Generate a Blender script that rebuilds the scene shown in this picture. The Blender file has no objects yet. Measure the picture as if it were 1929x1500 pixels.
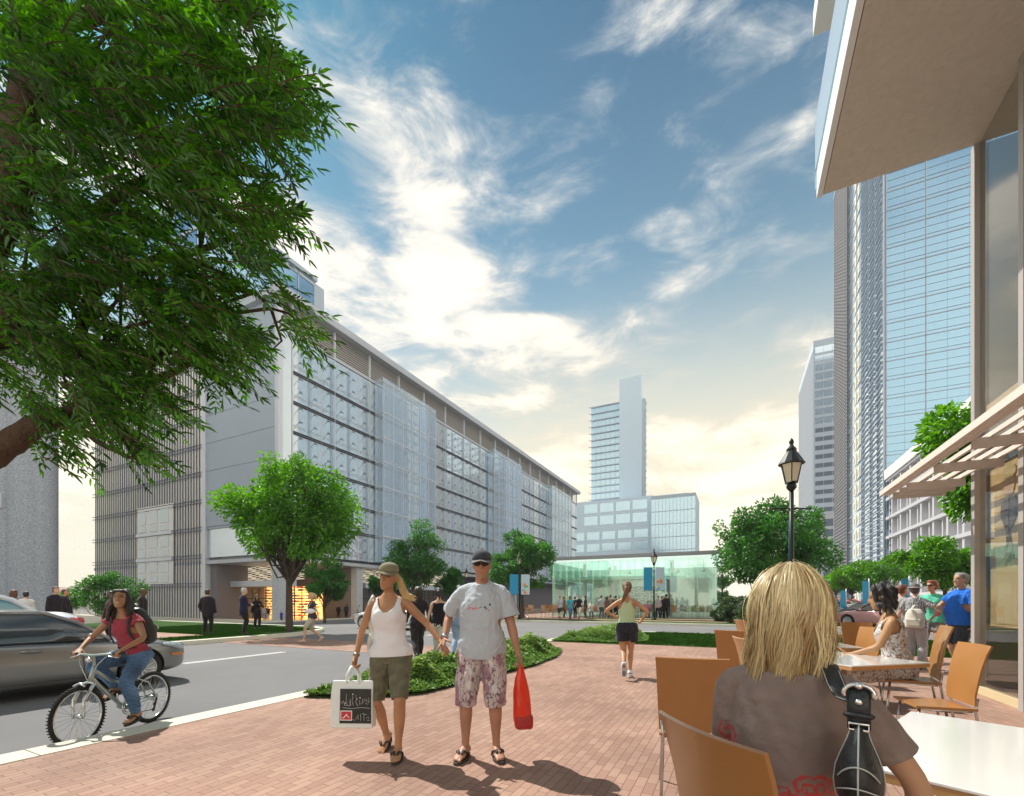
import bpy, bmesh, math, random
import numpy as np
from mathutils import Vector, Matrix

random.seed(7)
RNG = np.random.default_rng(7)
SC = bpy.context.scene
COL = SC.collection
R_ = math.radians

# ---------------------------------------------------------------- camera geometry
CX, FPX, HOR, CAMH = 964.5, 850.0, 1130.0, 1.38
ANG = math.atan(420.5 / FPX)
FWD = Vector((-math.sin(ANG), math.cos(ANG), 0))
RGT = Vector((math.cos(ANG), math.sin(ANG), 0))

def at(px, d, z=0.0):
    """point on the sight line through photo column px at depth d, height z"""
    p = FWD * d + RGT * ((px - CX) / FPX * d)
    return Vector((p.x, p.y, z))

def gz(x):
    """height of the street surface: it falls away towards the river on the left"""
    if x > -20: return -0.13
    if x > -45: return -0.13 - 0.0376 * (-20 - x)
    return -1.07 - 0.022 * (-45 - x)

# ---------------------------------------------------------------- materials
MATS = {}
def mat(name, col=(.5, .5, .5), rough=.6, metal=0.0, spec=.5, noise=None, bump=None, attr=False,
        emit=None, coat=0, sss=0, coord='Object', trans=None, gloss_glass=None, sheen=0):
    if name in MATS: return MATS[name]
    m = bpy.data.materials.new(name); MATS[name] = m
    m.use_nodes = True
    nt = m.node_tree; N = nt.nodes; L = nt.links
    b = N['Principled BSDF']
    b.inputs['Base Color'].default_value = (*col, 1)
    b.inputs['Roughness'].default_value = rough
    b.inputs['Metallic'].default_value = metal
    b.inputs['Specular IOR Level'].default_value = spec
    if coat: b.inputs['Coat Weight'].default_value = coat; b.inputs['Coat Roughness'].default_value = .08
    if sheen: b.inputs['Sheen Weight'].default_value = sheen
    if sss:
        b.inputs['Subsurface Weight'].default_value = sss
        b.inputs['Subsurface Radius'].default_value = (.02, .008, .004)
        b.inputs['Subsurface Scale'].default_value = .3
    tc = N.new('ShaderNodeTexCoord')
    src = None
    if attr:
        a = N.new('ShaderNodeAttribute'); a.attribute_name = 'Col'
        src = a.outputs['Color']; L.new(src, b.inputs['Base Color'])
    if noise:
        sc, amt = noise[0], noise[1]
        n = N.new('ShaderNodeTexNoise'); n.inputs['Scale'].default_value = sc; n.inputs['Detail'].default_value = 6
        n.inputs['Roughness'].default_value = .65
        if len(noise) > 2:
            mp = N.new('ShaderNodeMapping'); mp.inputs['Scale'].default_value = noise[2]
            L.new(tc.outputs[coord], mp.inputs['Vector']); L.new(mp.outputs[0], n.inputs['Vector'])
        else:
            L.new(tc.outputs[coord], n.inputs['Vector'])
        mr = N.new('ShaderNodeMapRange'); mr.inputs['From Min'].default_value = .25; mr.inputs['From Max'].default_value = .75
        mr.inputs['To Min'].default_value = 1 - amt; mr.inputs['To Max'].default_value = 1 + amt
        L.new(n.outputs['Fac'], mr.inputs['Value'])
        mx = N.new('ShaderNodeMix'); mx.data_type = 'RGBA'; mx.blend_type = 'MULTIPLY'; mx.inputs['Factor'].default_value = 1
        if src: L.new(src, mx.inputs['A'])
        else: mx.inputs['A'].default_value = (*col, 1)
        L.new(mr.outputs[0], mx.inputs['B']); L.new(mx.outputs['Result'], b.inputs['Base Color'])
    if bump:
        n = N.new('ShaderNodeTexNoise'); n.inputs['Scale'].default_value = bump[0]; n.inputs['Detail'].default_value = 5
        L.new(tc.outputs[coord], n.inputs['Vector'])
        bp = N.new('ShaderNodeBump'); bp.inputs['Strength'].default_value = bump[1]; bp.inputs['Distance'].default_value = .02
        L.new(n.outputs['Fac'], bp.inputs['Height']); L.new(bp.outputs[0], b.inputs['Normal'])
    if emit:
        b.inputs['Emission Color'].default_value = (*emit[0], 1); b.inputs['Emission Strength'].default_value = emit[1]
    return m

def glass_mat(name, tint=(.8, .95, .9), refl=(1, 1, 1), ior=1.5, rough=.0, extra=0.0, glare=0.0, glare_col=(.74,.82,.92)):
    """clear pane: tinted straight-through light plus a Fresnel mirror; extra = share of mirror at normal view"""
    if name in MATS: return MATS[name]
    m = bpy.data.materials.new(name); MATS[name] = m; m.use_nodes = True
    nt = m.node_tree; N = nt.nodes; L = nt.links
    N.remove(N['Principled BSDF']); out = N['Material Output']
    t = N.new('ShaderNodeBsdfTransparent'); t.inputs[0].default_value = (*tint, 1)
    g = N.new('ShaderNodeBsdfGlossy'); g.inputs['Color'].default_value = (*refl, 1); g.inputs['Roughness'].default_value = rough
    ge = N.new('ShaderNodeNewGeometry'); dt = N.new('ShaderNodeVectorMath'); dt.operation = 'DOT_PRODUCT'
    L.new(ge.outputs['Normal'], dt.inputs[0]); L.new(ge.outputs['Incoming'], dt.inputs[1])
    def mth(op, a, b=None):
        n = N.new('ShaderNodeMath'); n.operation = op; n.use_clamp = op in ('ADD',)
        L.new(a, n.inputs[0])
        if b is not None: n.inputs[1].default_value = b
        return n
    c = mth('ABSOLUTE', dt.outputs['Value']); c = mth('MULTIPLY', c.outputs[0], -1.0); c = mth('ADD', c.outputs[0], 1.0)
    c = mth('POWER', c.outputs[0], 5.0); f0 = ((ior-1)/(ior+1))**2; c = mth('MULTIPLY', c.outputs[0], 1-f0-extra); ad = mth('ADD', c.outputs[0], f0+extra)
    mx = N.new('ShaderNodeMixShader'); L.new(ad.outputs[0], mx.inputs[0]); L.new(t.outputs[0], mx.inputs[1]); L.new(g.outputs[0], mx.inputs[2])
    if glare:     # even pale colour mixed into the pane, imitating bright sky reflected there
        d = N.new('ShaderNodeBsdfDiffuse'); d.inputs[0].default_value = (*glare_col,1)
        m2 = N.new('ShaderNodeMixShader'); m2.inputs[0].default_value = glare
        L.new(mx.outputs[0], m2.inputs[1]); L.new(d.outputs[0], m2.inputs[2]); mx = m2
    L.new(mx.outputs[0], out.inputs['Surface'])
    return m

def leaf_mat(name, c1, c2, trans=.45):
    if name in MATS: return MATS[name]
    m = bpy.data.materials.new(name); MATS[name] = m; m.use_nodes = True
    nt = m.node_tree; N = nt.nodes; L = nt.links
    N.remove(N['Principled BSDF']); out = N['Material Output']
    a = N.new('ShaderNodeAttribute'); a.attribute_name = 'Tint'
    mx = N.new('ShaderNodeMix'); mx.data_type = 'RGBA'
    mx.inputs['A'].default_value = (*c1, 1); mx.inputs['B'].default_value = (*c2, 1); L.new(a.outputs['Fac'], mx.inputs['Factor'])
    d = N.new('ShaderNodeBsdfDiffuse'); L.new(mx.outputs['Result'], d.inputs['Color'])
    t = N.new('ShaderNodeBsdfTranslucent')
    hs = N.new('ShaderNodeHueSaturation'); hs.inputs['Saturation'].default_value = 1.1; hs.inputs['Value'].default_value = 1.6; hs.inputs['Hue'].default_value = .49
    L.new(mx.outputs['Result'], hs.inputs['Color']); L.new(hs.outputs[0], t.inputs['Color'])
    s = N.new('ShaderNodeMixShader'); s.inputs[0].default_value = trans
    L.new(d.outputs[0], s.inputs[1]); L.new(t.outputs[0], s.inputs[2])
    g = N.new('ShaderNodeBsdfGlossy'); g.inputs['Roughness'].default_value = .4; g.inputs['Color'].default_value = (.8, .9, .8, 1)
    s2 = N.new('ShaderNodeMixShader'); s2.inputs[0].default_value = .05
    L.new(s.outputs[0], s2.inputs[1]); L.new(g.outputs[0], s2.inputs[2]); L.new(s2.outputs[0], out.inputs['Surface'])
    return m

# ---------------------------------------------------------------- mesh builder
class MB:
    def __init__(s): s.v = []; s.f = []; s.m = []
    def add(s, vs, fs, mi=0):
        o = len(s.v); s.v.extend([tuple(p) for p in vs])
        for f in fs: s.f.append(tuple(i + o for i in f)); s.m.append(mi)
    def box(s, x0, x1, y0, y1, z0, z1, mi=0):
        v = [(x0,y0,z0),(x1,y0,z0),(x1,y1,z0),(x0,y1,z0),(x0,y0,z1),(x1,y0,z1),(x1,y1,z1),(x0,y1,z1)]
        s.add(v, [(0,3,2,1),(4,5,6,7),(0,1,5,4),(1,2,6,5),(2,3,7,6),(3,0,4,7)], mi)
    def obox(s, c, sz, rz=0.0, mi=0, M=None):
        hx, hy, hz = sz[0]/2, sz[1]/2, sz[2]/2
        M = M or Matrix.Rotation(rz, 3, 'Z'); c = Vector(c)
        v = [c + M @ Vector((a*hx, b*hy, e*hz)) for e in (-1,1) for a, b in ((-1,-1),(1,-1),(1,1),(-1,1))]
        s.add(v, [(0,3,2,1),(4,5,6,7),(0,1,5,4),(1,2,6,5),(2,3,7,6),(3,0,4,7)], mi)
    def quad(s, a, b, c, d, mi=0): s.add([a,b,c,d], [(0,1,2,3)], mi)
    def prism(s, poly, z0, z1, mi=0):
        n = len(poly)
        ar = sum(poly[i][0]*poly[(i+1)%n][1]-poly[(i+1)%n][0]*poly[i][1] for i in range(n))
        if ar < 0: poly = poly[::-1]
        v = [(p[0],p[1],z0) for p in poly] + [(p[0],p[1],z1) for p in poly]
        s.add(v, [tuple(range(n))[::-1], tuple(range(n,2*n))] + [(i,(i+1)%n,n+(i+1)%n,n+i) for i in range(n)], mi)
    def tube(s, pts, rad, n=10, cap='dome', mi=0, flat=1.0, side=None, closed=False):
        pts = [Vector(p) for p in pts]; k = len(pts)
        if not hasattr(rad, '__len__'): rad = [rad]*k
        rad = list(rad)
        T = []
        for i in range(k):
            if closed: t = pts[(i+1)%k]-pts[i-1]
            else: t = pts[min(i+1,k-1)]-pts[max(i-1,0)]
            T.append(t.normalized() if t.length > 1e-9 else Vector((0,0,1)))
        ref = Vector(side) if side else (Vector((1,0,0)) if abs(T[0].x) < .8 else Vector((0,1,0)))
        rings = []; u = ref
        for i in range(k):
            u = (ref if side else u); u = u - T[i]*u.dot(T[i])
            if u.length < 1e-6: u = Vector((0,1,0)) - T[i]*T[i].y
            u.normalize(); w = T[i].cross(u)
            rings.append((pts[i], u.copy(), w, T[i], rad[i]))
        R = []
        if cap == 'dome' and not closed:
            p,u0,w0,t0,r = rings[0]; r1 = r if not isinstance(r,tuple) else min(r)
            R.append((p - t0*r1*.75, u0,w0, .55, rings[0][4])); 
        for p,u0,w0,t0,r in rings: R.append((p,u0,w0,1.0,r))
        if cap == 'dome' and not closed:
            p,u0,w0,t0,r = rings[-1]; r1 = r if not isinstance(r,tuple) else min(r)
            R.append((p + t0*r1*.75, u0,w0, .55, r))
        vs = []
        for p,u0,w0,sc,r in R:
            ra, rb = (r if isinstance(r, tuple) else (r, r*flat))
            for j in range(n):
                a = 2*math.pi*j/n
                vs.append(p + u0*(math.cos(a)*ra*sc) + w0*(math.sin(a)*rb*sc))
        K = len(R); fs = []
        for i in range(K if closed else K-1):
            i2 = (i+1)%K
            for j in range(n): fs.append((i*n+j, i*n+(j+1)%n, i2*n+(j+1)%n, i2*n+j))
        if cap and not closed:
            fs.append(tuple(range(n))[::-1]); fs.append(tuple(range((K-1)*n, K*n)))
        s.add(vs, fs, mi)
    def loft(s, rings, n=16, mi=0, cap=True):
        """rings: (centre, xdir, ydir, rx, ry)"""
        vs = []
        for c,xd,yd,rx,ry in rings:
            for j in range(n):
                a = 2*math.pi*j/n; vs.append(c + xd*(math.cos(a)*rx) + yd*(math.sin(a)*ry))
        fs = []
        for i in range(len(rings)-1):
            for j in range(n): fs.append((i*n+j, i*n+(j+1)%n, (i+1)*n+(j+1)%n, (i+1)*n+j))
        if cap: fs.append(tuple(range(n))[::-1]); fs.append(tuple(range((len(rings)-1)*n, len(rings)*n)))
        s.add(vs, fs, mi)
    def ell(s, c, r, M=None, nu=12, nv=8, mi=0, zmin=-1.0):
        c = Vector(c); M = M or Matrix.Identity(3); vs = []; fs = []
        a0 = math.asin(zmin)
        for i in range(nv+1):
            t = a0 + (math.pi/2 - a0)*i/nv
            for j in range(nu):
                a = 2*math.pi*j/nu
                vs.append(c + M @ Vector((r[0]*math.cos(t)*math.cos(a), r[1]*math.cos(t)*math.sin(a), r[2]*math.sin(t))))
        for i in range(nv):
            for j in range(nu): fs.append((i*nu+j, i*nu+(j+1)%nu, (i+1)*nu+(j+1)%nu, (i+1)*nu+j))
        fs.append(tuple(range(nu))[::-1])
        s.add(vs, fs, mi)
    def lathe(s, prof, n=16, c=(0,0,0), mi=0, cap=True):
        vs = []; fs = []
        for r,z in prof:
            for j in range(n):
                a = 2*math.pi*j/n; vs.append((c[0]+r*math.cos(a), c[1]+r*math.sin(a), c[2]+z))
        for i in range(len(prof)-1):
            for j in range(n): fs.append((i*n+j, i*n+(j+1)%n, (i+1)*n+(j+1)%n, (i+1)*n+j))
        if cap: fs.append(tuple(range(n))[::-1]); fs.append(tuple(range((len(prof)-1)*n, len(prof)*n)))
        s.add(vs, fs, mi)
    def xform(s, M): s.v = [tuple(M @ Vector(p)) for p in s.v]; return s
    def mesh(s, name='m'):
        me = bpy.data.meshes.new(name); me.from_pydata(s.v, [], s.f); return me
    def build(s, name, mats, parent=None, loc=(0,0,0), rz=0.0, smooth=False, bevel=0, bseg=2):
        me = s.mesh(name)
        return put(name, me, mats, parent, loc, rz, smooth, s.m, bevel, bseg)

def put(name, me, mats, parent=None, loc=(0,0,0), rz=0.0, smooth=False, mi=None, bevel=0, bseg=2):
    if not isinstance(mats, (list, tuple)): mats = [mats]
    for m in mats: me.materials.append(m)
    if mi is not None and len(mats) > 1 and len(mi) == len(me.polygons): me.polygons.foreach_set('material_index', mi)
    if smooth: me.polygons.foreach_set('use_smooth', [True]*len(me.polygons))
    o = bpy.data.objects.new(name, me); COL.objects.link(o)
    o.location = loc; o.rotation_euler = (0,0,rz)
    if parent: o.parent = parent
    if bevel:
        b = o.modifiers.new('bevel', 'BEVEL'); b.width = bevel; b.segments = bseg; b.limit_method = 'ANGLE'; b.angle_limit = R_(35)
    return o

def smooth_angle(o, deg=40):
    """shade smooth but keep creases: mark sharp edges by angle"""
    me = o.data; bm = bmesh.new(); bm.from_mesh(me)
    for f in bm.faces: f.smooth = True
    for e in bm.edges:
        if len(e.link_faces) == 2 and e.calc_face_angle(0) > R_(deg): e.smooth = False
    bm.to_mesh(me); bm.free(); return o

def thing(name, label, cat, loc=(0,0,0), rz=0.0, group=None):
    o = bpy.data.objects.new(name, None); COL.objects.link(o); o.empty_display_size = .2
    o.location = loc; o.rotation_euler = (0,0,rz)
    return tag(o, label, cat, group)
def tag(o, label, cat, group=None, kind=None):
    o['label'] = label; o['category'] = cat
    if group: o['group'] = group
    if kind: o['kind'] = kind
    return o
def struct(o, kind='structure'): o['kind'] = kind; return o
def dup(root, loc=None, rz=None, label=None, group=None):
    def cp(o, par):
        c = o.copy(); COL.objects.link(c)
        if par: c.parent = par
        for ch in [x for x in o.children]: cp(ch, c)
        return c
    r = cp(root, None)
    if loc is not None: r.location = loc
    if rz is not None: r.rotation_euler = (0,0,rz)
    if label: r['label'] = label
    if group: r['group'] = group
    return r

# ---------------------------------------------------------------- fused organic surfaces
def evaluate(ob):
    dg = bpy.context.evaluated_depsgraph_get(); dg.update()
    return bpy.data.meshes.new_from_object(ob.evaluated_get(dg))
def fuse(mb, voxel, smooth=4):
    me = mb.mesh('tmp'); ob = bpy.data.objects.new('tmp', me); COL.objects.link(ob)
    m = ob.modifiers.new('r', 'REMESH'); m.mode = 'VOXEL'; m.voxel_size = voxel; m.use_smooth_shade = True
    if smooth:
        s = ob.modifiers.new('s', 'SMOOTH'); s.iterations = smooth; s.factor = .5
    out = evaluate(ob)
    bpy.data.objects.remove(ob); bpy.data.meshes.remove(me)
    return out
def coords(me):
    a = np.empty(len(me.vertices)*3, np.float32); me.vertices.foreach_get('co', a); return a.reshape(-1,3)
def normals(me):
    a = np.empty(len(me.vertices)*3, np.float32); me.vertex_normals.foreach_get('vector', a); return a.reshape(-1,3)
def set_coords(me, c): me.vertices.foreach_set('co', np.ascontiguousarray(c, np.float32).ravel()); me.update()
def wav(c, seed, f, k=7, aniso=(1,1,1)):
    """cheap smooth pseudo-noise, about -1..1"""
    r = np.random.default_rng(seed); o = np.zeros(len(c), np.float32)
    for i in range(k):
        d = r.normal(size=3)*np.array(aniso); d = d/np.linalg.norm(d)*f*r.uniform(.6,1.6)
        o += np.sin(c @ d + r.uniform(0,6.28))
    return o/math.sqrt(k)/1.0
def push(me, amt): set_coords(me, coords(me) + normals(me)*np.asarray(amt)[:,None])
def paint(me, cols):
    a = me.color_attributes.new('Col', 'FLOAT_COLOR', 'POINT')
    cc = np.ones((len(me.vertices),4), np.float32); cc[:,:3] = cols
    a.data.foreach_set('color', cc.ravel())
# ================================================================ light, sky, camera
SUN_EL, SUN_V = R_(52.8), Vector((-.96*.76, .28*.76, 1)).normalized()
def make_world():
    w = bpy.data.worlds.new("World"); SC.world = w; w.use_nodes = True
    nt = w.node_tree; N = nt.nodes; L = nt.links
    bg = N['Background']; bg.inputs['Strength'].default_value = .1
    sky = N.new('ShaderNodeTexSky'); sky.sky_type = 'NISHITA'; sky.sun_disc = False
    sky.sun_elevation = SUN_EL; sky.sun_rotation = math.atan2(SUN_V.x, SUN_V.y) % (2*math.pi)
    sky.air_density = 1.1; sky.dust_density = .6; sky.ozone_density = 3.0
    tc = N.new('ShaderNodeTexCoord'); sp = N.new('ShaderNodeSeparateXYZ'); L.new(tc.outputs['Generated'], sp.inputs[0])
    def M(op, a, b=None, c=None, clamp=False):
        n = N.new('ShaderNodeMath'); n.operation = op; n.use_clamp = clamp
        for i, x in enumerate((a, b, c)):
            if x is None: continue
            if isinstance(x, (int, float)): n.inputs[i].default_value = x
            else: L.new(x, n.inputs[i])
        return n.outputs[0]
    def mapr(v, a, b, c, d, smooth=True):
        n = N.new('ShaderNodeMapRange'); n.interpolation_type = 'SMOOTHSTEP' if smooth else 'LINEAR'
        L.new(v, n.inputs['Value'])
        for k, x in zip(('From Min','From Max','To Min','To Max'), (a,b,c,d)): n.inputs[k].default_value = x
        return n.outputs[0]
    def mixc(f, a, b, blend='MIX'):
        n = N.new('ShaderNodeMix'); n.data_type = 'RGBA'; n.blend_type = blend
        for k, x in (('Factor', f), ('A', a), ('B', b)):
            if isinstance(x, (int, float)): n.inputs[k].default_value = x
            elif isinstance(x, tuple): n.inputs[k].default_value = (*x, 1)
            else: L.new(x, n.inputs[k])
        return n.outputs['Result']
    z = M('MAXIMUM', sp.outputs['Z'], 0.0)
    def noise(scale, det, rough, loc, sc, dist=0.0):
        mp = N.new('ShaderNodeMapping'); mp.inputs['Location'].default_value = loc; mp.inputs['Scale'].default_value = sc
        L.new(tc.outputs['Generated'], mp.inputs[0])
        n = N.new('ShaderNodeTexNoise'); n.inputs['Scale'].default_value = scale; n.inputs['Detail'].default_value = det
        n.inputs['Roughness'].default_value = rough; n.inputs['Distortion'].default_value = dist
        L.new(mp.outputs[0], n.inputs['Vector']); return n.outputs['Fac']
    big = noise(1.9, 3, .5, CLOUD_LOC, (1,1,2.5), .4)
    fine = noise(6.0, 12, .62, (3.1,1.7,.4), (1,1,2.8), .45)
    def toward(v, a, b_, c, d):
        dn = N.new('ShaderNodeVectorMath'); dn.operation='DOT_PRODUCT'; L.new(tc.outputs['Generated'], dn.inputs[0]); dn.inputs[1].default_value = v
        return mapr(dn.outputs['Value'], a, b_, c, d)
    dens = M('ADD', M('ADD', M('MULTIPLY', big, .62), M('MULTIPLY', fine, .45)), mapr(z, .0, .95, .085, -.025, False))
    dens = M('ADD', dens, toward((.93,-.36,0), .0, .7, 0.0, .12))      # extra cloud added out of view in the east, fills shaded fronts
    dens = M('ADD', dens, toward((-.412,.541,.731), .84, .985, 0.0, .03))
    dens = M('ADD', dens, toward((-.02,.66,.75), .86, .985, 0.0, -.06))
    mask = mapr(dens, .485, .62, 0.0, 1.0)
    core = mapr(dens, .54, .67, 0.0, 1.0)
    blue = mixc(1.0, sky.outputs[0], mixc(mapr(z, .1, .9, 0, 1), (.30,.74,.76), (.045,.36,.46)), 'MULTIPLY')
    haze = M('MULTIPLY', M('POWER', mapr(z, .0, 1.0, 1.0, 0.0, False), 1.7), .88)
    base = mixc(haze, blue, (5.0,7.2,7.5))
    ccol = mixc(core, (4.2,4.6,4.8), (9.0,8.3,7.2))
    col = mixc(M('MULTIPLY', mask, .92), base, ccol)
    glow = M('POWER', mapr(z, .0, .56, 1.0, 0.0), 1.1)
    glow = M('MAXIMUM', glow, M('MULTIPLY', toward((-.16,.947,.276), .80, .995, 0.0, .85), mapr(z, .25, .62, 1.0, 0.0)))
    col = mixc(M('MULTIPLY', glow, .82), col, mixc(core, (8.4,6.9,4.5), (10.8,9.5,7.2)))
    col = mixc(toward((.93,-.36,0), .1, .8, 0.0, .75), col, mixc(1.0, col, (1.75,1.75,1.75), 'MULTIPLY'))  # unseen eastern sky brightened as added fill for the shaded fronts
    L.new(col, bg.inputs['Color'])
HAZE = .00035
CLOUD_LOC = (.35, -.2, .3)
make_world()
sun = bpy.data.lights.new('sun', 'SUN'); sun.energy = 4.4; sun.angle = R_(.5); sun.color = (1, .95, .86)
so = bpy.data.objects.new('sun', sun); COL.objects.link(so)
so.rotation_euler = SUN_V.to_track_quat('Z', 'Y').to_euler(); so.location = (-20, 10, 60)
cam = bpy.data.cameras.new('camera'); co = bpy.data.objects.new('camera', cam); COL.objects.link(co)
co.location = (0, 0, CAMH); co.rotation_euler = (R_(90), 0, ANG)
cam.sensor_fit = 'HORIZONTAL'; cam.sensor_width = 36; cam.lens = 36*FPX/1929
cam.shift_y = (HOR-750)/1929; cam.shift_x = 0; cam.clip_end = 6000; cam.clip_start = .05
SC.camera = co
SC.view_settings.view_transform = 'Standard'; SC.view_settings.look = 'None'; SC.view_settings.gamma = 1
SC.view_settings.exposure = 0.5
SC.cycles.use_denoising = True
SC.cycles.max_bounces = 8; SC.cycles.transparent_max_bounces = 16; SC.cycles.diffuse_bounces = 3
SC.cycles.glossy_bounces = 4; SC.cycles.sample_clamp_indirect = 6; SC.cycles.caustics_reflective = False; SC.cycles.caustics_refractive = False

# ================================================================ ground
def brick_mat(name, swap, c1, c2, mortar, scale=(.2,.075)):
    m = bpy.data.materials.new(name); MATS[name] = m; m.use_nodes = True
    nt = m.node_tree; N = nt.nodes; L = nt.links; b = N['Principled BSDF']; b.inputs['Roughness'].default_value = .8
    b.inputs['Specular IOR Level'].default_value = .3
    tc = N.new('ShaderNodeTexCoord'); sp = N.new('ShaderNodeSeparateXYZ'); cb = N.new('ShaderNodeCombineXYZ')
    L.new(tc.outputs['Object'], sp.inputs[0])
    L.new(sp.outputs['Y' if swap else 'X'], cb.inputs[0]); L.new(sp.outputs['X' if swap else 'Y'], cb.inputs[1])
    br = N.new('ShaderNodeTexBrick'); L.new(cb.outputs[0], br.inputs['Vector'])
    br.inputs['Scale'].default_value = 1; br.inputs['Brick Width'].default_value = scale[0]; br.inputs['Row Height'].default_value = scale[1]
    br.inputs['Mortar Size'].default_value = .0032; br.inputs['Mortar Smooth'].default_value = .15; br.inputs['Bias'].default_value = -.1
    br.inputs['Color1'].default_value = (*c1,1); br.inputs['Color2'].default_value = (*c2,1); br.inputs['Mortar'].default_value = (*mortar,1)
    n = N.new('ShaderNodeTexNoise'); n.inputs['Scale'].default_value = .8; n.inputs['Detail'].default_value = 9; L.new(tc.outputs['Object'], n.inputs['Vector'])
    n2 = N.new('ShaderNodeTexNoise'); n2.inputs['Scale'].default_value = 160; n2.inputs['Detail'].default_value = 3; L.new(tc.outputs['Object'], n2.inputs['Vector'])
    a = N.new('ShaderNodeMapRange'); a.inputs['From Min'].default_value=.3; a.inputs['From Max'].default_value=.7; a.inputs['To Min'].default_value=.76; a.inputs['To Max'].default_value=1.16
    L.new(n.outputs['Fac'], a.inputs['Value'])
    a2 = N.new('ShaderNodeMapRange'); a2.inputs['From Min'].default_value=.3; a2.inputs['From Max'].default_value=.7; a2.inputs['To Min'].default_value=.86; a2.inputs['To Max'].default_value=1.14
    L.new(n2.outputs['Fac'], a2.inputs['Value'])
    mu = N.new('ShaderNodeMath'); mu.operation = 'MULTIPLY'; L.new(a.outputs[0], mu.inputs[0]); L.new(a2.outputs[0], mu.inputs[1])
    mx = N.new('ShaderNodeMix'); mx.data_type='RGBA'; mx.blend_type='MULTIPLY'; mx.inputs['Factor'].default_value = 1
    L.new(br.outputs['Color'], mx.inputs['A']); L.new(mu.outputs[0], mx.inputs['B']); L.new(mx.outputs['Result'], b.inputs['Base Color'])
    bp = N.new('ShaderNodeBump'); bp.inputs['Strength'].default_value=.5; bp.inputs['Distance'].default_value=.004; bp.invert = True
    L.new(br.outputs['Fac'], bp.inputs['Height']); L.new(bp.outputs[0], b.inputs['Normal'])
    return m
BRICK = brick_mat('brick_paving', True, (.385,.245,.185), (.305,.18,.137), (.19,.115,.09))
ASPH = mat('asphalt', (.19,.187,.19), .9, noise=(.35,.14), bump=(300,.35), spec=.25)
CONC = mat('kerb_concrete', (.62,.60,.50), .8, noise=(6,.08), bump=(60,.15))
GRASS = mat('grass_base', (.03,.075,.012), .95, noise=(2.5,.35), spec=.1)
PAINT = mat('road_paint', (.78,.78,.76), .6, noise=(9,.12))

b = MB()
xs = [-96, -70, -45, -32, -20, 60, 160, 420]; ys = [-40, 0, 30, 80, 200, 600, 1600]
vs = [(x, y, gz(x)) for y in ys for x in xs]; nx = len(xs)
b.add(vs, [(j*nx+i, j*nx+i+1, (j+1)*nx+i+1, (j+1)*nx+i) for j in range(len(ys)-1) for i in range(nx-1)])
b.quad((-96,-40,-6.0),(-96,-40,gz(-96)),(-96,1600,gz(-96)),(-96,1600,-6.0))
struct(b.build('road', ASPH))
WATER = mat('river_water', (.16,.19,.20), .12, bump=(1.2,.25), noise=(.05,.2))
b = MB(); b.quad((-1500,-900,-5),(-96,-900,-5),(-96,1600,-5),(-1500,1600,-5)); struct(b.build('water', WATER))
FARB = mat('far_bank', (.30,.27,.22), .9, noise=(.02,.4))
b = MB(); b.box(-1500,-430,-900,1600,-5.4,-3.2); struct(b.build('far_bank', FARB))

b = MB(); b.box(-5.5, 30, -6, 14.2, -.3, 0.0); struct(b.build('plaza', BRICK))
def arc(cx, cy, r, a0, a1, n=10): return [(cx+r*math.cos(R_(a0+(a1-a0)*i/n)), cy+r*math.sin(R_(a0+(a1-a0)*i/n))) for i in range(n+1)]
def strip(path, w, z0, z1, b):
    """kerb along an open path, width w to the left of travel"""
    n = len(path); P = [Vector((p[0],p[1],0)) for p in path]; O = []
    for i in range(n):
        t = (P[min(i+1,n-1)]-P[max(i-1,0)]).normalized(); O.append(P[i]+Vector((-t.y,t.x,0))*w)
    for i in range(n-1):
        k = max(1, int((P[i+1]-P[i]).length/2.4)); g = .005/max((P[i+1]-P[i]).length,.01) if k > 1 else 0
        for q in range(k):     # kerb stones with open joints
            u, v = q/k+g, (q+1)/k-g; a, c, d, e = P[i].lerp(P[i+1],u), P[i].lerp(P[i+1],v), O[i].lerp(O[i+1],v), O[i].lerp(O[i+1],u)
            b.prism([(a.x,a.y),(c.x,c.y),(d.x,d.y),(e.x,e.y)], z0, z1)
outer = [(-5.5,-6),(-5.5,4.3),(-5.5,17.0)] + arc(-2.6,17.0,2.9,180,90)[1:] + [(6,19.9),(30,19.9)]
b = MB(); strip(outer, .34, -.35, .006, b)
struct(b.build('plaza_kerb', CONC))
b = MB(); b.prism([(-5.48,13.9),(-5.48,17.0)] + arc(-2.6,17.0,2.88,180,90)[1:] + [(30,19.88),(30,14.21),(-3,14.21),(-3,13.9)], -.3, .012)
lawn = struct(b.build('lawn', GRASS))
# corner block across the road
blk = [(-34,-16),(-16.6,-16),(-16.6,12.2)] + arc(-20.6,12.2,4.0,0,90)[1:] + [(-34,16.2)]
b = MB(); b.prism(blk, -.6, .0); struct(b.build('island_lawn', GRASS))
b = MB(); strip([(-16.6,-16),(-16.6,12.2)] + arc(-20.6,12.2,4.0,0,90)[1:] + [(-34,16.2)], -.32, -.6, .012, b); struct(b.build('island_kerb', CONC))
b = MB(); b.box(-21.6,-18.4,-15,10.4,-.2,.008); b.box(-33,-21.6,7.6,10.4,-.2,.008); struct(b.build('island_path', BRICK))
b = MB(); b.box(-16.28,-5.84,9.7,12.0,-.2,-.122); struct(b.build('crosswalk', BRICK))
b = MB()
for y0,y1 in ((3.4,5.2),(6.1,8.75),(15.5,18.2)): b.box(-11.78,-11.72,y0,y1,-.14,-.126); b.box(-11.64,-11.58,y0,y1,-.14,-.126)
struct(b.build('lane_marking', PAINT))
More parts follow.
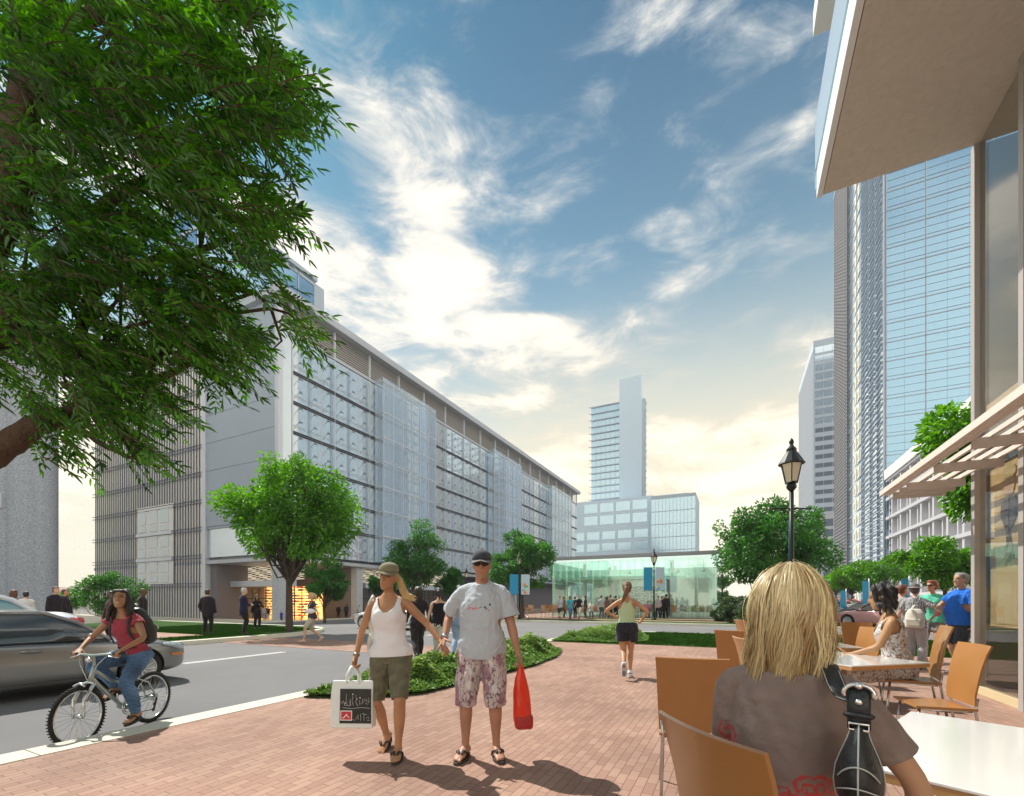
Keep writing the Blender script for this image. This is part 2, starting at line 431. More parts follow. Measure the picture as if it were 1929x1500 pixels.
# far side of the cross street
b = MB(); b.box(-24,9,27.9,28.2,-.4,.0); struct(b.build('far_kerb', CONC))
b = MB(); b.box(-24,9,28.2,30.2,-.4,-.01); b.box(-24,-15.2,31.6,33.4,-.4,-.01); b.box(-9.9,9,31.6,33.2,-.4,-.01); struct(b.build('far_lawn', GRASS))
b = MB(); b.box(-24,9,30.2,31.6,-.4,-.016); b.box(-15.2,-9.9,31.6,33.2,-.4,-.016); b.box(-24,9,33.4,56,-.4,-.016); struct(b.build('far_path', BRICK))
b = MB(); b.box(-90,-44.0,31.5,33.0,-3,-.9); b.box(-44.0,-42.6,31.5,140,-3,-.92); struct(b.build('building_pavement', CONC))
b = MB(); b.box(13.5,60,24,300,-.4,.0); struct(b.build('side_pavement', mat('pale_pavement',(.42,.39,.36),.85,noise=(1.5,.1))))
b = MB(); b.prism([(9.0,36.0),(11.2,36.0),(11.2,120),(9.0,120)], -.4, .01); struct(b.build('street_verge', GRASS))
b = MB(); strip([(9,27.9),(9,56),(9,120)], .25, -.4, .02, b); struct(b.build('street_kerb', CONC))

def grass_blades(name, regions, n, hmin=.03, hmax=.06, seed=1):
    r = np.random.default_rng(seed); areas = np.array([(a[1]-a[0])*(a[3]-a[2]) for a in regions]); ids = r.choice(len(regions), n, p=areas/areas.sum())
    A = np.array(regions)[ids]; x = A[:,0]+(A[:,1]-A[:,0])*r.random(n); y = A[:,2]+(A[:,3]-A[:,2])*r.random(n); z = A[:,4]
    th = r.random(n)*6.28; w = .012; h = r.uniform(hmin,hmax,n); lx = r.normal(0,.02,n); ly = r.normal(0,.02,n)
    v = np.empty((n,3,3),np.float32)
    v[:,0] = np.stack([x-w*np.cos(th),y-w*np.sin(th),z],1); v[:,1] = np.stack([x+w*np.cos(th),y+w*np.sin(th),z],1); v[:,2] = np.stack([x+lx,y+ly,z+h],1)
    me = bpy.data.meshes.new(name); me.vertices.add(n*3); me.vertices.foreach_set('co', v.ravel())
    me.loops.add(n*3); me.loops.foreach_set('vertex_index', np.arange(n*3)); me.polygons.add(n)
    me.polygons.foreach_set('loop_start', np.arange(n)*3); me.polygons.foreach_set('loop_total', np.full(n,3)); me.update()
    at_ = me.attributes.new('Tint','FLOAT','POINT'); at_.data.foreach_set('value', np.repeat(r.random(n),3).astype(np.float32))
    o = put(name, me, mat('grass_blade',(.035,.095,.014),.95,spec=.0,noise=(1.5,.4))); o['kind'] = 'stuff'
    return o
tag(grass_blades('grass', [(-3,14,14.25,19.8,.012),(-5.3,-3,14,19.3,.012),(-18.4,-16.95,-2,12,.0),(-26,-21.7,10.5,15.9,.0),(-22,-17.5,10.5,15.2,.0)], 130000), 'short dark green mown grass of the lawn strips', 'grass', kind='stuff')

# ================================================================ helpers for facades
def grid_glass(b, x0, x1, z0, z1, nx, nz, w, mi=0):
    pass

# the hazy air of the scene
hz = MB(); hz.box(-1550,480,-940,1650,-7.5,150)
hm = bpy.data.materials.new('haze'); hm.use_nodes = True; nt = hm.node_tree; nt.nodes.remove(nt.nodes['Principled BSDF'])
pv = nt.nodes.new('ShaderNodeVolumePrincipled'); pv.inputs['Color'].default_value = (.86,.90,.96,1); pv.inputs['Density'].default_value = HAZE; pv.inputs['Anisotropy'].default_value = .2
nt.links.new(pv.outputs[0], nt.nodes['Material Output'].inputs['Volume'])
if HAZE > 0: ho = hz.build('haze', hm); ho['kind'] = 'stuff'
SC.cycles.volume_bounces = 0
# ================================================================ buildings
METAL = mat('grey_metal', (.42,.45,.50), .45, .3, noise=(.6,.06))
METAL_L = mat('pale_metal', (.52,.56,.62), .4, .3)
PANEL = mat('grey_panel', (.31,.37,.45), .5, noise=(.08,.10))
DARK = mat('dark_frame', (.03,.035,.05), .5)
SOFF = mat('soffit_grey', (.25,.25,.27), .7)
LOUV = mat('louvre_metal', (.50,.48,.46), .5, .2)
WHITE = mat('white_render', (.78,.76,.72), .6)
CURT = mat('pale_curtain', (.66,.64,.62), .8)
INT = mat('room_wall', (.52,.52,.54), .8, noise=(.25,.25,(1,1,.1)))
GL_OFF = glass_mat('office_glass', (.80,.88,.95), (.85,.95,1.0), 1.5, .01, .34, glare=.30, glare_col=(.80,.87,.96))
GL_BAY = glass_mat('bay_glass', (.78,.89,.98), (.8,.93,1.0), 1.5, .02, .16, glare=.22)
WARM = mat('lit_shop_wall', (.7,.35,.12), .7, emit=((1,.55,.18),.7))

XF, YF = -44.9, 33.0                       # long street front and short front of the office block
FL = [6.5, 10.3, 13.7, 17.1, 20.5, 23.9, 27.3, 31.3]
def office():
    G0 = -1.6
    t = thing('office_building', 'long grey glass office block with louvred top floor and dark fins on its end', 'building', (XF, YF, G0))
    def P(name, b, m, parent=None, **k):
        b.xform(Matrix.Translation((-XF,-YF,-G0))); return b.build(name, m, parent or t, **k)
    # body: solid core set back behind the glass
    b = MB(); b.box(-88,XF-1.7,YF+3.6,137.2,6.5,31.5); P('core', b, INT)
    b = MB()
    for z in FL: b.box(-86, XF-.25, YF+.5, 136.9, z-.34, z-.02)
    P('floor_slab', b, SOFF)
    b = MB(); b.box(-86.6,XF+.25,YF-.02,137.3,5.75,6.16); P('base_slab', b, METAL)
    # blank end wall panels with joints
    b = MB()
    for i in range(len(FL)-1): b.box(-58.2, XF-.45, YF, YF+.5, FL[i]+(.0 if i else 3.75)+.03, FL[i+1]-.03)
    b.box(-58.2,XF-.45,YF,YF+.5,31.33,35.0); b.box(-58.2,XF-.45,YF+.06,YF+.4,10.0,35)
    P('end_wall', b, PANEL)
    b = MB(); b.box(XF-.45,XF+.12,YF-.12,YF+.42,5.0,35.2); P('corner_post', b, METAL_L)
    b = MB(); b.box(-58.9,-58.2,YF-.12,YF+.5,G0,35); P('end_post', b, METAL_L)
    # lit room beneath the blank wall
    b = MB(); b.box(-57.8,XF-.8,YF+1.6,YF+1.7,6.5,10.0); P('lobby_wall', b, WHITE)
    b = MB(); b.box(-58.1,XF-.5,YF+.2,YF+.24,6.55,9.98); P('lobby_glass', b, GL_OFF)
    # windows of the long front: one per bay and storey, each with curtains, rail and etched twig pattern
    wm = MB(); L6 = 6.0; H = 3.36
    def window_mesh(h):
        w = MB(); w.box(-.02,.02,.06,5.94,.06,h-.06, 0)
        for y in (0,.06,5.94): pass
        w.box(-.08,.10,-.06,.06,-.02,h, 1)
        for y in (2.0,4.0): w.box(.022,.06,y-.03,y+.03,.06,h-.06,1)
        w.box(-.06,.16,.06,5.94,-.10,.0,3); w.box(-.06,.16,.06,5.94,-.34,-.22,3)
        for zz in (.5,.62,.74): w.box(.03,.05,.06,5.94,zz,zz+.03,1)
        r = random.Random(3)
        for y in (1.0,3.0,5.0):
            pts=[(.035,y-.8,.2),(.035,y-.5,.75),(.035,y-.12,1.15),(.035,y,1.3)]
            for dz in (0.0,1.55):
                w.tube([(p[0],p[1],p[2]+dz) for p in pts], .014, 4, 'flat', 3)
                for (a,bq) in (((-.05,1.25),(.28,1.28)),((.06,1.22),(.32,1.42)),((-.1,1.2),(.08,1.52)),((.22,1.28),(.38,1.18))):
                    w.tube([(.035,y+a[0],a[1]+dz),(.035,(a[0]+bq[0])/2+y,(a[1]+bq[1])/2+.05+dz),(.035,y+bq[0],bq[1]+dz)], .026, 4, 'flat', 3)
        for (y,wd) in ((.2,.7),(1.55,.5),(2.5,.9),(3.7,.35),(4.6,1.0)): w.box(-1.0,-.96,y,y+wd,.05,h-.5,2)
        w.box(.022,.05,2.08,2.4,.0,h-.4,4); w.box(.022,.05,5.35,5.75,.0,h-.4,4)
        return w
    meshes = {}
    BLUEC = mat('blue_column', (.24,.36,.50), .5)
    for h in sorted({round(FL[i+1]-FL[i],2) for i in range(7)}):
        w = window_mesh(h); me = w.mesh('window')
        for m in (GL_OFF, METAL_L, CURT, DARK, BLUEC): me.materials.append(m)
        me.polygons.foreach_set('material_index', w.m); meshes[h] = me
    ends = []
    for k in range(17):
        for i in range(7):
            h = round(FL[i+1]-FL[i],2)
            o = bpy.data.objects.new('window', meshes[h]); o.location = (0, 1.7+6*k, FL[i]-G0)
            if k < 14: COL.objects.link(o); o.parent = t
            else: ends.append((h, o.location.copy())); bpy.data.objects.remove(o)
    b = MB()
    for h, l in ends:
        b.box(l.x-.02,l.x+.02,l.y+.06,l.y+5.94,l.z+G0*0+.06,l.z+h-.06,0); b.box(l.x-.08,l.x+.1,l.y-.06,l.y+.06,l.z,l.z+h,1)
        b.box(l.x-.06,l.x+.16,l.y+.06,l.y+5.94,l.z-.1,l.z,3); b.box(l.x-.06,l.x+.16,l.y+.06,l.y+5.94,l.z-.34,l.z-.22,3)
        for (y,wd) in ((.2,.7),(1.55,.5),(2.5,.9),(4.6,1.0)): b.box(l.x-1.0,l.x-.96,l.y+y,l.y+y+wd,l.z+.05,l.z+h-.5,2)
    o = b.build('window_rows', [GL_OFF,METAL_L,CURT,DARK], t); o['kind'] = 'stuff'
    b = MB(); b.box(XF-.02,XF+.02,YF+.45,YF+1.62,6.55,31.2); P('corner_glass', b, GL_OFF)
    # three glazed boxes that stand out from the front
    for y0,y1,top in ((47.6,59.6,31.9),(79.3,92.0,31.6),(111.0,126.6,31.6)):
        b = MB(); xo = XF+1.7
        b.box(xo-.03,xo,y0,y1,6.6,top); b.box(XF+.2,xo,y0,y0+.03,6.6,top); b.box(XF+.2,xo,y1-.03,y1,6.6,top)
        g = P('glass_bay', b, GL_BAY)
        b = MB(); n = 6
        for q in range(n+1):
            y = y0+(y1-y0)*q/n; b.box(xo-.02,xo+.08,y-.05,y+.05,6.6,top)
        for z in FL[1:-1]+[top-.3]: b.box(xo-.12,xo+.05,y0,y1,z-.3,z-.16); b.box(XF+.2,xo,y0-.05,y0-.01,z-.3,z-.16)
        b.xform(Matrix.Translation((-XF,-YF,-G0))); b.build('bay_frame', METAL_L, g)
    # louvred top storey and roof
    b = MB()
    z = 31.75
    while z < 34.6: b.obox((XF-.12,(YF+137)/2,z+.08),(.06,104,.11), 0, 0, Matrix.Rotation(R_(-15),3,'Y')); z += .30
    P('louvre', b, LOUV)
    b = MB(); b.box(-60,XF-1.2,YF+1,136.5,31.4,34.7); P('plant_room', b, mat('plant_room',(.20,.20,.22),.8))
    for k in range(18):
        b = MB(); y = 34.7+6*k; b.box(XF-.12,XF+.14,y-.11,y+.11,31.35,34.75); P('louvre_post', b, METAL_L)
    b = MB(); b.box(XF-.4,XF+.12,YF+.5,137.1,31.32,31.68); P('louvre_sill', b, METAL)
    b = MB(); b.box(-86.5,XF+1.0,YF-.6,137.8,34.75,35.6); P('roof', b, METAL)
    b = MB(); b.box(-87,XF-1.75,136.9,137.2,6.2,34.7); P('far_wall', b, PANEL)
    # fins of the short front
    b = MB(); x = -85.9
    while x < -58.95:
        inwin = -73.6 < x < -65.2
        if inwin:
            b.box(x-.075,x+.075,YF-.10,YF-.05,G0-.3,3.3); b.box(x-.075,x+.075,YF-.10,YF-.05,13.9,34.7)
        else: b.box(x-.075,x+.075,YF-.10,YF-.05,G0-.6,34.7)
        x += .60
    P('fin_screen', b, mat('fin_metal',(.05,.06,.09),.5))
    b = MB()
    for z in [3.4,6.9]+FL[1:-1]+[30.8,34.3]: b.box(-86.6,-58.95,YF-.2,YF-.13,z-.42,z-.33); b.box(-86.6,-58.95,YF-.2,YF-.13,z-.03,z+.06)
    P('fin_rail', b, mat('rail_metal',(.09,.11,.17),.5))
    b = MB(); b.box(-86,-58.9,YF+.0,YF+.06,G0-.6,34.6); P('front_glazing', b, glass_mat('fin_glass',(.85,.88,.85),(.9,.95,1),1.5,.02,.2,glare=.80,glare_col=(.90,.88,.82)))
    b = MB(); b.box(-86,-58.9,YF+1.5,YF+1.6,G0-.6,34.6); P('inner_wall', b, mat('cream_wall',(.62,.58,.48),.8,noise=(.25,.2)))
    # white framed windows in the gap of the fins
    f = MB(); g = MB()
    f.box(-73.7,-65.1,YF-.2,YF-.1,3.45,13.9)
    P('window_surround', f, WHITE)
    for zi,(z0,z1) in enumerate(((3.7,4.6),(5.0,6.4),(7.1,8.0),(8.3,9.8),(10.5,11.2),(11.5,13.3))):
        for xi,(xa,xb) in enumerate(((-73.3,-71.6),(-70.6,-68.7),(-67.9,-66.0))):
            b = MB(); b.box(xa,xb,YF-.26,YF-.205,z0,z1); P('window_pane', b, mat('pale_pane',(.56,.64,.66),.25,noise=(.6,.06)))
    b = MB()
    for z in (6.72,10.15): b.box(-73.75,-65.05,YF-.4,YF-.28,z-.24,z+.18)
    P('window_band', b, METAL_L)
    # ground floor: recessed shops under the slab, columns, canopies
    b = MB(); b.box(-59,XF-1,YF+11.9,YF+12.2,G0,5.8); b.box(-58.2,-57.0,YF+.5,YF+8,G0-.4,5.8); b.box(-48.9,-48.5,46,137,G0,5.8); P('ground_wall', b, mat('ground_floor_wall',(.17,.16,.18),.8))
    def shop(x0,x1,y,along,z0,z1,nm):
        # a lit shop: back wall, shelves of goods, glass with mullions, wavy ceiling screen
        back = MB(); sh = MB(); fr = MB(); gl = MB(); sc = MB(); goods = MB(); r = random.Random(int(x0*10))
        L = x1-x0
        def B(mb,u0,u1,d0,d1,a,c,mi=0):
            if along == 'x': mb.box(x0+u0,x0+u1,y+d0,y+d1,a,c,mi)
            else: mb.box(y-d1,y-d0,x0+u0,x0+u1,a,c,mi)
        B(back,0,L,3.0,3.1,z0,z1+.2); B(back,0,L,.1,3.0,z0-.1,z0)
        z = z0+.3
        while z < z1: B(sh,.1,L-.1,2.6,2.95,z,z+.06); z += .36
        z = z0+.36
        while z < z1:
            u = .15
            while u < L-.5:
                wd = r.uniform(.2,.7)
                if r.random() < .75: B(goods,u,u+wd,2.55,2.62,z,z+r.uniform(.12,.28),r.choice((0,1,2,3,0)))
                u += wd+.06
            z += .36
        n = max(2,int(L/1.2))
        for q in range(n+1): u = L*q/n; B(fr,max(0,u-.05),min(L,u+.05),-.02,.06,z0,z1)
        B(fr,0,L,-.03,.07,z0+2.6,z0+2.7)
        B(gl,0,L,.0,.02,z0,z1)
        for zz in range(14):
            zc = z1+1.0+zz*.2; n2 = 14
            if zc > 5.6: break
            for q in range(n2):
                u0=L*q/n2; u1=L*(q+1)/n2; dz=.08*math.sin(q*1.9+zz*1.3)
                B(sc,u0,u1,.3,.34,zc+dz,zc+.1+dz)
        w = P('shop_wall', back, WARM)
        for nm2,mb,m in (('shelf',sh,mat('shelf_glow',(.8,.6,.3),.6,emit=((1,.75,.35),1.6))),('shop_glass',gl,glass_mat('shop_glass',(.9,.88,.8),(.9,.95,1),1.45,.0,.0)),('shop_frame',fr,DARK),('ceiling_screen',sc,mat('screen_slats',(.75,.68,.55),.6,emit=((1,.88,.65),.35)))):
            P(nm2, mb, m)
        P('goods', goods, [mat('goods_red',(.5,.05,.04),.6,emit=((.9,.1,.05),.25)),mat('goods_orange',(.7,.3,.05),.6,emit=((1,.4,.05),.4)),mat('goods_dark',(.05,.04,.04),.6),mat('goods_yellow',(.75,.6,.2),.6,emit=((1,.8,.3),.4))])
    shop(-57.0,-46.4,YF+4.2,'x',-1.1,2.9,'a'); 
    shop(46.6,56.5,-47.2,'y',-1.08,2.9,'b'); shop(58.0,68.5,-47.2,'y',-1.08,2.9,'c')
    b = MB(); b.box(-58.4,-47.2,YF+2.2,YF+4.1,3.0,3.7); b.box(-47.0,XF-.2,46.3,70,3.0,3.7); P('shop_canopy', b, METAL_L)
    for (cx,cy) in ((XF-.75,YF+.65),(XF-.75,45.2),(XF-.75,57.2),(XF-.75,69.2),(XF-.75,81.2),(XF-.75,93.2)):
        b = MB(); b.obox((cx,cy,2.2),(1.05,1.05,7.1)); b.obox((cx,cy,-1.1),(1.25,1.25,.5)); P('column', b, mat('column_stone',(.40,.43,.47),.7,noise=(4,.15)))
    return t
office()

def glass_face(b, o, ux, W, zs, mull, mi_g=0, mi_f=1, depth=.12, band=.35, off=0.0):
    """facade on a vertical plane: origin o, unit direction ux, width W; zs floor levels; mull list of widths"""
    n = Vector((ux.y,-ux.x,0))
    def slab(a0,a1,z0,z1,d0,d1,mi):
        p=[o+ux*a0+n*d0,o+ux*a1+n*d0,o+ux*a1+n*d1,o+ux*a0+n*d1]
        b.prism([(q.x,q.y) for q in p], z0, z1, mi)
    slab(0,W,zs[0],zs[-1],off-.05,off,mi_g)
    for z in zs: slab(0,W,z-band,z,off+.01,off+depth,mi_f)
    for a,w,d in mull: slab(max(0,a-w/2),min(W,a+w/2),zs[0],zs[-1],off+.012,off+d,mi_f)

def tinted(name, col, rough=.06, metal=.85, noise=None):
    return mat(name, col, rough, metal, noise=noise)
BLUE_G = tinted('blue_mirror_glass', (.27,.44,.59), .10, .88)
PALE_G = tinted('pale_mirror_glass', (.62,.76,.88), .12, .75)
MULL = mat('tower_mullion', (.36,.43,.52), .5, .1)
LINE = mat('tower_reveal', (.16,.18,.22), .6)

def tower_right():
    X, Y = 28.3, 120.0; W = 34
    t = thing('glass_tower', 'tall blue mirror-glass tower behind the white trellis, its far side striped with fins', 'building', (X, Y, 0))
    T = Matrix.Translation((-X,-Y,0))
    zs = [round(.2+3.95*i,2) for i in range(33)]
    b = MB(); b.box(X+.1,X+W,Y+.1,Y+51,0,zs[-1]-.2); b.xform(T); b.build('core', mat('tower_core',(.2,.23,.27),.7), t)
    g = MB(); o = Vector((X,Y,0)); ux = Vector((1,0,0))
    glass_face(g, o, ux, W, zs, [(a,.15,.12) for a in (0.2,6.6,16.6,26.6)]+[(a,.03,.04) for a in (3.2,9.9,13.2,19.9,23.2)], band=.16)
    for z in zs[:-1]: g.box(X,X+W,Y-.06,Y+.02,z+.62,z+.68,2); g.box(X,X+W,Y-.06,Y+.02,z+2.2,z+2.24,2)
    g.xform(T); g.build('curtain_wall', [BLUE_G,MULL,LINE], t)
    # side towards the street: fins, stepped bays and a stair strip
    s = MB(); glass_face(s, Vector((X,Y+51,0)), Vector((0,-1,0)), 51, zs, [(a,.35,.3) for a in (2,8,33,40,46,50.8)], band=.25); s.xform(T); s.build('side_glazing', [PALE_G,MULL], t)
    s = MB()
    for z in zs[:-1]:
        for (y0,y1) in ((Y+.5,Y+5),(Y+6,Y+10.5),(Y+11.5,Y+17)):
            for dz in (.3,1.5,2.7): s.box(X-.75,X-.33,y0,y1,z+dz,z+dz+.14)
    s.xform(T); s.build('sun_shade', MULL, t)
    s = MB(); r = random.Random(5)
    for z in zs[:-1]:
        s.box(X-.32,X-.28,Y+19,Y+26.5,z+.35,z+3.7,0)
        for q in range(2): s.box(X-.40,X-.33,Y+20+q*3.6,Y+22.2+q*3.6,z+.5,z+3.3,1); s.obox((X-.42,Y+21.5+q*3.6,z+1.7),(.06,.35,1.6),0,2,Matrix.Rotation(R_(25),3,'X'))
    s.xform(T); s.build('stair_strip', [PALE_G,mat('cream_blind',(.70,.64,.52),.7),LINE], t)
    s = MB()
    for q in range(11): y = Y+33+q*1.75; s.box(X-.7,X-.31,y,y+.32,0,126)
    for z in zs[:-1]:
        for dz in (0.1,1.1,2.1,3.1): s.box(X-.62,X-.36,Y+33,Y+51,z+dz,z+dz+.3)
    s.xform(T); s.build('fin_wall', mat('tower_fins',(.28,.28,.30),.6), t)
    b = MB(); b.box(X-.8,X+W,Y-.2,Y+51.2,zs[-1]-.15,zs[-1]+.5); b.xform(T); b.build('roof', MULL, t)
tower_right()

def tower_far():
    X, Y = 29.4, 226.5; W = 40; D = 47
    t = thing('office_tower', 'pale slab tower with ribbon windows behind the blue glass tower', 'building', (X, Y, 0)); T = Matrix.Translation((-X,-Y,0))
    zs = [4+3.7*i for i in range(29)]
    b = MB(); b.box(X,X+W,Y,Y+D,0,110.2); b.xform(T); b.build('wall', mat('pale_tower_wall',(.48,.56,.66),.6), t)
    g = MB(); f = MB()
    for i,z in enumerate(zs[:-1]):
        mi = 1 if i > 18 else 0
        g.box(X+.6,X+W-.6,Y-.06,Y-.01,z+.9,z+(3.5 if mi else 2.7),mi)
        for q in range(13): f.box(X+.6+q*3,X+.72+q*3,Y-.12,Y-.065,z+.9,z+2.7)
    for i,z in enumerate(zs[:-1]): g.box(X-.06,X-.01,Y+1,Y+D-1,z+.9,z+2.6,1)
    for q in range(22): f.box(X-.35,X-.07,Y+1+q*2.1,Y+1.5+q*2.1,4,106)
    g.xform(T); g.build('ribbon_window', [mat('grey_ribbon',(.20,.25,.32),.2,.5),PALE_G], t); f.xform(T); f.build('mullion', mat('pale_tower_mullion',(.58,.60,.64),.5), t)
    b = MB(); b.box(X-1.6,X+W,Y-2.4,Y-.3,0,37); b.xform(T); p = b.build('podium', mat('podium_wall',(.50,.52,.56),.6), t)
    g = MB()
    for i in range(8):
        for q in range(9): g.box(X-.9+q*4.2,X+2.4+q*4.2,Y-2.46,Y-2.41,1.6+4.3*i,4.6+4.3*i)
    g.xform(T); g.build('window', mat('grey_ribbon'), p)
tower_far()

def low_block():
    X, Y0, Y1 = 28.3, 62.0, 118.6
    t = thing('parking_block', 'low white block of square deep panels in front of the blue tower', 'building', (X, Y0, 0)); T = Matrix.Translation((-X,-Y0,0))
    b = MB(); b.box(X+1.0,X+26,Y0,Y1,0,26.2); b.xform(T); b.build('wall', mat('white_panel',(.74,.72,.70),.6), t)
    b = MB(); zs = [2.4+3.95*i for i in range(7)]
    for z in zs: b.box(X-.25,X+.99,Y0,Y1,z-.3,z+.25)
    y = Y0
    while y < Y1: b.box(X-.05,X+.99,y,y+.7,.0,26.2); y += 5.3
    y = Y0+2.65
    while y < Y1: b.box(X+.2,X+.99,y,y+.45,.0,26.2); y += 5.3
    b.xform(T); b.build('facade_grid', mat('block_frame',(.50,.50,.53),.6), t)
    b = MB(); b.box(X-.5,X+26.2,Y0-.2,Y1,26.25,28.2); b.xform(T); b.build('parapet', mat('white_panel'), t)
    b = MB()
    for q in range(18): b.box(X-.3,X-.06,Y1-2.9,Y1-2.7,1+q*1.4,1.5+q*1.4)
    b.xform(T); b.build('vent_strip', LINE, t)
low_block()

def tower_mid():
    Y = 240.0
    t = thing('slab_tower', 'pale blue high-rise with a blank white slab rising above its roof', 'building', (-57, Y, 0)); T = Matrix.Translation((57,-Y,0))
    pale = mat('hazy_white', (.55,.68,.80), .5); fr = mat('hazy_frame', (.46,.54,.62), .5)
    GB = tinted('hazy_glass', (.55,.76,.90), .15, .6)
    def P(n,b,m): b.xform(T); return b.build(n,m,t)
    zs = [45+3.6*i for i in range(18)]
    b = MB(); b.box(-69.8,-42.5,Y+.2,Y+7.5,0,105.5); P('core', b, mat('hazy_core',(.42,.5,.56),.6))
    b = MB(); glass_face(b, Vector((-70.4,Y,0)), Vector((1,0,0)), 15.6, zs, [(a,.2,.1) for a in (2.6,5.2,7.8,10.4,13)], band=.45, depth=.7)
    for z in zs: b.box(-71.6,-54.8,Y-1.0,Y-.75,z-.45,z-.1,1)
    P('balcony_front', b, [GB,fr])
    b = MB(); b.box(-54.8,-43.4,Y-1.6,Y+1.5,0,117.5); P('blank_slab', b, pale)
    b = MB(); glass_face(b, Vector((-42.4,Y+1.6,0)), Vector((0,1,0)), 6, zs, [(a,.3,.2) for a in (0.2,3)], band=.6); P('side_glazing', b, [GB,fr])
    b = MB(); b.box(-70.6,-42.2,Y+1.6,Y+7.7,105.5,106.6); P('roof', b, fr)
    b = MB(); b.box(-77.6,-36,Y-14,Y-4,0,52); P('podium', b, pale)
    b = MB(); 
    for i,(z0,z1) in enumerate(((8,12),(14,18),(20,24),(26,30),(32,36))):
        for q in range(5): b.box(-76.6+q*8,-70+q*8,Y-14.1,Y-14.01,z0,z1)
    for z0 in (39.5,45.8):
        for q in range(4): b.box(-70+q*8.2,-63+q*8.2,Y-14.1,Y-14.01,z0,z0+4.6)
    P('podium_window', b, GB)
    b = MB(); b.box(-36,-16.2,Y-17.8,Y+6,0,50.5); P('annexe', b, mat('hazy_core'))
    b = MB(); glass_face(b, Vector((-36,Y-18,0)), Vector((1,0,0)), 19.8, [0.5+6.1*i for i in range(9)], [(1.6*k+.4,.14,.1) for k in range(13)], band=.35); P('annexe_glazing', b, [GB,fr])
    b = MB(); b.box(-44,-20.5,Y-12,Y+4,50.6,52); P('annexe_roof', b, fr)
tower_mid()

def tower_back():
    X, Y0, Y1 = -62.0, 34.0, 52.0
    t = thing('roof_tower', 'blue glass tower rising above the office roof beside the big tree', 'building', (X, Y0, 30)); T = Matrix.Translation((-X,-Y0,-30))
    b = MB(); b.box(X-20,X-.2,Y0+.2,Y1-.2,30,53.5); b.xform(T); b.build('core', mat('tower_core'), t)
    b = MB(); zs = [30+3.9*i for i in range(7)]
    glass_face(b, Vector((X,Y0,0)), Vector((0,1,0)), 18, zs, [(a,.15,.12) for a in (5,10,15,20)], band=.5)
    glass_face(b, Vector((X-20,Y0,0)), Vector((1,0,0)), 20, zs, [(a,.15,.12) for a in (5,10,15)], band=.5)
    b.xform(T); b.build('curtain_wall', [BLUE_G,MULL], t)
    b = MB(); b.box(X-20.3,X+.5,Y0-.3,Y1+.3,53.6,54.2); b.xform(T); b.build('roof', MULL, t)
tower_back()

def pier_building():
    t = thing('stone_building', 'grey stone pier building at the edge of the street beyond the parked cars', 'building', (-52, 14, -1))
    ST = mat('speckled_stone', (.26,.29,.34), .8, noise=(9,.5)); T = Matrix.Translation((52,-14,1))
    b = MB()
    for px,w in ((30,1.5),(60,1.5),(82,.9)):
        p = at(px, 38); b.prism([(p.x+r_*math.cos(a),p.y+r_*math.sin(a)) for r_ in (w,) for a in [k*math.pi/8 for k in range(16)]], -2, 26)
    b.xform(T); smooth_angle(b.build('pier', ST, t), 30)
    b = MB(); p = at(-40, 40); b.obox((p.x-6,p.y-1,12),(14,6,28), ANG); b.xform(T); b.build('wall', mat('dim_stone',(.20,.21,.25),.8,noise=(2,.2)), t)
    b = MB(); p = at(-8, 37.2); b.obox((p.x,p.y,9.4),(2.6,1.6,1.2), ANG)
    b.xform(T); b.build('ledge', METAL_L, t)
    b = MB()
    for k in range(6): p = at(-12, 37.4); b.obox((p.x,p.y,10.6+k*.45),(2.2,1.2,.12), ANG)
    b.xform(T); b.build('louvre', DARK, t)
pier_building()

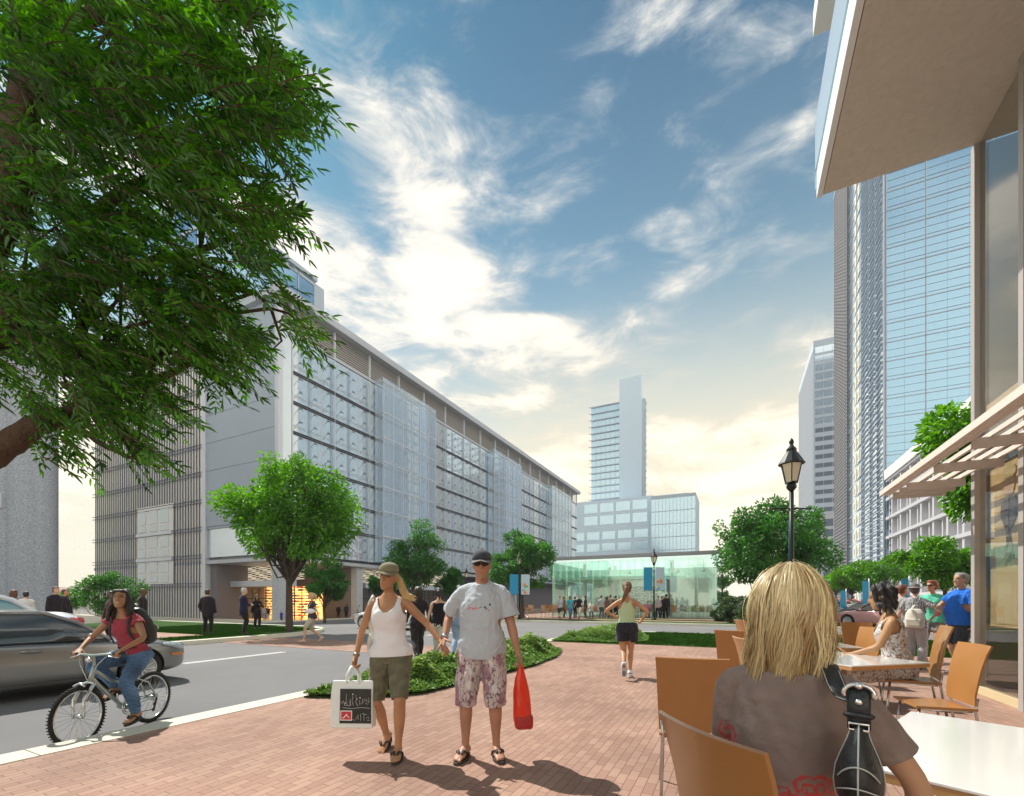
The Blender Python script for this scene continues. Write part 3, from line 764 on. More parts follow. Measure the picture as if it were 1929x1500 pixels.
def pavilion():
    X0, X1, Y, D = -14.2, -1.2, 36.6, 12; Z0 = -.016; Z = 5.0
    t = thing('glass_pavilion', 'single-storey green glass café pavilion with a thin flat roof', 'building', (X0, Y, Z0)); T = Matrix.Translation((-X0,-Y,-Z0))
    def P(n,b,m,par=None,**k): b.xform(T); return b.build(n,m,par or t,**k)
    GP = glass_mat('green_glass', (.92,.99,.955), (.88,1,.96), 1.5, .0, .08, glare=.05)
    b = MB(); b.box(X0-.8,X1+.9,Y-1.0,Y+D+.8,4.72,4.95); P('roof', b, mat('pavilion_roof',(.30,.31,.33),.5))
    b = MB(); b.box(X0-.2,X1+.2,Y-.3,Y+D,4.62,4.71); P('ceiling', b, mat('pavilion_ceiling',(.7,.8,.74),.7,emit=((.85,1,.93),.6)))
    b = MB()
    b.box(X0,X1,Y,Y+.03,Z0,4.6)
    P('front_glass', b, GP)
    b = MB(); b.box(X1-.03,X1,Y+.04,Y+D,Z0,4.6); b.box(X0,X0+.03,Y+.04,Y+D,Z0,4.6); P('side_glass', b, GP)
    b = MB()
    for k in range(23): x = X0+.15+k*.575; b.box(x-.012,x+.012,Y-.26,Y-.002,3.1 if k%2 else Z0,4.6)
    P('glass_fin', b, glass_mat('fin_green',(.75,.95,.88),(.9,1,.95),1.5,.0,.15))
    b = MB(); b.box(X0+.3,X1-3.2,Y+4,Y+D,3.1,3.35); b.prism([(X0+.6,Y+1.2),(X1-5.5,Y+2.6),(X1-2.5,Y+4),(X0+.6,Y+4)],3.12,3.4); P('mezzanine', b, mat('mint_panel',(.45,.72,.60),.6))
    b = MB(); b.box(X0+5.2,X1-4.0,Y+2.6,Y+6,Z0,3.05); b.box(X1-3.6,X1-.8,Y+3.5,Y+7,Z0,3.2); P('counter_core', b, mat('pavilion_white',(.80,.80,.74),.6))
    b = MB(); b.box(X0+5.8,X1-4.6,Y+2.5,Y+2.58,.9,2.5); c = P('menu_board', b, mat('menu_green',(.16,.20,.17),.5))
    b = MB(); r = random.Random(2)
    for k in range(60):
        x = X0+5.9+r.random()*2.2; z = 1.0+r.randrange(11)*.135; b.box(x,x+r.uniform(.1,.35),Y+2.46,Y+2.495,z,z+.05)
    P('menu_lines', b, mat('menu_white',(.8,.8,.75),.5))
    for (x,y) in ((X0+2,Y+3),(X0+4,Y+6),(X1-3.4,Y+2.2),(X0+3.0,Y+8)):
        b = MB(); b.lathe([(.16,Z0),(.16,4.6)],12,(x,y,0)); P('column', b, mat('pavilion_white'), smooth=True)
    b = MB(); b.box(X0,X1,Y,Y+D,Z0-.05,Z0+.012); P('floor', b, mat('pavilion_floor',(.5,.48,.42),.5))
    b = MB(); b.box(X0+.2,X1-.2,Y+D-.3,Y+D-.2,Z0,4.6); P('back_wall', b, mat('mint_wall',(.78,.90,.84),.6,noise=(.6,.12)))
    for k in range(6):
        b = MB(); b.lathe([(.02,4.6),(.02,3.9),(.16,3.6),(.16,3.55)],10,(X1-1.0-k*1.9,Y+1.6,0)); P('pendant_lamp', b, mat('pendant',(.75,.85,.78),.4), smooth=True)
pavilion()

def storefront():
    X = 3.25
    t = thing('corner_shop', 'glass-fronted corner shop with a cantilevered roof box beside the café tables', 'building', (X, 9.1, 0)); T = Matrix.Translation((-X,-9.1,0))
    POST = mat('shop_post', (.46,.43,.41), .5, .2); BROWN = mat('soffit_brown', (.60,.57,.52), .75, noise=(14,.10), bump=(120,.2))
    def P(n,b,m,par=None,**k): b.xform(T); return b.build(n,m,par or t,**k)
    b = MB(); b.box(1.31,9,-3.0,9.0,8.1,8.24); P('soffit', b, BROWN)
    b = MB(); b.box(1.22,1.30,-3.0,9.04,8.1,8.55); P('fascia', b, mat('white_fascia',(.80,.86,.90),.4))
    b = MB(); b.box(1.20,1.23,-3.0,9.05,8.56,9.4); b.box(1.2,9,9.02,9.05,8.25,9.4); P('fascia_glass', b, glass_mat('sky_glass',(.70,.92,.97),(.8,.97,1),1.5,.0,.2,glare=.4))
    b = MB(); b.box(1.18,9,-3.0,9.1,10.9,11.3); P('upper_slab', b, mat('white_fascia'))
    b = MB(); b.box(2.6,9,-3,8.4,8.3,10.85); P('upper_wall', b, mat('upper_glass_wall',(.55,.75,.82),.15,.4))
    for y in (9.04,7.78,6.4,5.0,3.6,2.2,.8,-.6):
        b = MB(); b.box(X-.09,X+.04,y-.055,y+.055,0,8.1); P('mullion', b, POST)
    G = glass_mat('store_glass', (.90,.91,.90), (.95,.98,1), 1.5, .0, .0)
    ys = (9.04,7.78,6.4,5.0,3.6,2.2,.8,-.6)
    for a,c in zip(ys[1:],ys[:-1]):
        b = MB(); b.box(X-.03,X-.01,a+.056,c-.056,.12,8.09); P('shop_window', b, G)
    b = MB(); b.box(X-.06,X+.02,-3,8.98,.004,.115); P('sill', b, mat('pale_sill',(.62,.50,.30),.6))
    b = MB(); b.box(X+.05,9,9.02,9.14,0,8.09); P('end_wall', b, mat('dim_plaster',(.20,.19,.18),.8))
    b = MB(); b.box(5.4,5.5,-3,9.0,0,8.0); b.box(X+.03,5.4,-3,9.0,4.0,4.2); P('inner_wall', b, mat('warm_plaster',(.55,.38,.22),.8,noise=(.9,.35)))
    b = MB(); b.box(X+.05,5.4,-3,9.0,.0,.06); P('floor', b, mat('shop_floor',(.30,.20,.13),.5))
    # advertising poster: someone in a tan coat and dark scarf
    b = MB(); b.box(3.32,3.36,7.90,8.96,1.0,3.25); po = P('poster', b, mat('poster_ground',(.62,.42,.20),.6,noise=(1.2,.5)))
    b = MB(); x = 3.615
    b.prism([(0,0)]*3,0,0) if False else None
    def flat(pts, mi, xo):
        v = [(xo,8.43-p[0]*.95,1.02+(p[1]-1.02)*.88) for p in pts]; b.add(v,[tuple(range(len(v)))],mi)
    def oval(cy,cz,ry,rz,mi,xo): flat([(cy+ry*math.cos(k*.3927),cz+rz*math.sin(k*.3927)) for k in range(16)],mi,xo)
    flat([(-.34,1.05),(.32,1.05),(.40,2.3),(.30,2.8),(.10,2.98),(-.12,2.98),(-.34,2.75),(-.44,2.2)],0,3.312)
    oval(0,3.22,.15,.23,1,3.309); flat([(-.2,2.95),(.2,3.0),(.26,2.75),(.05,2.45),(.16,2.05),(-.02,2.0),(-.08,2.5),(-.22,2.75)],2,3.306)
    oval(.02,3.40,.17,.13,3,3.303); flat([(-.40,2.1),(-.1,1.95),(.12,2.2),(.08,2.32),(-.14,2.12),(-.36,2.3)],0,3.300)
    b.xform(T); b.build('poster_print', [mat('tan_print',(.55,.42,.24),.6),mat('face_print',(.62,.42,.30),.6),mat('scarf_print',(.10,.08,.09),.6),mat('hair_print',(.50,.36,.15),.6)], po)
    # white trellis canopy over the window
    CR = mat('trellis_cream', (.74,.66,.59), .55); CB = mat('trellis_beam', (.56,.48,.42), .6, noise=(5,.08)); ZC = 3.22
    k = thing('trellis_canopy', 'cream slatted sun canopy fixed over the corner shop window', 'canopy', (X, 9.1, ZC)); T2 = Matrix.Translation((-X,-9.1,-ZC))
    for i,x in enumerate((2.30,2.36,2.42,2.60,2.76,2.92,3.08)):
        b = MB(); b.box(x,x+.028,-1,10.1,ZC,ZC+.085) if i < 3 else b.box(x,x+.035,-1,10.0,ZC+.02,ZC+.075)
        b.xform(T2); b.build('slat', CR, k)
    for y in (9.9,9.55,9.2,8.1,7.0,5.9,4.8,3.7,2.6,1.5):
        b = MB(); b.box(2.45,3.14,y,y+.05,ZC-.10,ZC+.015); b.xform(T2); b.build('beam', CB, k)
storefront()

# far town on the other bank of the river
r = random.Random(11)
TOWN = [mat('far_plaster_%s'%n, c, .9) for n,c in (('cream',(.50,.45,.38)),('rose',(.46,.37,.32)),('grey',(.40,.40,.40)))]
for i in range(34):
    x = -446-r.random()*90; y = 120+i*7+r.random()*8; w,d,h = r.uniform(6,14),r.uniform(6,10),r.uniform(5,17)
    t = thing('river_house', 'small hazy building of the town across the river', 'building', (x,y,-3.2), r.random(), 'buildings of the town across the river')
    b = MB(); b.box(-w/2,w/2,-d/2,d/2,0,h); b.build('wall', r.choice(TOWN), t)
    b = MB(); b.add([(-w/2-.4,-d/2-.4,h),(w/2+.4,-d/2-.4,h),(w/2+.4,d/2+.4,h),(-w/2-.4,d/2+.4,h),(-w/2,0,h+2.4),(w/2,0,h+2.4)],[(0,1,5,4),(2,3,4,5),(1,2,5),(3,0,4),(3,2,1,0)])
    b.build('roof', mat('far_tiles',(.36,.26,.22),.9), t)
# ================================================================ people
SKIN = mat('skin', (.5,.3,.2), .5, attr=True, sss=.06, spec=.35)
SKINS = {'tan': (.46,.25,.15), 'light': (.56,.34,.24), 'brown': (.24,.12,.07), 'dark': (.11,.055,.035), 'red': (.55,.28,.20), 'gold': (.50,.29,.15)}
def cloth(name, col, rough=.85, **k):
    k.setdefault('bump', (180,.12)); return mat(name, col, rough, sheen=.15, spec=.2, **k)
HAIRM = {}
def hair_mat(name, col):
    return mat('hair_'+name, col, .45, noise=(60,.35,(1,1,.12)), bump=(90,.5))

def ik(a, t, l1, l2, pole):
    d = t - a; L = d.length; Lm = (l1+l2)*.999
    if L > Lm: t = a + d*(Lm/L); d = t-a; L = Lm
    if L < abs(l1-l2)+.02: L = abs(l1-l2)+.02
    u = d.normalized(); x = (l1*l1-l2*l2+L*L)/(2*L); h = math.sqrt(max(l1*l1-x*x, 0))
    p = Vector(pole); p = p - u*p.dot(u)
    if p.length < 1e-5: p = Vector((0,1,0))
    return a + u*x + p.normalized()*h, t

class Fig:
    """a posed figure in its own frame: faces +Y, +X is its right hand side; all lengths for a 1.75 m adult, scaled by h"""
    def __init__(s, h=1.75, sex='m', fat=0.0, lean=0, twist=0, tilt=0, hipz=None, hipxy=(0,0),
                 feet=((-.10,.02,.08),(.10,-.02,.08)), hands=((-.27,.06,.83),(.27,.06,.83)),
                 fpitch=(0,0), fyaw=(-8,8), epole=((-.5,-1,0),(.5,-1,0)), kpole=((0,1,0),(0,1,0)), head=(0,0,0), hz=0, sw=None):
        s.k = h/1.75; s.sex = sex; s.fat = fat
        f = sex == 'f'
        s.sw = sw or (.152 if f else .178); s.hw = .085 if f else .088
        A = [Vector(p) for p in feet]
        if hipz is None:
            hipz = .93
            for i in (0,1):
                hx = -s.hw if i == 0 else s.hw
                dx = math.hypot(A[i].x-hx-hipxy[0], A[i].y-hipxy[1])
                hipz = min(hipz, A[i].z + math.sqrt(max(.845**2-dx*dx,.1)))
        s.pel = Vector((hipxy[0],hipxy[1],hipz)); up = .04
        s.M = Matrix.Rotation(R_(-twist),3,'Z') @ Matrix.Rotation(R_(-lean),3,'X') @ Matrix.Rotation(R_(tilt),3,'Y')
        s.hip = [s.pel+Vector((-s.hw,0,-.03)), s.pel+Vector((s.hw,0,-.03))]
        s.ank = []; s.knee = []
        for i in (0,1):
            k, t = ik(s.hip[i], A[i], .42, .42, kpole[i]); s.knee.append(k); s.ank.append(t)
        s.sh = [s.U(-s.sw,-.005,1.385), s.U(s.sw,-.005,1.385)]
        s.elb = []; s.wri = []
        for i in (0,1):
            e, w = ik(s.sh[i], Vector(hands[i]), .285, .255, epole[i]); s.elb.append(e); s.wri.append(w)
        s.neck = s.U(0,-.01,1.475)
        s.H = Matrix.Rotation(R_(-twist*.4),3,'Z') @ Matrix.Rotation(R_(-head[0]),3,'Z') @ Matrix.Rotation(R_(-head[1]),3,'X') @ Matrix.Rotation(R_(head[2]),3,'Y')
        s.hc = s.U(0,.0,1.50) + s.H @ Vector((0,.025,.135))
        s.fp = fpitch; s.fy = fyaw
    def U(s, x, y, z): return s.pel + s.M @ Vector((x,y,z-.93))
    def Hd(s, x, y, z): return s.hc + s.H @ Vector((x,y,z))
    PROF_M = [(.82,.135,.10,0),(.88,.165,.115,0),(.95,.165,.115,0),(1.05,.148,.105,.0),(1.15,.152,.108,.005),(1.26,.166,.115,.005),(1.33,.170,.112,0),(1.385,.150,.095,-.005),(1.425,.105,.075,-.01),(1.46,.066,.060,-.01),(1.49,.054,.056,-.01)]
    PROF_F = [(.82,.140,.105,-.01),(.88,.172,.122,-.012),(.95,.165,.118,-.01),(1.04,.130,.096,0),(1.12,.124,.092,.004),(1.22,.142,.108,.012),(1.30,.146,.112,.014),(1.37,.142,.092,0),(1.43,.105,.068,-.008),(1.48,.050,.050,-.01)]
    def prof(s, z, off=0.0):
        P = s.PROF_F if s.sex == 'f' else s.PROF_M
        for a, c in zip(P[:-1], P[1:]):
            if z <= c[0] or c is P[-1]:
                t = min(max((z-a[0])/(c[0]-a[0]),0),1); r = [a[i]+(c[i]-a[i])*t for i in (1,2,3)]
                w = max(0, 1-abs(z-1.08)/.3)*s.fat
                return r[0]+off+w*.35, r[1]+off+w*.6, r[2]+w*.35
    def torso(s, b, z0, z1, off=0.0, flare=0.0, n=20, step=.04):
        X, Y = s.M @ Vector((1,0,0)), s.M @ Vector((0,1,0)); k = max(2,int((z1-z0)/step)); R = []
        for i in range(k+1):
            z = z0+(z1-z0)*i/k; rx, ry, dy = s.prof(z, off); t = max(0,1-(z-z0)/.25)*flare
            R.append((s.U(0,dy,z), X, Y, rx+t, ry+t*.8))
        b.loft(R, n)
    def leg(s, b, i, f0=0.0, f1=1.0, off=0.0, flare=0.0, cap='dome', n=14):
        H, K, A = s.hip[i], s.knee[i], s.ank[i]; w = 1.0 if s.sex == 'm' else .97
        key = [(0,.092),(.12,.090),(.3,.077),(.46,.060),(.5,.056),(.56,.054),(.66,.056),(.78,.047),(.92,.034),(1.0,.034)]
        pts = []; rad = []; m = 13
        for q in range(m+1):
            f = f0+(f1-f0)*q/m
            p = H.lerp(K, f*2) if f < .5 else K.lerp(A, f*2-1)
            if .5 < f < .95: 
                back = (K-A).cross(Vector((1,0,0))).normalized(); p = p - back*.016*math.sin((f-.5)/.45*math.pi)*(1 if back.y > 0 else -1)
            for a, c in zip(key[:-1], key[1:]):
                if f <= c[0]: r = a[1]+(c[1]-a[1])*(f-a[0])/(c[0]-a[0]); break
            pts.append(p); rad.append(r*w+off+flare*max(0,(f-f0)/(f1-f0)-.35)+s.fat*.1*max(0,.5-f))
        b.tube(pts, rad, n, cap)
    def arm(s, b, i, f0=0.0, f1=1.0, off=0.0, cap='dome', n=12, flare=0):
        S, E, W = s.sh[i], s.elb[i], s.wri[i]; w = 1.0 if s.sex == 'm' else .82
        key = [(0,.050),(.1,.053),(.3,.047),(.46,.040),(.52,.040),(.62,.041),(.8,.033),(1.0,.025)]
        pts = []; rad = []; m = 11
        for q in range(m+1):
            f = f0+(f1-f0)*q/m; p = S.lerp(E, f*2) if f < .5 else E.lerp(W, f*2-1)
            for a, c in zip(key[:-1], key[1:]):
                if f <= c[0]: r = a[1]+(c[1]-a[1])*(f-a[0])/(c[0]-a[0]); break
            pts.append(p); rad.append(r*w+off+flare*q/m)
        b.tube(pts, rad, n, cap)
    def foot_dirs(s, i):
        M = Matrix.Rotation(R_(-s.fy[i]),3,'Z') @ Matrix.Rotation(R_(s.fp[i]),3,'X')
        return M
    def foot(s, b, i, off=0.0):
        A = s.ank[i]; M = s.foot_dirs(i)
        R = []
        for y,rx,rz,zc in ((-.065,.020,.022,-.045),(-.055,.032,.036,-.040),(-.02,.036,.045,-.032),(.04,.038,.042,-.036),(.10,.044,.028,-.050),(.15,.044,.020,-.058),(.182,.030,.013,-.064),(.19,.016,.008,-.066)):
            R.append((A+M@Vector((0,y,zc)), M@Vector((1,0,0)), M@Vector((0,0,1)), rx+off, rz+off))
        b.loft([(c,-x,z,a,e) for c,x,z,a,e in R], 12)
    def toes(s, b, i):
        A = s.ank[i]; M = s.foot_dirs(i); sg = -1 if i == 0 else 1
        for q,(x,l,r) in enumerate(((-.028,.195,.012),(-.008,.19,.009),(.008,.184,.0085),(.022,.175,.008),(.035,.163,.0075))):
            b.tube([A+M@Vector((sg*x,.13,-.058)),A+M@Vector((sg*x,l-.015,-.062)),A+M@Vector((sg*x,l,-.068))],[r,r,r*.9],7)
    def hand(s, b, i, curl=.5, palm=None, fine=True, spread=.0):
        """palm plus five separate bent fingers; palm = direction the palm faces"""
        W, E = s.wri[i], s.elb[i]; d = (W-E).normalized(); sg = -1 if i == 0 else 1
        pm = Vector(palm) if palm else s.M @ Vector((-sg,.25,0)); pm = (pm - d*pm.dot(d)).normalized()
        side = d.cross(pm)*sg     # towards the thumb
        if side.dot(s.M @ Vector((0,1,0))) < 0 and palm is None: side = -side
        b.tube([W-d*.02,W+d*.02,W+d*.06,W+d*.085],[(.024,.020),(.034,.017),(.041,.015),(.040,.013)],10,'dome',side=side)
        k = s.k
        def seg(base, dr, ax, lens, rs, bends):
            pts=[base]; dd=dr.copy(); 
            for L,bn in zip(lens,bends):
                dd = Matrix.Rotation(bn,3,ax) @ dd; pts.append(pts[-1]+dd*L)
            b.tube(pts, rs, 7)
        ax = d.cross(pm)
        for q,(o,L) in enumerate(((.030,.074),(.010,.083),(-.010,.077),(-.029,.060))):
            base = W + d*.083 + side*o; dr = (d + side*(o*spread*6)).normalized(); c = curl*(1+.1*q)
            seg(base, dr, ax, (L*.45,L*.32,L*.26), (.0098,.0092,.0085,.007), (c*.9,c*1.1,c*.7))
        tb = W + d*.025 + side*.028; td = (d*.55 + side*.75 + pm*.3).normalized()
        seg(tb, td, side.cross(pm)*-1, (.036,.030,.024), (.0125,.0115,.010,.008), (0,-.25,-.3) if True else 0)
    def headmesh(s, b):
        f = .95 if s.sex == 'f' else 1.0
        X, Y = s.H @ Vector((1,0,0)), s.H @ Vector((0,1,0)); R = []
        for z,rx,ry,dy in ((-.118,.022,.024,.060),(-.108,.036,.040,.050),(-.085,.051,.062,.030),(-.055,.061,.080,.014),(-.02,.067,.088,.004),(.015,.071,.094,-.002),(.05,.073,.096,-.006),(.08,.066,.088,-.010),(.103,.048,.066,-.012),(.118,.022,.03,-.012)):
            R.append((s.Hd(0,dy,z), X, Y, rx*f, ry*f))
        b.loft(R, 18)
        b.tube([s.Hd(0,.086,.022),s.Hd(0,.099,.0),s.Hd(0,.110,-.022),s.Hd(0,.092,-.030)],[.008,.010,.014,.012],8)
        for sx in (-1,1):
            b.ell(s.Hd(sx*.072*f,-.005,-.005),(.010,.020,.032),s.H,8,6)
            b.ell(s.Hd(sx*.011,.101,-.027),(.009,.010,.008),s.H,8,5)
        b.ell(s.Hd(0,.088,-.060),(.024,.010,.007),s.H,10,5); b.ell(s.Hd(0,.086,-.071),(.021,.010,.008),s.H,10,5)
        b.ell(s.Hd(0,.078,.030),(.052,.016,.010),s.H,12,5)
    def neckmesh(s, b):
        r = .056 if s.sex == 'm' else .045
        b.tube([s.U(0,-.012,1.42),s.neck,s.Hd(0,-.005,-.06)],[r*1.15,r,r*.97],14)

def finish(fig, name, me, mats, parent):
    set_coords(me, coords(me)*fig.k); return put(name, me, mats, parent, smooth=True)

def yoke(fig, b, off):
    w = fig.sw; m = fig.sex == 'm'; r = .047 if m else .040
    b.tube([fig.U(-w,-.005,1.385),fig.U(-w*.55,-.01,1.412),fig.U(0,-.012,1.425),fig.U(w*.55,-.01,1.412),fig.U(w,-.005,1.385)],[r+off,r*1.08+off,r*1.15+off,r*1.08+off,r+off],12)

def skin_cols(fig, me, base, fair=0):
    c = coords(me); n = len(c); cols = np.tile(np.array(base,np.float32),(n,1))
    H = np.array(fig.H); L = (c - np.array(fig.hc)) @ H          # head frame
    def spot(x,y,z,rx,rz): return np.exp(-(((L[:,0]-x)/rx)**2+((L[:,2]-z)/rz)**2)) * (np.abs(L[:,1]-y) < .05)
    def mixin(w, col):
        nonlocal cols; w = np.clip(w,0,1)[:,None]; cols = cols*(1-w)+np.array(col)*w
    for sx in (-1,1):
        mixin(spot(sx*.033,.075,.012,.017,.009)*1.2, (.10,.06,.045))
        mixin(spot(sx*.033,.075,.036,.022,.006)*.9, (.07,.045,.03))
        mixin(spot(sx*.05,.06,-.03,.02,.02)*.25, (base[0]*1.1,base[1]*.75,base[2]*.7))
    mixin(spot(0,.09,-.062,.022,.008)*.8, (base[0]*.75,base[1]*.42,base[2]*.42))
    cols *= (1+.06*wav(c,5,40,5))[:,None]
    return cols

def make_body(fig, parent, base, voxel=.008, hands=(.5,.5), palms=(None,None), toes=False, thigh=.40):
    b = MB(); fig.torso(b, .84, 1.03, -.016); fig.torso(b, 1.0, 1.485)
    fig.neckmesh(b); fig.headmesh(b)
    yoke(fig,b,0)
    for i in (0,1):
        fig.leg(b,i,0,thigh,-.013); fig.leg(b,i,thigh-.05,1.0); fig.arm(b,i); fig.foot(b,i)
        if toes: fig.toes(b,i)
        if voxel > .0065: fig.hand(b,i,hands[i],palms[i])
    if voxel <= .0065:
        me = fuse(b, voxel, 3)
        hb = MB()
        for i in (0,1): fig.hand(hb,i,hands[i],palms[i])
        hm = fuse(hb, .0038, 2)
        bm = bmesh.new(); bm.from_mesh(me); bm.from_mesh(hm); me2 = bpy.data.meshes.new('body'); bm.to_mesh(me2); bm.free(); me = me2
    else: me = fuse(b, voxel, 3 if voxel < .02 else 1)
    # eye sockets
    if voxel < .012:
        c = coords(me); L = (c-np.array(fig.hc)) @ np.array(fig.H); w = 0
        for sx in (-1,1): w = w + np.exp(-(((L[:,0]-sx*.032)/.014)**2+((L[:,2]-.012)/.010)**2))*(L[:,1]>.03)
        push(me, -.006*w)
    paint(me, skin_cols(fig, me, base))
    return finish(fig, 'body', me, SKIN, parent)

def garment(fig, name, mb, m, parent, voxel, fold=0.0, freq=16, seed=1, smooth=3, colfn=None, aniso=(1,1,.5)):
    me = fuse(mb, voxel, smooth); cuts = getattr(mb,'cuts',[]) if voxel < .0125 else []
    if fold:
        c = coords(me); a = wav(c,seed,freq,8,aniso); bq = wav(c+a[:,None]*.03,seed+9,freq*2.3,8,aniso)
        push(me, fold*(.5+.75*a + .45*bq - .55*np.abs(wav(c,seed+4,freq*1.3,6,aniso))))
    if cuts:
        bm = bmesh.new(); bm.from_mesh(me)
        for p, d, rad in cuts:
            g = [f for f in bm.faces if (f.calc_center_median()-p).length < rad]
            g = set(g) | {e for f in g for e in f.edges} | {v for f in g for v in f.verts}
            bmesh.ops.bisect_plane(bm, geom=list(g), plane_co=p, plane_no=d, clear_outer=True)
        bm.to_mesh(me); bm.free()
    if colfn: paint(me, colfn(fig, coords(me)))
    o = finish(fig, name, me, m, parent)
    if cuts: s = o.modifiers.new('s','SOLIDIFY'); s.thickness = .005; s.offset = -.2
    return o

def top_mesh(fig, hem=.88, off=.014, flare=.0, sleeve=.3, soff=.012, neck=1.46, sflare=.012):
    b = MB(); b.cuts = []; fig.torso(b, hem-.03, neck, off, flare)
    b.cuts.append((fig.U(0,0,hem), fig.M @ Vector((0,0,-1)), .34))
    if sleeve > 0:
        for i in (0,1):
            fig.arm(b, i, 0, sleeve+.04, soff, 'flat', 14, sflare)
            S,E,W = fig.sh[i],fig.elb[i],fig.wri[i]; b.cuts.append((S.lerp(E,sleeve*2),(E-S).normalized(),.13) if sleeve < .5 else (E.lerp(W,min(1,sleeve*2-1)-.02),(W-E).normalized(),.07))
        yoke(fig,b,soff+.002)
    return b
def bottom_mesh(fig, top=.98, f1=.45, off=.016, flare=.0):
    b = MB(); b.cuts = []; fig.torso(b, .84, top, max(off*.9,.020))
    for i in (0,1):
        fig.leg(b, i, 0, f1+.03, off, flare, 'flat', 16); H,K,A = fig.hip[i],fig.knee[i],fig.ank[i]
        b.cuts.append((H.lerp(K,f1*2),(K-H).normalized(),.14) if f1 < .5 else (K.lerp(A,f1*2-1),(A-K).normalized(),.11))
    return b
def shoe_mesh(fig, i, off=.008, heel=True):
    b = MB(); fig.foot(b, i, off)
    if heel:
        A = fig.ank[i]; M = fig.foot_dirs(i)
        b.loft([(A+M@Vector((0,-.005,z)),M@Vector((1,0,0)),M@Vector((0,1,0)),rx,ry) for z,rx,ry in ((-.05,.04,.05),(-.02,.04,.05),(.01,.042,.048),(.03,.042,.046))],12)
    return b
def flipflop(fig, i, parent, m, ms):
    A = fig.ank[i]; M = fig.foot_dirs(i); b = MB(); R=[]
    out = []
    for q in range(20):
        a = 2*math.pi*q/20; x = math.cos(a)*(.046 if math.sin(a) > 0 else .038); y = .062+math.sin(a)*.142; out.append((x,y))
    vs=[A+M@Vector((x*1.12,y+(.01 if y>.1 else 0),-.102)) for x,y in out]+[A+M@Vector((x*1.12,y+(.01 if y>.1 else 0),-.078)) for x,y in out]
    b.add(vs,[tuple(range(20))[::-1],tuple(range(20,40))]+[(q,(q+1)%20,20+(q+1)%20,20+q) for q in range(20)])
    o = b.build('sandal_sole', m, parent); 
    b = MB(); sg = -1 if i == 0 else 1
    for sx in (-1,1): b.tube([A+M@Vector((-sg*.012,.150,-.055)),A+M@Vector((sx*.024,.105,-.010)),A+M@Vector((sx*.046,.065,-.035)),A+M@Vector((sx*.046,.04,-.07))],[.010,.013,.013,.011],6,'flat',flat=.6)
    s_ = b.build('sandal_strap', ms, o, smooth=True)
    for q in (o,s_): set_coords(q.data, coords(q.data)*fig.k)
    return o

def hair_cap(fig, long=0.0, vol=.012, back=True, bun=False, tail=None, seed=1, fringe=True, voxel=.010, fold=.006):
    """hair as one modelled mass: skull cap, optional length down the neck, bun or pony tail (list of head-frame points)"""
    b = MB(); X,Y,Z = (fig.H @ Vector(v) for v in ((1,0,0),(0,1,0),(0,0,1)))
    R=[]
    for z,rx,ry,dy in ((.005,.074,.074,-.040),(.03,.078,.084,-.030),(.055,.078,.082,-.030),(.082,.072,.086,-.017),(.105,.054,.073,-.013),(.122,.03,.04,-.013)):
        R.append((fig.Hd(0,dy,z),X,Y,rx+vol,ry+vol))
    b.loft(R,16)
    b.ell(fig.Hd(0,-.045,-.02),(.070+vol,.062+vol,.075),fig.H,14,8)
    if long > 0:
        for sx in (-1,0,1):
            b.tube([fig.Hd(sx*.045,-.05,.02),fig.Hd(sx*.056,-.058,-.08),fig.Hd(sx*.056,-.062,-.10-long*.5),fig.Hd(sx*.05,-.066,-.10-long)],[(.05+vol,.04+vol),(.045+vol,.035+vol),(.04,.03),(.018,.014)],10,side=X)
            if sx: b.tube([fig.Hd(sx*.062,.01,.05),fig.Hd(sx*.078,-.005,-.04),fig.Hd(sx*.078,-.02,-.10-long*.5)],[.022,.024,.014],8)
    if bun: b.ell(fig.Hd(0,-.105,.05),(.045,.045,.042),fig.H,12,8)
    if tail:
        n = len(tail); b.tube([fig.Hd(*p) for p in tail],[.020]+[.042*(1-.75*abs(q/(n-1)-.35)) for q in range(1,n-1)]+[.008],10)
    me = fuse(b, voxel, 2)
    c = coords(me); push(me, fold*wav(c,seed,55,8,(1,1,.25)))
    return me

def cap_hat(fig, parent, m, mb_, brim=True):
    X,Y = fig.H @ Vector((1,0,0)), fig.H @ Vector((0,1,0)); b = MB(); R=[]
    for z,rx,ry,dy in ((.045,.083,.108,-.008),(.065,.084,.109,-.008),(.09,.079,.103,-.009),(.113,.064,.085,-.011),(.128,.038,.05,-.013),(.134,.012,.016,-.013)): R.append((fig.Hd(0,dy,z),X,Y,rx,ry))
    b.loft(R,24); b.ell(fig.Hd(0,-.013,.135),(.009,.009,.006),fig.H,8,5)
    o = b.build('cap', m, parent, smooth=True)
    b = MB(); n = 13; vs=[]
    for lay in (0,-.006):
        for q in range(n):
            a = math.pi*(.08+.84*q/(n-1)); x0,y0 = .083*math.cos(a), -.008+.106*math.sin(a); L = .072*math.sin(a)**.6
            dz = -.012*abs(math.cos(a))
            vs += [fig.Hd(x0,y0,.050+dz+lay), fig.Hd(x0*1.04,y0+L,.042+dz*2.0+lay)]
    f=[]
    for q in range(n-1): a=2*q; f += [(a,a+2,a+3,a+1),(2*n+a,2*n+a+1,2*n+a+3,2*n+a+2),(a+1,a+3,2*n+a+3,2*n+a+1),(a,2*n+a,2*n+a+2,a+2)]
    f += [(0,1,2*n+1,2*n),(2*n-2,4*n-2,4*n-1,2*n-1)]
    b.add(vs,f); p = b.build('brim', mb_, o, smooth=False)
    for q in (o,p): set_coords(q.data, coords(q.data)*fig.k)
    return o
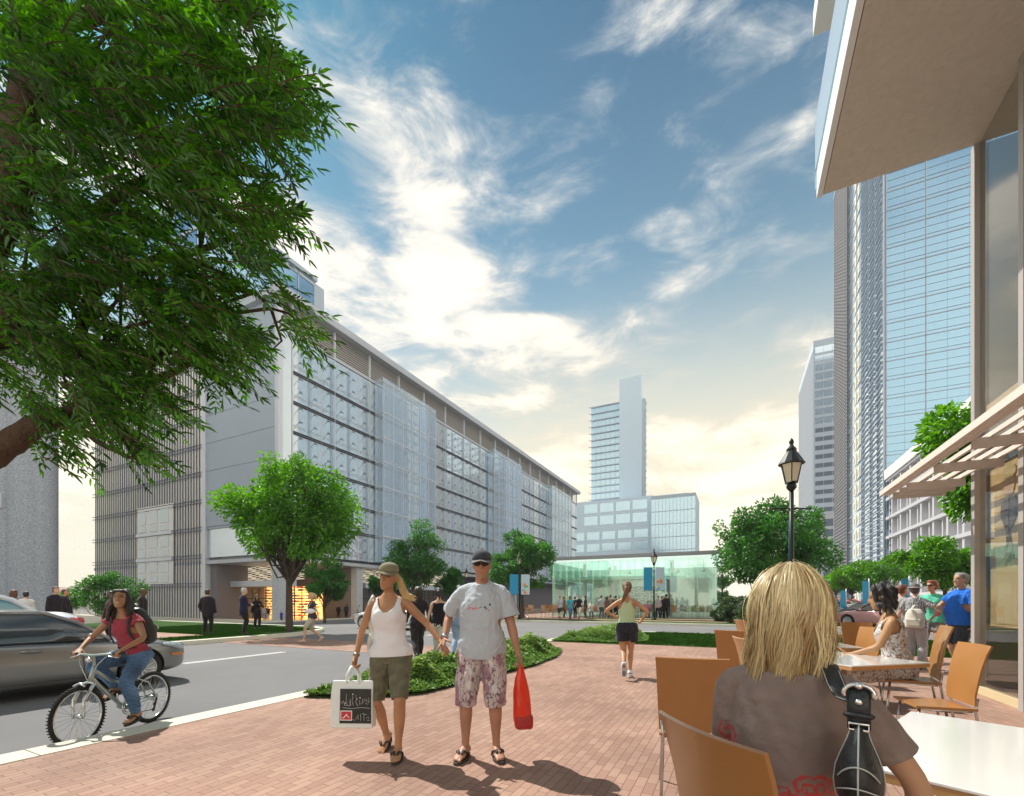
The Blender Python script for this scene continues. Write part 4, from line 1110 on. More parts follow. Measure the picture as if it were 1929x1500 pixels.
def shades(fig, parent, m):
    b = MB()
    for sx in (-1,1):
        b.ell(fig.Hd(sx*.034,.092,.012),(.031,.010,.019),fig.H @ Matrix.Rotation(R_(-14*sx),3,'Z'),12,8)
        b.tube([fig.Hd(sx*.060,.078,.016),fig.Hd(sx*.077,.03,.014),fig.Hd(sx*.077,-.01,.008)],.004,6)
    b.tube([fig.Hd(-.01,.101,.015),fig.Hd(.01,.101,.015)],.004,6)
    o = b.build('sunglasses', m, parent, smooth=True); set_coords(o.data, coords(o.data)*fig.k); return o

def place(px, feet_y=None, d=None, zg=0.0, yaw=180):
    if d is None: d = (CAMH-zg)*FPX/(feet_y-HOR)
    p = at(px, d, zg)
    # facing is given relative to the line of sight: 180 looks at the camera, 90 to the picture's right
    los = math.atan2((px-CX)/FPX, 1)
    return p, ANG - los - R_(yaw)

def simple_person(label, px, d, h, zg=0.0, yaw=180, sex='m', skin='light', top=('tee',(.3,.3,.3)), bottom=('trousers',(.1,.1,.12)), hair=('short',(.05,.03,.02)), shoe=(.04,.04,.045),
                  pose='stand', voxel=None, group=None, hat=None, glasses=False, fat=0.0, extra=None, mats=None, head=(0,0,0), long=.15):
    p, rz = place(px, d=d, zg=zg, yaw=yaw); t = thing('person', label, 'person', p, rz, group)
    kw = dict(h=h, sex=sex, fat=fat, head=head)
    P = dict(stand={}, 
        walk=dict(feet=((-.09,.27,.10),(.09,-.30,.17)), fpitch=(12,-38), hands=((-.25,-.18,.86),(.25,.27,.90))),
        walk2=dict(feet=((-.09,-.30,.17),(.09,.27,.10)), fpitch=(-38,12), hands=((-.25,.27,.90),(.25,-.18,.86))),
        folded=dict(hands=((.06,.20,1.10),(-.06,.22,1.13))),
        pocket=dict(hands=((-.23,.10,.90),(.25,.06,.84)), feet=((-.14,.04,.08),(.12,-.05,.08))),
        phone=dict(hands=((-.12,.25,1.22),(.27,.06,.84)), feet=((-.12,.0,.08),(.10,.06,.08))),
        akimbo=dict(hands=((-.19,.04,1.0),(.27,.04,.84)), epole=((-1,-.4,0),(.5,-1,0)), feet=((-.13,.0,.08),(.11,.03,.08))),
        sit=dict(hipz=.55, feet=((-.12,.42,.08),(.12,.40,.08)), hands=((-.12,.40,.80),(.12,.40,.80)), lean=6))[pose]
    kw.update(P)
    if extra: kw.update(extra)
    f = Fig(**kw); v = voxel or (.013 if d < 12 else .02 if d < 20 else .028)
    make_body(f, t, SKINS[skin], v, hands=(.45,.45), thigh={'brief':.2,'shorts':.36}.get(bottom[0],.66 if bottom[0]=='capri' else .88))
    n = abs(hash((px,d,label[:6]))) % 997 if False else int(px*7+d*13) % 997
    kind, col = top[0], top[1]
    m = (mats or {}).get('top') or cloth('cloth_%02d_%02d_%02d' % tuple(int(99*x) for x in col), col)
    S = dict(tee=(.86,.027,.3,1.47),shirt=(.85,.024,.98,1.475),tank=(.89,.018,0,1.40),jacket=(.74,.030,1.0,1.475),blouse=(.88,.022,.2,1.46),dress=(.62,.014,0,1.40))[kind]
    garment(f,'jacket' if kind=='jacket' else 'shirt' if kind != 'dress' else 'dress', top_mesh(f,S[0],S[1],.02 if kind!='tank' else .004,S[2],.014 if kind=='jacket' else .011,S[3]), m, t, v*.9, .007 if v < .02 else .005, 42, n)
    kind, col = bottom
    m2 = (mats or {}).get('bottom') or cloth('cloth_%02d_%02d_%02d' % tuple(int(99*x) for x in col), col)
    f1 = dict(trousers=.96,shorts=.46,brief=.26,capri=.72)[kind]
    garment(f, 'trousers' if kind in ('trousers','capri') else 'shorts', bottom_mesh(f,.93,f1,.016 if kind!='brief' else .012,.014 if kind!='brief' else .02), m2, t, v*.9, .007 if v < .02 else .004, 38, n+3)
    for i in (0,1): finish(f,'shoe',fuse(shoe_mesh(f,i,.009),max(.012,v*.8),1), mat('shoe_%02d'%int(99*shoe[0]),shoe,.5), t)
    kind, col = hair; hm = hair_mat('%02d_%02d_%02d'%tuple(int(99*x) for x in col), col)
    if kind != 'bald':
        me = hair_cap(f, long if kind == 'long' else 0, .010 if kind == 'short' else .016, bun=kind=='bun', seed=n,
                      tail=[(0,-.09,.06),(0,-.15,.03),(.02,-.16,-.07),(.03,-.14,-.19)] if kind=='tail' else None, voxel=max(.011,v*.8), fold=.005)
        finish(f,'hair',me,hm,t)
    if kind == 'short' and hat: pass
    if hat: cap_hat(f,t,cloth('hat_%02d_%02d'%(int(99*hat[0]),int(99*hat[1])),hat),cloth('hat_%02d_%02d'%(int(99*hat[0]),int(99*hat[1])),hat))
    if glasses: shades(f,t,mat('dark_lens',(.01,.01,.012),.12))
    return t, f

def W_(t, v):
    """figure-frame point to world"""
    M = Matrix.Translation(t.location) @ Matrix.Rotation(t.rotation_euler.z,4,'Z'); return M @ Vector(v)
LENS = mat('dark_lens',(.01,.01,.012),.12)
# ---------------------------------------------------------------- the couple
def couple():
    # woman: px 738, man: px 910, about 3.9 m away
    d = 4.06
    pw, rw = place(736, d=d, zg=0, yaw=176); pm, rm = place(908, d=d-.02, zg=0, yaw=178)
    rw = ANG - R_(180) + R_(2); rm = ANG - R_(180)
    tw = thing('person', 'woman in white tank top and olive shorts holding a white shopping bag', 'person', pw, rw)
    tm = thing('person', 'man in grey printed tee, dark cap and patterned shorts holding a red bag', 'person', pm, rm)
    # joined hands: a world point between them
    J = at(836, d-.03, .955)
    def loc(t, P):
        M = (Matrix.Translation(t.location) @ Matrix.Rotation(t.rotation_euler.z,4,'Z')).inverted(); return M @ P
    k = 1.70/1.75
    jw = loc(tw,J+RGT*-.02+Vector((0,0,.045)))/k
    # facing the camera: her right hand (+X) is at picture left
    f = Fig(1.70,'f', feet=((-.095,.12,.102),(.075,-.15,.135)), fpitch=(-2,-22), fyaw=(-4,8), hands=(tuple(jw),(.30,.06,.90)), epole=((-.3,-1,-.3),(.5,-1,0)), head=(14,4,-6), tilt=2, kpole=((-.25,1,0),(.25,1,0)))
    W = f
    make_body(f, tw, (.44,.235,.13), .0062, (.55,.9), ((.2,.3,-1),(-1,.2,0)), toes=True)
    # tank top: straps left by cutting neck and arm holes
    b = MB(); f.torso(b, .885, 1.445, .011, .024, 28, .02)
    me = fuse(b, .0065, 3); c = coords(me); L = (c - np.array(f.pel)) @ np.array(f.M); x,y,z = L[:,0],L[:,1],L[:,2]+.93
    neck = ((x/.088)**2 + ((z-1.47)/np.where(y>0,.165,.12))**2 < 1)
    armh = (((np.abs(x)-.205)/.085)**2 + ((z-1.40)/.155)**2 < 1) | (np.abs(x) > .168)&(z>1.3)
    bm = bmesh.new(); bm.from_mesh(me); bm.verts.ensure_lookup_table(); kill = neck|armh
    bmesh.ops.delete(bm, geom=[bm.verts[i] for i in np.nonzero(kill)[0]], context='VERTS'); bm.to_mesh(me); bm.free()
    bm = bmesh.new(); bm.from_mesh(me); bmesh.ops.bisect_plane(bm, geom=bm.verts[:]+bm.edges[:]+bm.faces[:], plane_co=f.U(0,0,.905), plane_no=f.M @ Vector((0,0,-1)), clear_outer=True); bm.to_mesh(me); bm.free()
    c = coords(me); L = (c - np.array(f.pel)) @ np.array(f.M); zz = L[:,2]+.93
    for sx in (-1,1):
        w = np.exp(-(((L[:,0]-sx*.065)/.055)**2+((zz-1.275)/.055)**2))*(L[:,1]>0); push(me, .022*w)
    c = coords(me); hemw = np.clip((1.2-zz)/.3,0,1)
    push(me, (.0025+.0035*hemw)*wav(c,3,60,8,(.5,.5,1.6)) )
    o = finish(f,'tank_top',me,cloth('white_tank',(.78,.79,.84),.8,bump=(26,.35)),tw); sm = o.modifiers.new('s','SOLIDIFY'); sm.thickness=.004; sm.offset=1
    def olive(fig,c): return np.array((.145,.14,.095))*(1+.12*wav(c,8,70,5))[:,None]
    garment(f,'shorts',bottom_mesh(f,.925,.475,.012,.006),cloth('olive_cloth',(.15,.14,.10),attr=True),tw,.007,.0055,50,5,2,olive)
    for i in (0,1): flipflop(f,i,tw,mat('sandal_sole_dark',(.06,.055,.05),.8),mat('sandal_strap_brown',(.045,.03,.022),.6))
    cap_hat(f,tw,cloth('olive_cap',(.22,.21,.13)),cloth('olive_cap',(.22,.21,.13)))
    # pony tail blown to the picture's right (-X)
    b = MB()
    for q in range(9):
        a = q*.7; r=.014
        b.tube([f.Hd(-.03,-.085,.03),f.Hd(-.075+.01*math.cos(a),-.085,-.03+.012*math.sin(a)),f.Hd(-.12+.018*math.cos(a),-.07,-.11+.02*math.sin(a)),f.Hd(-.175+.03*math.cos(a),-.05,-.17+.025*math.sin(a)),f.Hd(-.25-.02*(q%3),-.03,-.205+.02*(q%4))],[.02,.022,.020,.013,.003],7)
    b.ell(f.Hd(0,-.05,-.005),(.074,.058,.06),f.H,14,8)
    finish(f,'hair',fuse(b,.0055,1),hair_mat('blonde_tail',(.50,.34,.14)),tw)
    b = MB(); e = f.wri[1]; dd=(f.wri[1]-f.elb[1]).normalized()
    b.tube([e-dd*.03,e-dd*.012],.031,14,'flat'); o=b.build('wrist_watch',mat('watch_metal',(.35,.30,.22),.3,.8),tw,smooth=True); set_coords(o.data,coords(o.data)*f.k)
    b = MB(); b.tube([f.U(.115,.075,1.36),f.U(.13,.03,1.43),f.U(.125,-.06,1.40)],.016,8,flat=.35)
    b.tube([f.U(.125,-.06,1.40),f.U(.17,-.10,1.2),f.U(.19,-.10,1.05)],.014,8,flat=.4); b.ell(f.U(.185,-.11,1.0),(.03,.10,.11),f.M,12,8)
    # man
    k2 = 1.81/1.75; jm = loc(tm,J+RGT*.005+Vector((0,0,.075)))/k2
    g = Fig(1.81,'m', fat=.04, feet=((-.125,.06,.102),(.135,.085,.102)), fyaw=(-14,16), hands=((-.315,.07,.86),tuple(jm)), epole=((-.5,-1,0),(.4,-1,-.2)), head=(0,6,0), kpole=((-.1,1,0),(.1,1,0)))
    make_body(g, tm, (.44,.23,.155), .0062, (1.0,.55), ((.8,.3,.2),(-.4,.4,-.8)), toes=True)
    def tee(fig,c):
        L = (c/1.0-np.array(fig.pel)) @ np.array(fig.M); x,y,z=L[:,0],L[:,1],L[:,2]+.93
        col = np.tile(np.array((.48,.54,.61),np.float32),(len(c),1)); fr = y>.02
        def m(w,cl): 
            nonlocal col; col = np.where(w[:,None], np.array(cl,np.float32), col)
        m(fr&(np.abs(z-1.262-.004*np.sin(x*90))<.0085)&(x>.03)&(x<.115)&(np.sin(x*230)>-.75), (.62,.16,.20)); m(fr&(np.abs(z-1.268)<.004)&(x>.0)&(x<.03), (.60,.35,.38))
        for (u,v,r,cl) in ((-.075,1.295,.009,(.03,.035,.05)),(-.035,1.272,.008,(.05,.05,.06)),(-.046,1.26,.008,(.35,.10,.14)),(-.068,1.245,.006,(.2,.28,.30)),(.0,1.272,.005,(.2,.2,.22)),(.012,1.262,.004,(.3,.3,.3))):
            m(fr&((x-u)**2+(z-v)**2<r*r), cl)
        return col
    b = top_mesh(g,.835,.026,.022,.37,.014,1.462,.030)
    garment(g,'tee_shirt',b,cloth('grey_tee',(.6,.6,.6),attr=True,bump=(24,.45)),tm,.0062,.0050,36,21,2,tee,(1,.7,.45))
    def floral(fig,c):
        v = wav(c,31,58,9); w = wav(c+v[:,None]*.012,32,105,9); col = np.tile(np.array((.54,.45,.45),np.float32),(len(c),1))
        col = np.where((v>.55)[:,None],np.array((.36,.21,.25)),col); col = np.where((np.abs(w)<.20)[:,None],np.array((.17,.10,.12)),col); col=np.where((v<-.9)[:,None],np.array((.62,.60,.58)),col); return col
    garment(g,'shorts',bottom_mesh(g,.90,.55,.020,.028),cloth('floral_cloth',(.5,.5,.5),attr=True),tm,.0065,.0065,38,23,2,floral)
    for i in (0,1): flipflop(g,i,tm,mat('sandal_sole_dark'),mat('sandal_strap_brown'))
    cap_hat(g,tm,cloth('navy_cap',(.05,.06,.075)),cloth('grey_brim',(.16,.16,.165)))
    shades(g,tm,LENS)
    finish(g,'hair',hair_cap(g,0,.001,seed=4,voxel=.008,fold=.001),hair_mat('crop',(.10,.07,.05)),tm)
    b = MB(); dd=(g.wri[1]-g.elb[1]).normalized(); b.tube([g.wri[1]-dd*.035,g.wri[1]-dd*.012],.033,14,'flat'); o=b.build('wrist_watch',mat('steel_watch',(.45,.46,.48),.25,.9),tm,smooth=True); set_coords(o.data,coords(o.data)*g.k)
    # white shoulder bag on her right shoulder
    o = bpy.data.objects
    sb = thing('shoulder_bag','pale slim shoulder bag tucked behind the arm of the woman in white','bag', W_(tw, f.U(.20,-.10,1.0)*f.k), rw)
    bb = MB(); bb.ell((0,0,0),(.03,.11,.12),None,14,10); bb.build('pouch', mat('cream_leather',(.62,.60,.52),.5,bump=(60,.2)), sb, smooth=True)
    base = f.U(.20,-.10,1.0)*f.k; bb = MB()
    bb.tube([Vector((0,.02,.10)), f.U(.195,-.03,1.22)*f.k-base, f.U(.172,.03,1.40)*f.k-base, f.U(.135,.02,1.465)*f.k-base, f.U(.14,-.07,1.41)*f.k-base, f.U(.18,-.12,1.2)*f.k-base, Vector((0,-.04,.10))],.013,8,flat=.4); bb.build('strap', mat('cream_leather'), sb, smooth=True)
    # shopping bag hanging from her right hand
    hw = W_(tw, (f.wri[1] + (f.wri[1]-f.elb[1]).normalized()*.105)*f.k)
    bag = thing('shopping_bag','white shopping bag with black printed panel and red square emblem','bag', (hw.x,hw.y,hw.z-.52) , rw + R_(-4))
    WB = mat('white_plastic',(.74,.80,.80),.35,bump=(14,.25)); w,h2,dp = .185,.41,.05
    bb = MB(); n=9
    R=[]; 
    for z,a,e in ((0,.93,.8),(.012,1.0,1.0),(.15,1.0,.97),(.3,.99,.8),(h2,.97,.25)):
        R.append([(-w*a,-dp*e,z),(-w*a*.5,-dp*e*1.02,z),(0,-dp*e*1.03,z),(w*a*.5,-dp*e*1.02,z),(w*a,-dp*e,z),(w*a*1.0,dp*e,z),(0,dp*e*1.02,z),(-w*a,dp*e,z)])
    vs=[p for r in R for p in r]; bb.add(vs,[tuple(range(8))[::-1],tuple(range(32,40))]+[(i*8+j,i*8+(j+1)%8,(i+1)*8+(j+1)%8,(i+1)*8+j) for i in range(4) for j in range(8)])
    bb.build('bag_body',WB,bag,bevel=.006)
    bb = MB()
    for yy in (-.02,.02): bb.tube([(-.055,yy,h2-.02),(-.05,yy,h2+.05),(-.015,yy*.4,h2+.125),(.015,yy*.4,h2+.125),(.05,yy,h2+.05),(.055,yy,h2-.02)],.012,8,flat=.35)
    bb.build('handle',WB,bag,smooth=True)
    # printed panel on the face turned to the viewer (+Y of the bag, picture right = -X)
    Y0=dp*1.15
    bb=MB(); bb.add([(.10,Y0,.05),(-.175,Y0,.05),(-.172,Y0*.80,.345),(.098,Y0*.80,.345),(.10,Y0-.004,.05),(-.175,Y0-.004,.05),(-.172,Y0*.80-.004,.345),(.098,Y0*.8-.004,.345)],[(0,1,2,3),(7,6,5,4),(0,4,5,1),(1,5,6,2),(2,6,7,3),(3,7,4,0)])
    pan=bb.build('printed_panel',mat('black_print',(.015,.018,.018),.35,noise=(20,.3)),bag)
    def Pz(x,z): t_=(z-.05)/.295; return (.10-x, Y0*(1-.20*t_)+.0025, z)
    bb=MB()
    strokes=[[(.01,.235),(.02,.215),(.03,.245),(.045,.205),(.06,.205)],[(.06,.30),(.058,.25),(.066,.205),(.085,.20)],[(.085,.20),(.10,.235),(.095,.26),(.085,.24),(.10,.205)],
      [(.115,.285),(.112,.24),(.12,.205)],[(.14,.29),(.15,.25),(.138,.235),(.16,.20)],[(.16,.265),(.14,.24)],[(.175,.245),(.176,.21),(.185,.225)],[(.20,.255),(.195,.215),(.21,.235),(.215,.26)],[(.225,.245),(.235,.265),(.24,.24),(.225,.225),(.245,.215)],[(.255,.27),(.25,.225),(.262,.24)],
      [(.03,.185),(.10,.178),(.19,.186),(.262,.182)],
      [(.118,.085),(.135,.075),(.15,.10),(.165,.125),(.163,.085)],[(.185,.13),(.188,.075)],[(.20,.135),(.235,.128)],[(.215,.13),(.214,.078)],[(.235,.095),(.25,.115),(.258,.09),(.24,.08),(.262,.075)]]
    for s_ in strokes: bb.tube([Pz(*q) for q in s_],.0052,6,flat=.3,side=(0,1,0))
    for q in ((.115,.30),(.178,.27),(.05,.225)): bb.ell(Pz(*q),(.006,.002,.006),None,8,5)
    bb.build('lettering',mat('white_print',(.75,.78,.76),.5),pan)
    bb=MB(); 
    def rect(x0,x1,z0,z1,off,mi): a=[Pz(x0,z0),Pz(x1,z0),Pz(x1,z1),Pz(x0,z1)]; a=[(p[0],p[1]+off,p[2]) for p in a]; bb.add(a+[(p[0],p[1]-.002,p[2]) for p in a],[(0,1,2,3),(7,6,5,4),(0,4,5,1),(1,5,6,2),(2,6,7,3),(3,7,4,0)],mi)
    rect(.008,.11,.075,.160,.000,0); rect(.016,.102,.083,.152,.0025,1)
    a=[Pz(*q) for q in ((.022,.098),(.040,.104),(.062,.134),(.070,.126),(.078,.112),(.096,.098),(.078,.103),(.066,.118),(.055,.112),(.042,.094))]; bb.add([(p[0],p[1]+.005,p[2]) for p in a],[tuple(range(10))],0)
    bb.build('emblem',[mat('white_print'),mat('red_print',(.55,.03,.05),.4)],pan)
    # red plastic bag in his left hand (-X, picture right)
    hw = W_(tm,(g.wri[0]+(g.wri[0]-g.elb[0]).normalized()*.09)*g.k)
    rb = thing('plastic_bag','bright red plastic bag hanging from the hand of the man in the cap','bag',(hw.x,hw.y,hw.z-.56),rm+R_(10))
    bb=MB(); X,Y=Vector((1,0,0)),Vector((0,1,0))
    bb.loft([(Vector((x,y,z)),X,Y,a,e) for z,a,e,x,y in ((.0,.070,.055,-.03,0),(.01,.082,.065,-.03,0),(.09,.085,.068,-.02,0),(.2,.082,.06,-.012,0),(.34,.068,.045,0,0),(.45,.045,.03,.005,0),(.53,.020,.016,0,0),(.585,.012,.012,0,0))],24)
    me=fuse(bb,.007,2); c=coords(me); push(me,.006*wav(c,3,30,8,(1,1,.25))+.003*wav(c,7,70,6,(1,1,.3)))
    put('bag_body',me,mat('red_plastic',(.80,.045,.02),.28,spec=.5),rb,smooth=True)
    bb=MB(); bb.tube([(0,-.012,.53),(.004,-.02,.60),(.0,.0,.625),(-.004,.02,.60),(0,.012,.53)],.008,8,flat=.5); bb.build('handle',mat('red_plastic'),rb,smooth=True)
    bb=MB(); bb.obox((-.026,0,.068),(.158,.126,.135)); bb.build('box_inside',mat('dark_red_box',(.42,.03,.03),.5),rb,bevel=.035,bseg=4)
couple()

# ---------------------------------------------------------------- jogger seen from behind
def jogger():
    p, rz = place(1181, d=8.05, zg=0.0, yaw=0)
    t = thing('person','running woman seen from behind in pale green top and dark shorts','person',p,rz)
    f = Fig(1.70,'f',lean=4,twist=-6,feet=((-.05,-.34,.27),(.05,-.02,.095)),fpitch=(-78,-12),fyaw=(0,0),hands=((-.25,.20,1.12),(.27,.16,1.05)),epole=((-1,-.9,.1),(1,-.9,.2)),hipz=.925,head=(0,0,0))
    make_body(f,t,(.52,.28,.16),.011,(1.1,1.1),thigh=.2)
    b = MB(); f.torso(b,1.0,1.42,.010,0,24,.025)
    me = fuse(b,.01,3); c=coords(me); L=(c-np.array(f.pel))@np.array(f.M); x,y,z=L[:,0],L[:,1],L[:,2]+.93
    kill=((np.abs(x)-.17)/.10)**2+((z-1.40)/.15)**2<1; kill|=((x/.055)**2+((z-1.46)/.10)**2<1)
    bm=bmesh.new(); bm.from_mesh(me); bm.verts.ensure_lookup_table(); bmesh.ops.delete(bm,geom=[bm.verts[i] for i in np.nonzero(kill)[0]],context='VERTS'); bm.to_mesh(me); bm.free()
    push(me,.003*wav(coords(me),3,25)); o=finish(f,'running_top',me,cloth('pale_green',(.50,.66,.42)),t); sm=o.modifiers.new('s','SOLIDIFY'); sm.thickness=.004; sm.offset=1
    garment(f,'shorts',bottom_mesh(f,1.0,.27,.026,.035),cloth('charcoal_navy',(.028,.030,.045)),t,.011,.008,45,6)
    for i in (0,1):
        o=finish(f,'trainer',fuse(shoe_mesh(f,i,.011),.009,1),mat('trainer_white',(.72,.75,.78),.5,noise=(30,.15)),t)
        b=MB(); A=f.ank[i]; M=f.foot_dirs(i); b.loft([(A+M@Vector((0,.058,z)),M@Vector((0,1,0)),M@Vector((1,0,0)),.135*k_,.045*k_) for z,k_ in ((-.10,.93),(-.094,1.0),(-.078,1.02),(-.070,.98))],20); b.loft([(A+M@Vector((0,yy,z)),M@Vector((0,1,0)),M@Vector((1,0,0)),.05,.030) for yy in (.12,) for z in (-.104,-.099)],14,1); b.loft([(A+M@Vector((0,yy,z)),M@Vector((0,1,0)),M@Vector((1,0,0)),.035,.026) for yy in (-.01,) for z in (-.104,-.099)],14,1); b.tube([A+M@Vector((-.045,-.045,-.03)),A+M@Vector((0,-.075,-.01)),A+M@Vector((.045,-.045,-.03))],.008,6,mi=1)
        s=b.build('sole',[mat('trainer_grey',(.50,.52,.54),.6),mat('trainer_tread',(.22,.20,.22),.6)],o); set_coords(s.data,coords(s.data)*f.k)
    me=hair_cap(f,0,.010,seed=5,voxel=.011,tail=[(0,-.095,.03),(.0,-.135,.0),(-.02,-.15,-.06),(-.05,-.155,-.16),(-.09,-.15,-.25),(-.13,-.14,-.29)])
    finish(f,'hair',me,hair_mat('jogger',(.16,.085,.04)),t)
    b=MB(); b.tube([f.Hd(-.025,-.112,.028),f.Hd(0,-.118,.04),f.Hd(.025,-.112,.028)],.012,8); o=b.build('hair_tie',mat('green_tie',(.25,.55,.15),.6),t,smooth=True); set_coords(o.data,coords(o.data)*f.k)
jogger()
# ---------------------------------------------------------------- foreground woman seen from behind
def blonde():
    p = at(1480, 1.40, 0.0); rz = ANG - R_(31) - R_(8)
    t = thing('person','blonde woman in taupe tee seen from behind at the nearest white table','person',p,rz)
    k = 1.0
    f = Fig(1.75*k,'f',lean=5,hipz=.640,sw=.160,feet=((-.12,.42,.08),(.12,.40,.08)),hands=((-.16,.30,.66),(.33,.22,.64)),epole=((-.25,-1,-.2),(.95,-.6,-.1)),kpole=((0,.3,1),(0,.3,1)),head=(6,4,0))
    make_body(f,t,(.55,.33,.21),.0062,(.4,.4),((0,0,-1),(0,0,-1)))
    def tee(fig,c):
        L=(c-np.array(fig.pel))@np.array(fig.M); x,y,z=L[:,0],L[:,1],L[:,2]+.93
        col=np.tile(np.array((.25,.19,.168),np.float32),(len(c),1))*(1+.10*wav(c,2,26,6))[:,None]*(1+.06*wav(c,4,140,6))[:,None]
        def swirl(cx,cz,r,turn,w):
            d=np.hypot(x-cx,z-cz); a=np.arctan2(z-cz,x-cx); g=np.sin(d*260+a*turn)+.5*np.sin(a*7+d*90); return (d<r)&(g>w)
        red=np.zeros(len(c),bool)
        for (cx,cz,r,tn) in ((.055,1.115,.042,3),(.105,1.13,.036,-3),(.01,1.075,.038,2),(.07,1.065,.045,-2),(.12,1.08,.04,2),(-.02,1.03,.05,3),(.04,1.01,.05,2),(.10,1.02,.05,-2)): red|=swirl(cx,cz,r,tn,.15)&(y<.02)
        for (cx,cz,r,tn) in ((-.165,1.23,.036,2),(-.150,1.19,.034,-3),(-.135,1.15,.028,2)): red|=swirl(cx,cz,r,tn,.1)&(y<.04)
        return np.where(red[:,None],np.array((.50,.075,.065),np.float32),col)
    b=top_mesh(f,.80,.020,.01,.33,.010,1.44,.014)
    me=garment(f,'tee_shirt',b,cloth('taupe_tee',(.2,.15,.13),attr=True,bump=(20,.55)),t,.0052,.0016,34,14,3,tee,(.4,.4,1.2))
    # trousers, only their top can be seen past the chair
    garment(f,'trousers',bottom_mesh(f,.90,.9,.014,0),cloth('dark_denim',(.05,.06,.09)),t,.014,.004,15,6)
    # hair: underlying mass and individual strands
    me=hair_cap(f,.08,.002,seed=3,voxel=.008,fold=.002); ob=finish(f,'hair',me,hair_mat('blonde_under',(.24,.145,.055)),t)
    r=np.random.default_rng(4); n=13000; m=15; V=np.zeros((n,m,2,3),np.float32); T=np.zeros((n,m,2),np.float32)
    H=np.array(f.H); hc=np.array(f.hc)
    for i in range(n):
        # azimuth 0 = straight back; sides to +-150 degrees
        az=r.normal(0,1)*60; az=max(-128,min(128,az)); a=math.radians(az); Lh=r.uniform(.09,.32); 
        lift=r.uniform(.012,.034)+(.012*r.random() if r.random()<.06 else 0); wv=r.uniform(.003,.018); ph=r.uniform(0,6.28); fr=r.uniform(1.5,4); part=.012*(1 if az>0 else -1)
        lock=math.floor(az/7+.6*math.sin(i))+(1000 if i%3==0 else 0); lr=np.random.default_rng(lock+200); inw=lr.uniform(-.010,.020); lo=lr.uniform(-.040,.040); lw=lr.uniform(.004,.015); lf=lr.uniform(1.2,2.6); lp=lr.uniform(0,6.28); shade=lr.uniform(-.22,.62); Lh=(.38*Lh+.62*lr.uniform(.11,.32))*(1-.14*abs(az)/128); lift+=lr.uniform(-.004,.014)
        th0=r.uniform(.05,.95); w=r.uniform(.0006,.0016)
        sx,sy=math.sin(a),-math.cos(a)
        for q in range(m):
            s_=q/(m-1)
            th=th0+(1.62-th0)*min(1,s_/.48)
            rx,ry,rz_=.074+lift,.098+lift,.124+lift*.8
            if s_<=.48: x,y,z=rx*math.sin(th)*sx,ry*math.sin(th)*sy-.012,rz_*math.cos(th)
            else:
                g=(s_-.48)/.52; x=rx*sx*(1+.06*g-.24*g*g)-inw*g*g*sx+lo*g; y=ry*sy*(1-.16*g)-.012+.03*g*g*max(0,math.cos(a)); z=rz_*math.cos(1.62)-Lh*g
            x+=(wv*math.sin(fr*s_*3+ph)+lw*math.sin(lf*s_*4+lp))*s_; y+=(wv*.7*math.cos(fr*s_*3.3+ph)+lw*.8*math.cos(lf*s_*3.6+lp))*s_
            ww=w*(1-.85*s_**6); ca,sa=math.cos(a+.5*math.sin(ph)),math.sin(a+.5*math.sin(ph))
            P=np.array((x,y,z)); D=np.array((ca,sa,0))*ww
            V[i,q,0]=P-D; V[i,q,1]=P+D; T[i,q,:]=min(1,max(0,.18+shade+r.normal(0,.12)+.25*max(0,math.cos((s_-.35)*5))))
    V=hc+V.reshape(-1,3)@H.T
    idx=np.arange(n*m*2).reshape(n,m,2); F=np.stack([idx[:,:-1,0],idx[:,:-1,1],idx[:,1:,1],idx[:,1:,0]],-1).reshape(-1,4)
    me=bpy.data.meshes.new('strands'); me.vertices.add(len(V)); me.vertices.foreach_set('co',(V*f.k).astype(np.float32).ravel())
    me.loops.add(F.size); me.loops.foreach_set('vertex_index',F.ravel().astype(np.int32)); me.polygons.add(len(F)); me.polygons.foreach_set('loop_start',np.arange(len(F))*4); me.polygons.foreach_set('loop_total',np.full(len(F),4)); me.update()
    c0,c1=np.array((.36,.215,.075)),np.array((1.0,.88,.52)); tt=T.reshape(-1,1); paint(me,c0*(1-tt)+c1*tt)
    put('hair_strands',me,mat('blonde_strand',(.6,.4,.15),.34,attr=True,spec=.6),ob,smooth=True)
    # handbag
    q=f.U(.150,-.165,1.14)*f.k; LE=mat('black_leather',(.022,.026,.030),.42,bump=(70,.25),noise=(25,.25)); ST=mat('pale_stitch',(.50,.55,.52),.6); CH=mat('buckle_chrome',(.72,.74,.74),.15,.95)
    h=thing('handbag','black leather handbag with pale piping and buckled strap on the blonde woman\'s shoulder','handbag',W_(t,q+Vector((.035,-.02,-.045))),rz); BS=.86
    b=MB(); X,Y=Vector((1,0,0)),Vector((0,1,0)); pr=[(-.015,.018,.03),(.0,.040,.06),(.03,.056,.09),(.075,.062,.112),(.12,.057,.115),(.16,.044,.10),(.20,.029,.075),(.235,.019,.045),(.25,.014,.03)]; pr=[(z*.86+.035,a*.86,e*.86) for z,a,e in pr]
    b.loft([(Vector((0,0,z)),X,Y,a,e) for z,a,e in pr],28)
    me=b.mesh('b'); bm=bmesh.new(); bm.from_mesh(me); bm.to_mesh(me); bm.free()
    o=put('pouch',me,LE,h,smooth=True); sm=o.modifiers.new('s','SUBSURF'); sm.levels=1; sm.render_levels=1
    b=MB(); 
    b.tube([(0,-a[2]*1.0-.001,a[0]) for a in pr],.0020,6)
    b.tube([(.048*math.sin(u),-.098*abs(math.cos(u*.9))-.002,.09+.018*math.cos(u*1.6)) for u in np.linspace(-1.15,1.15,15)],.0019,6)
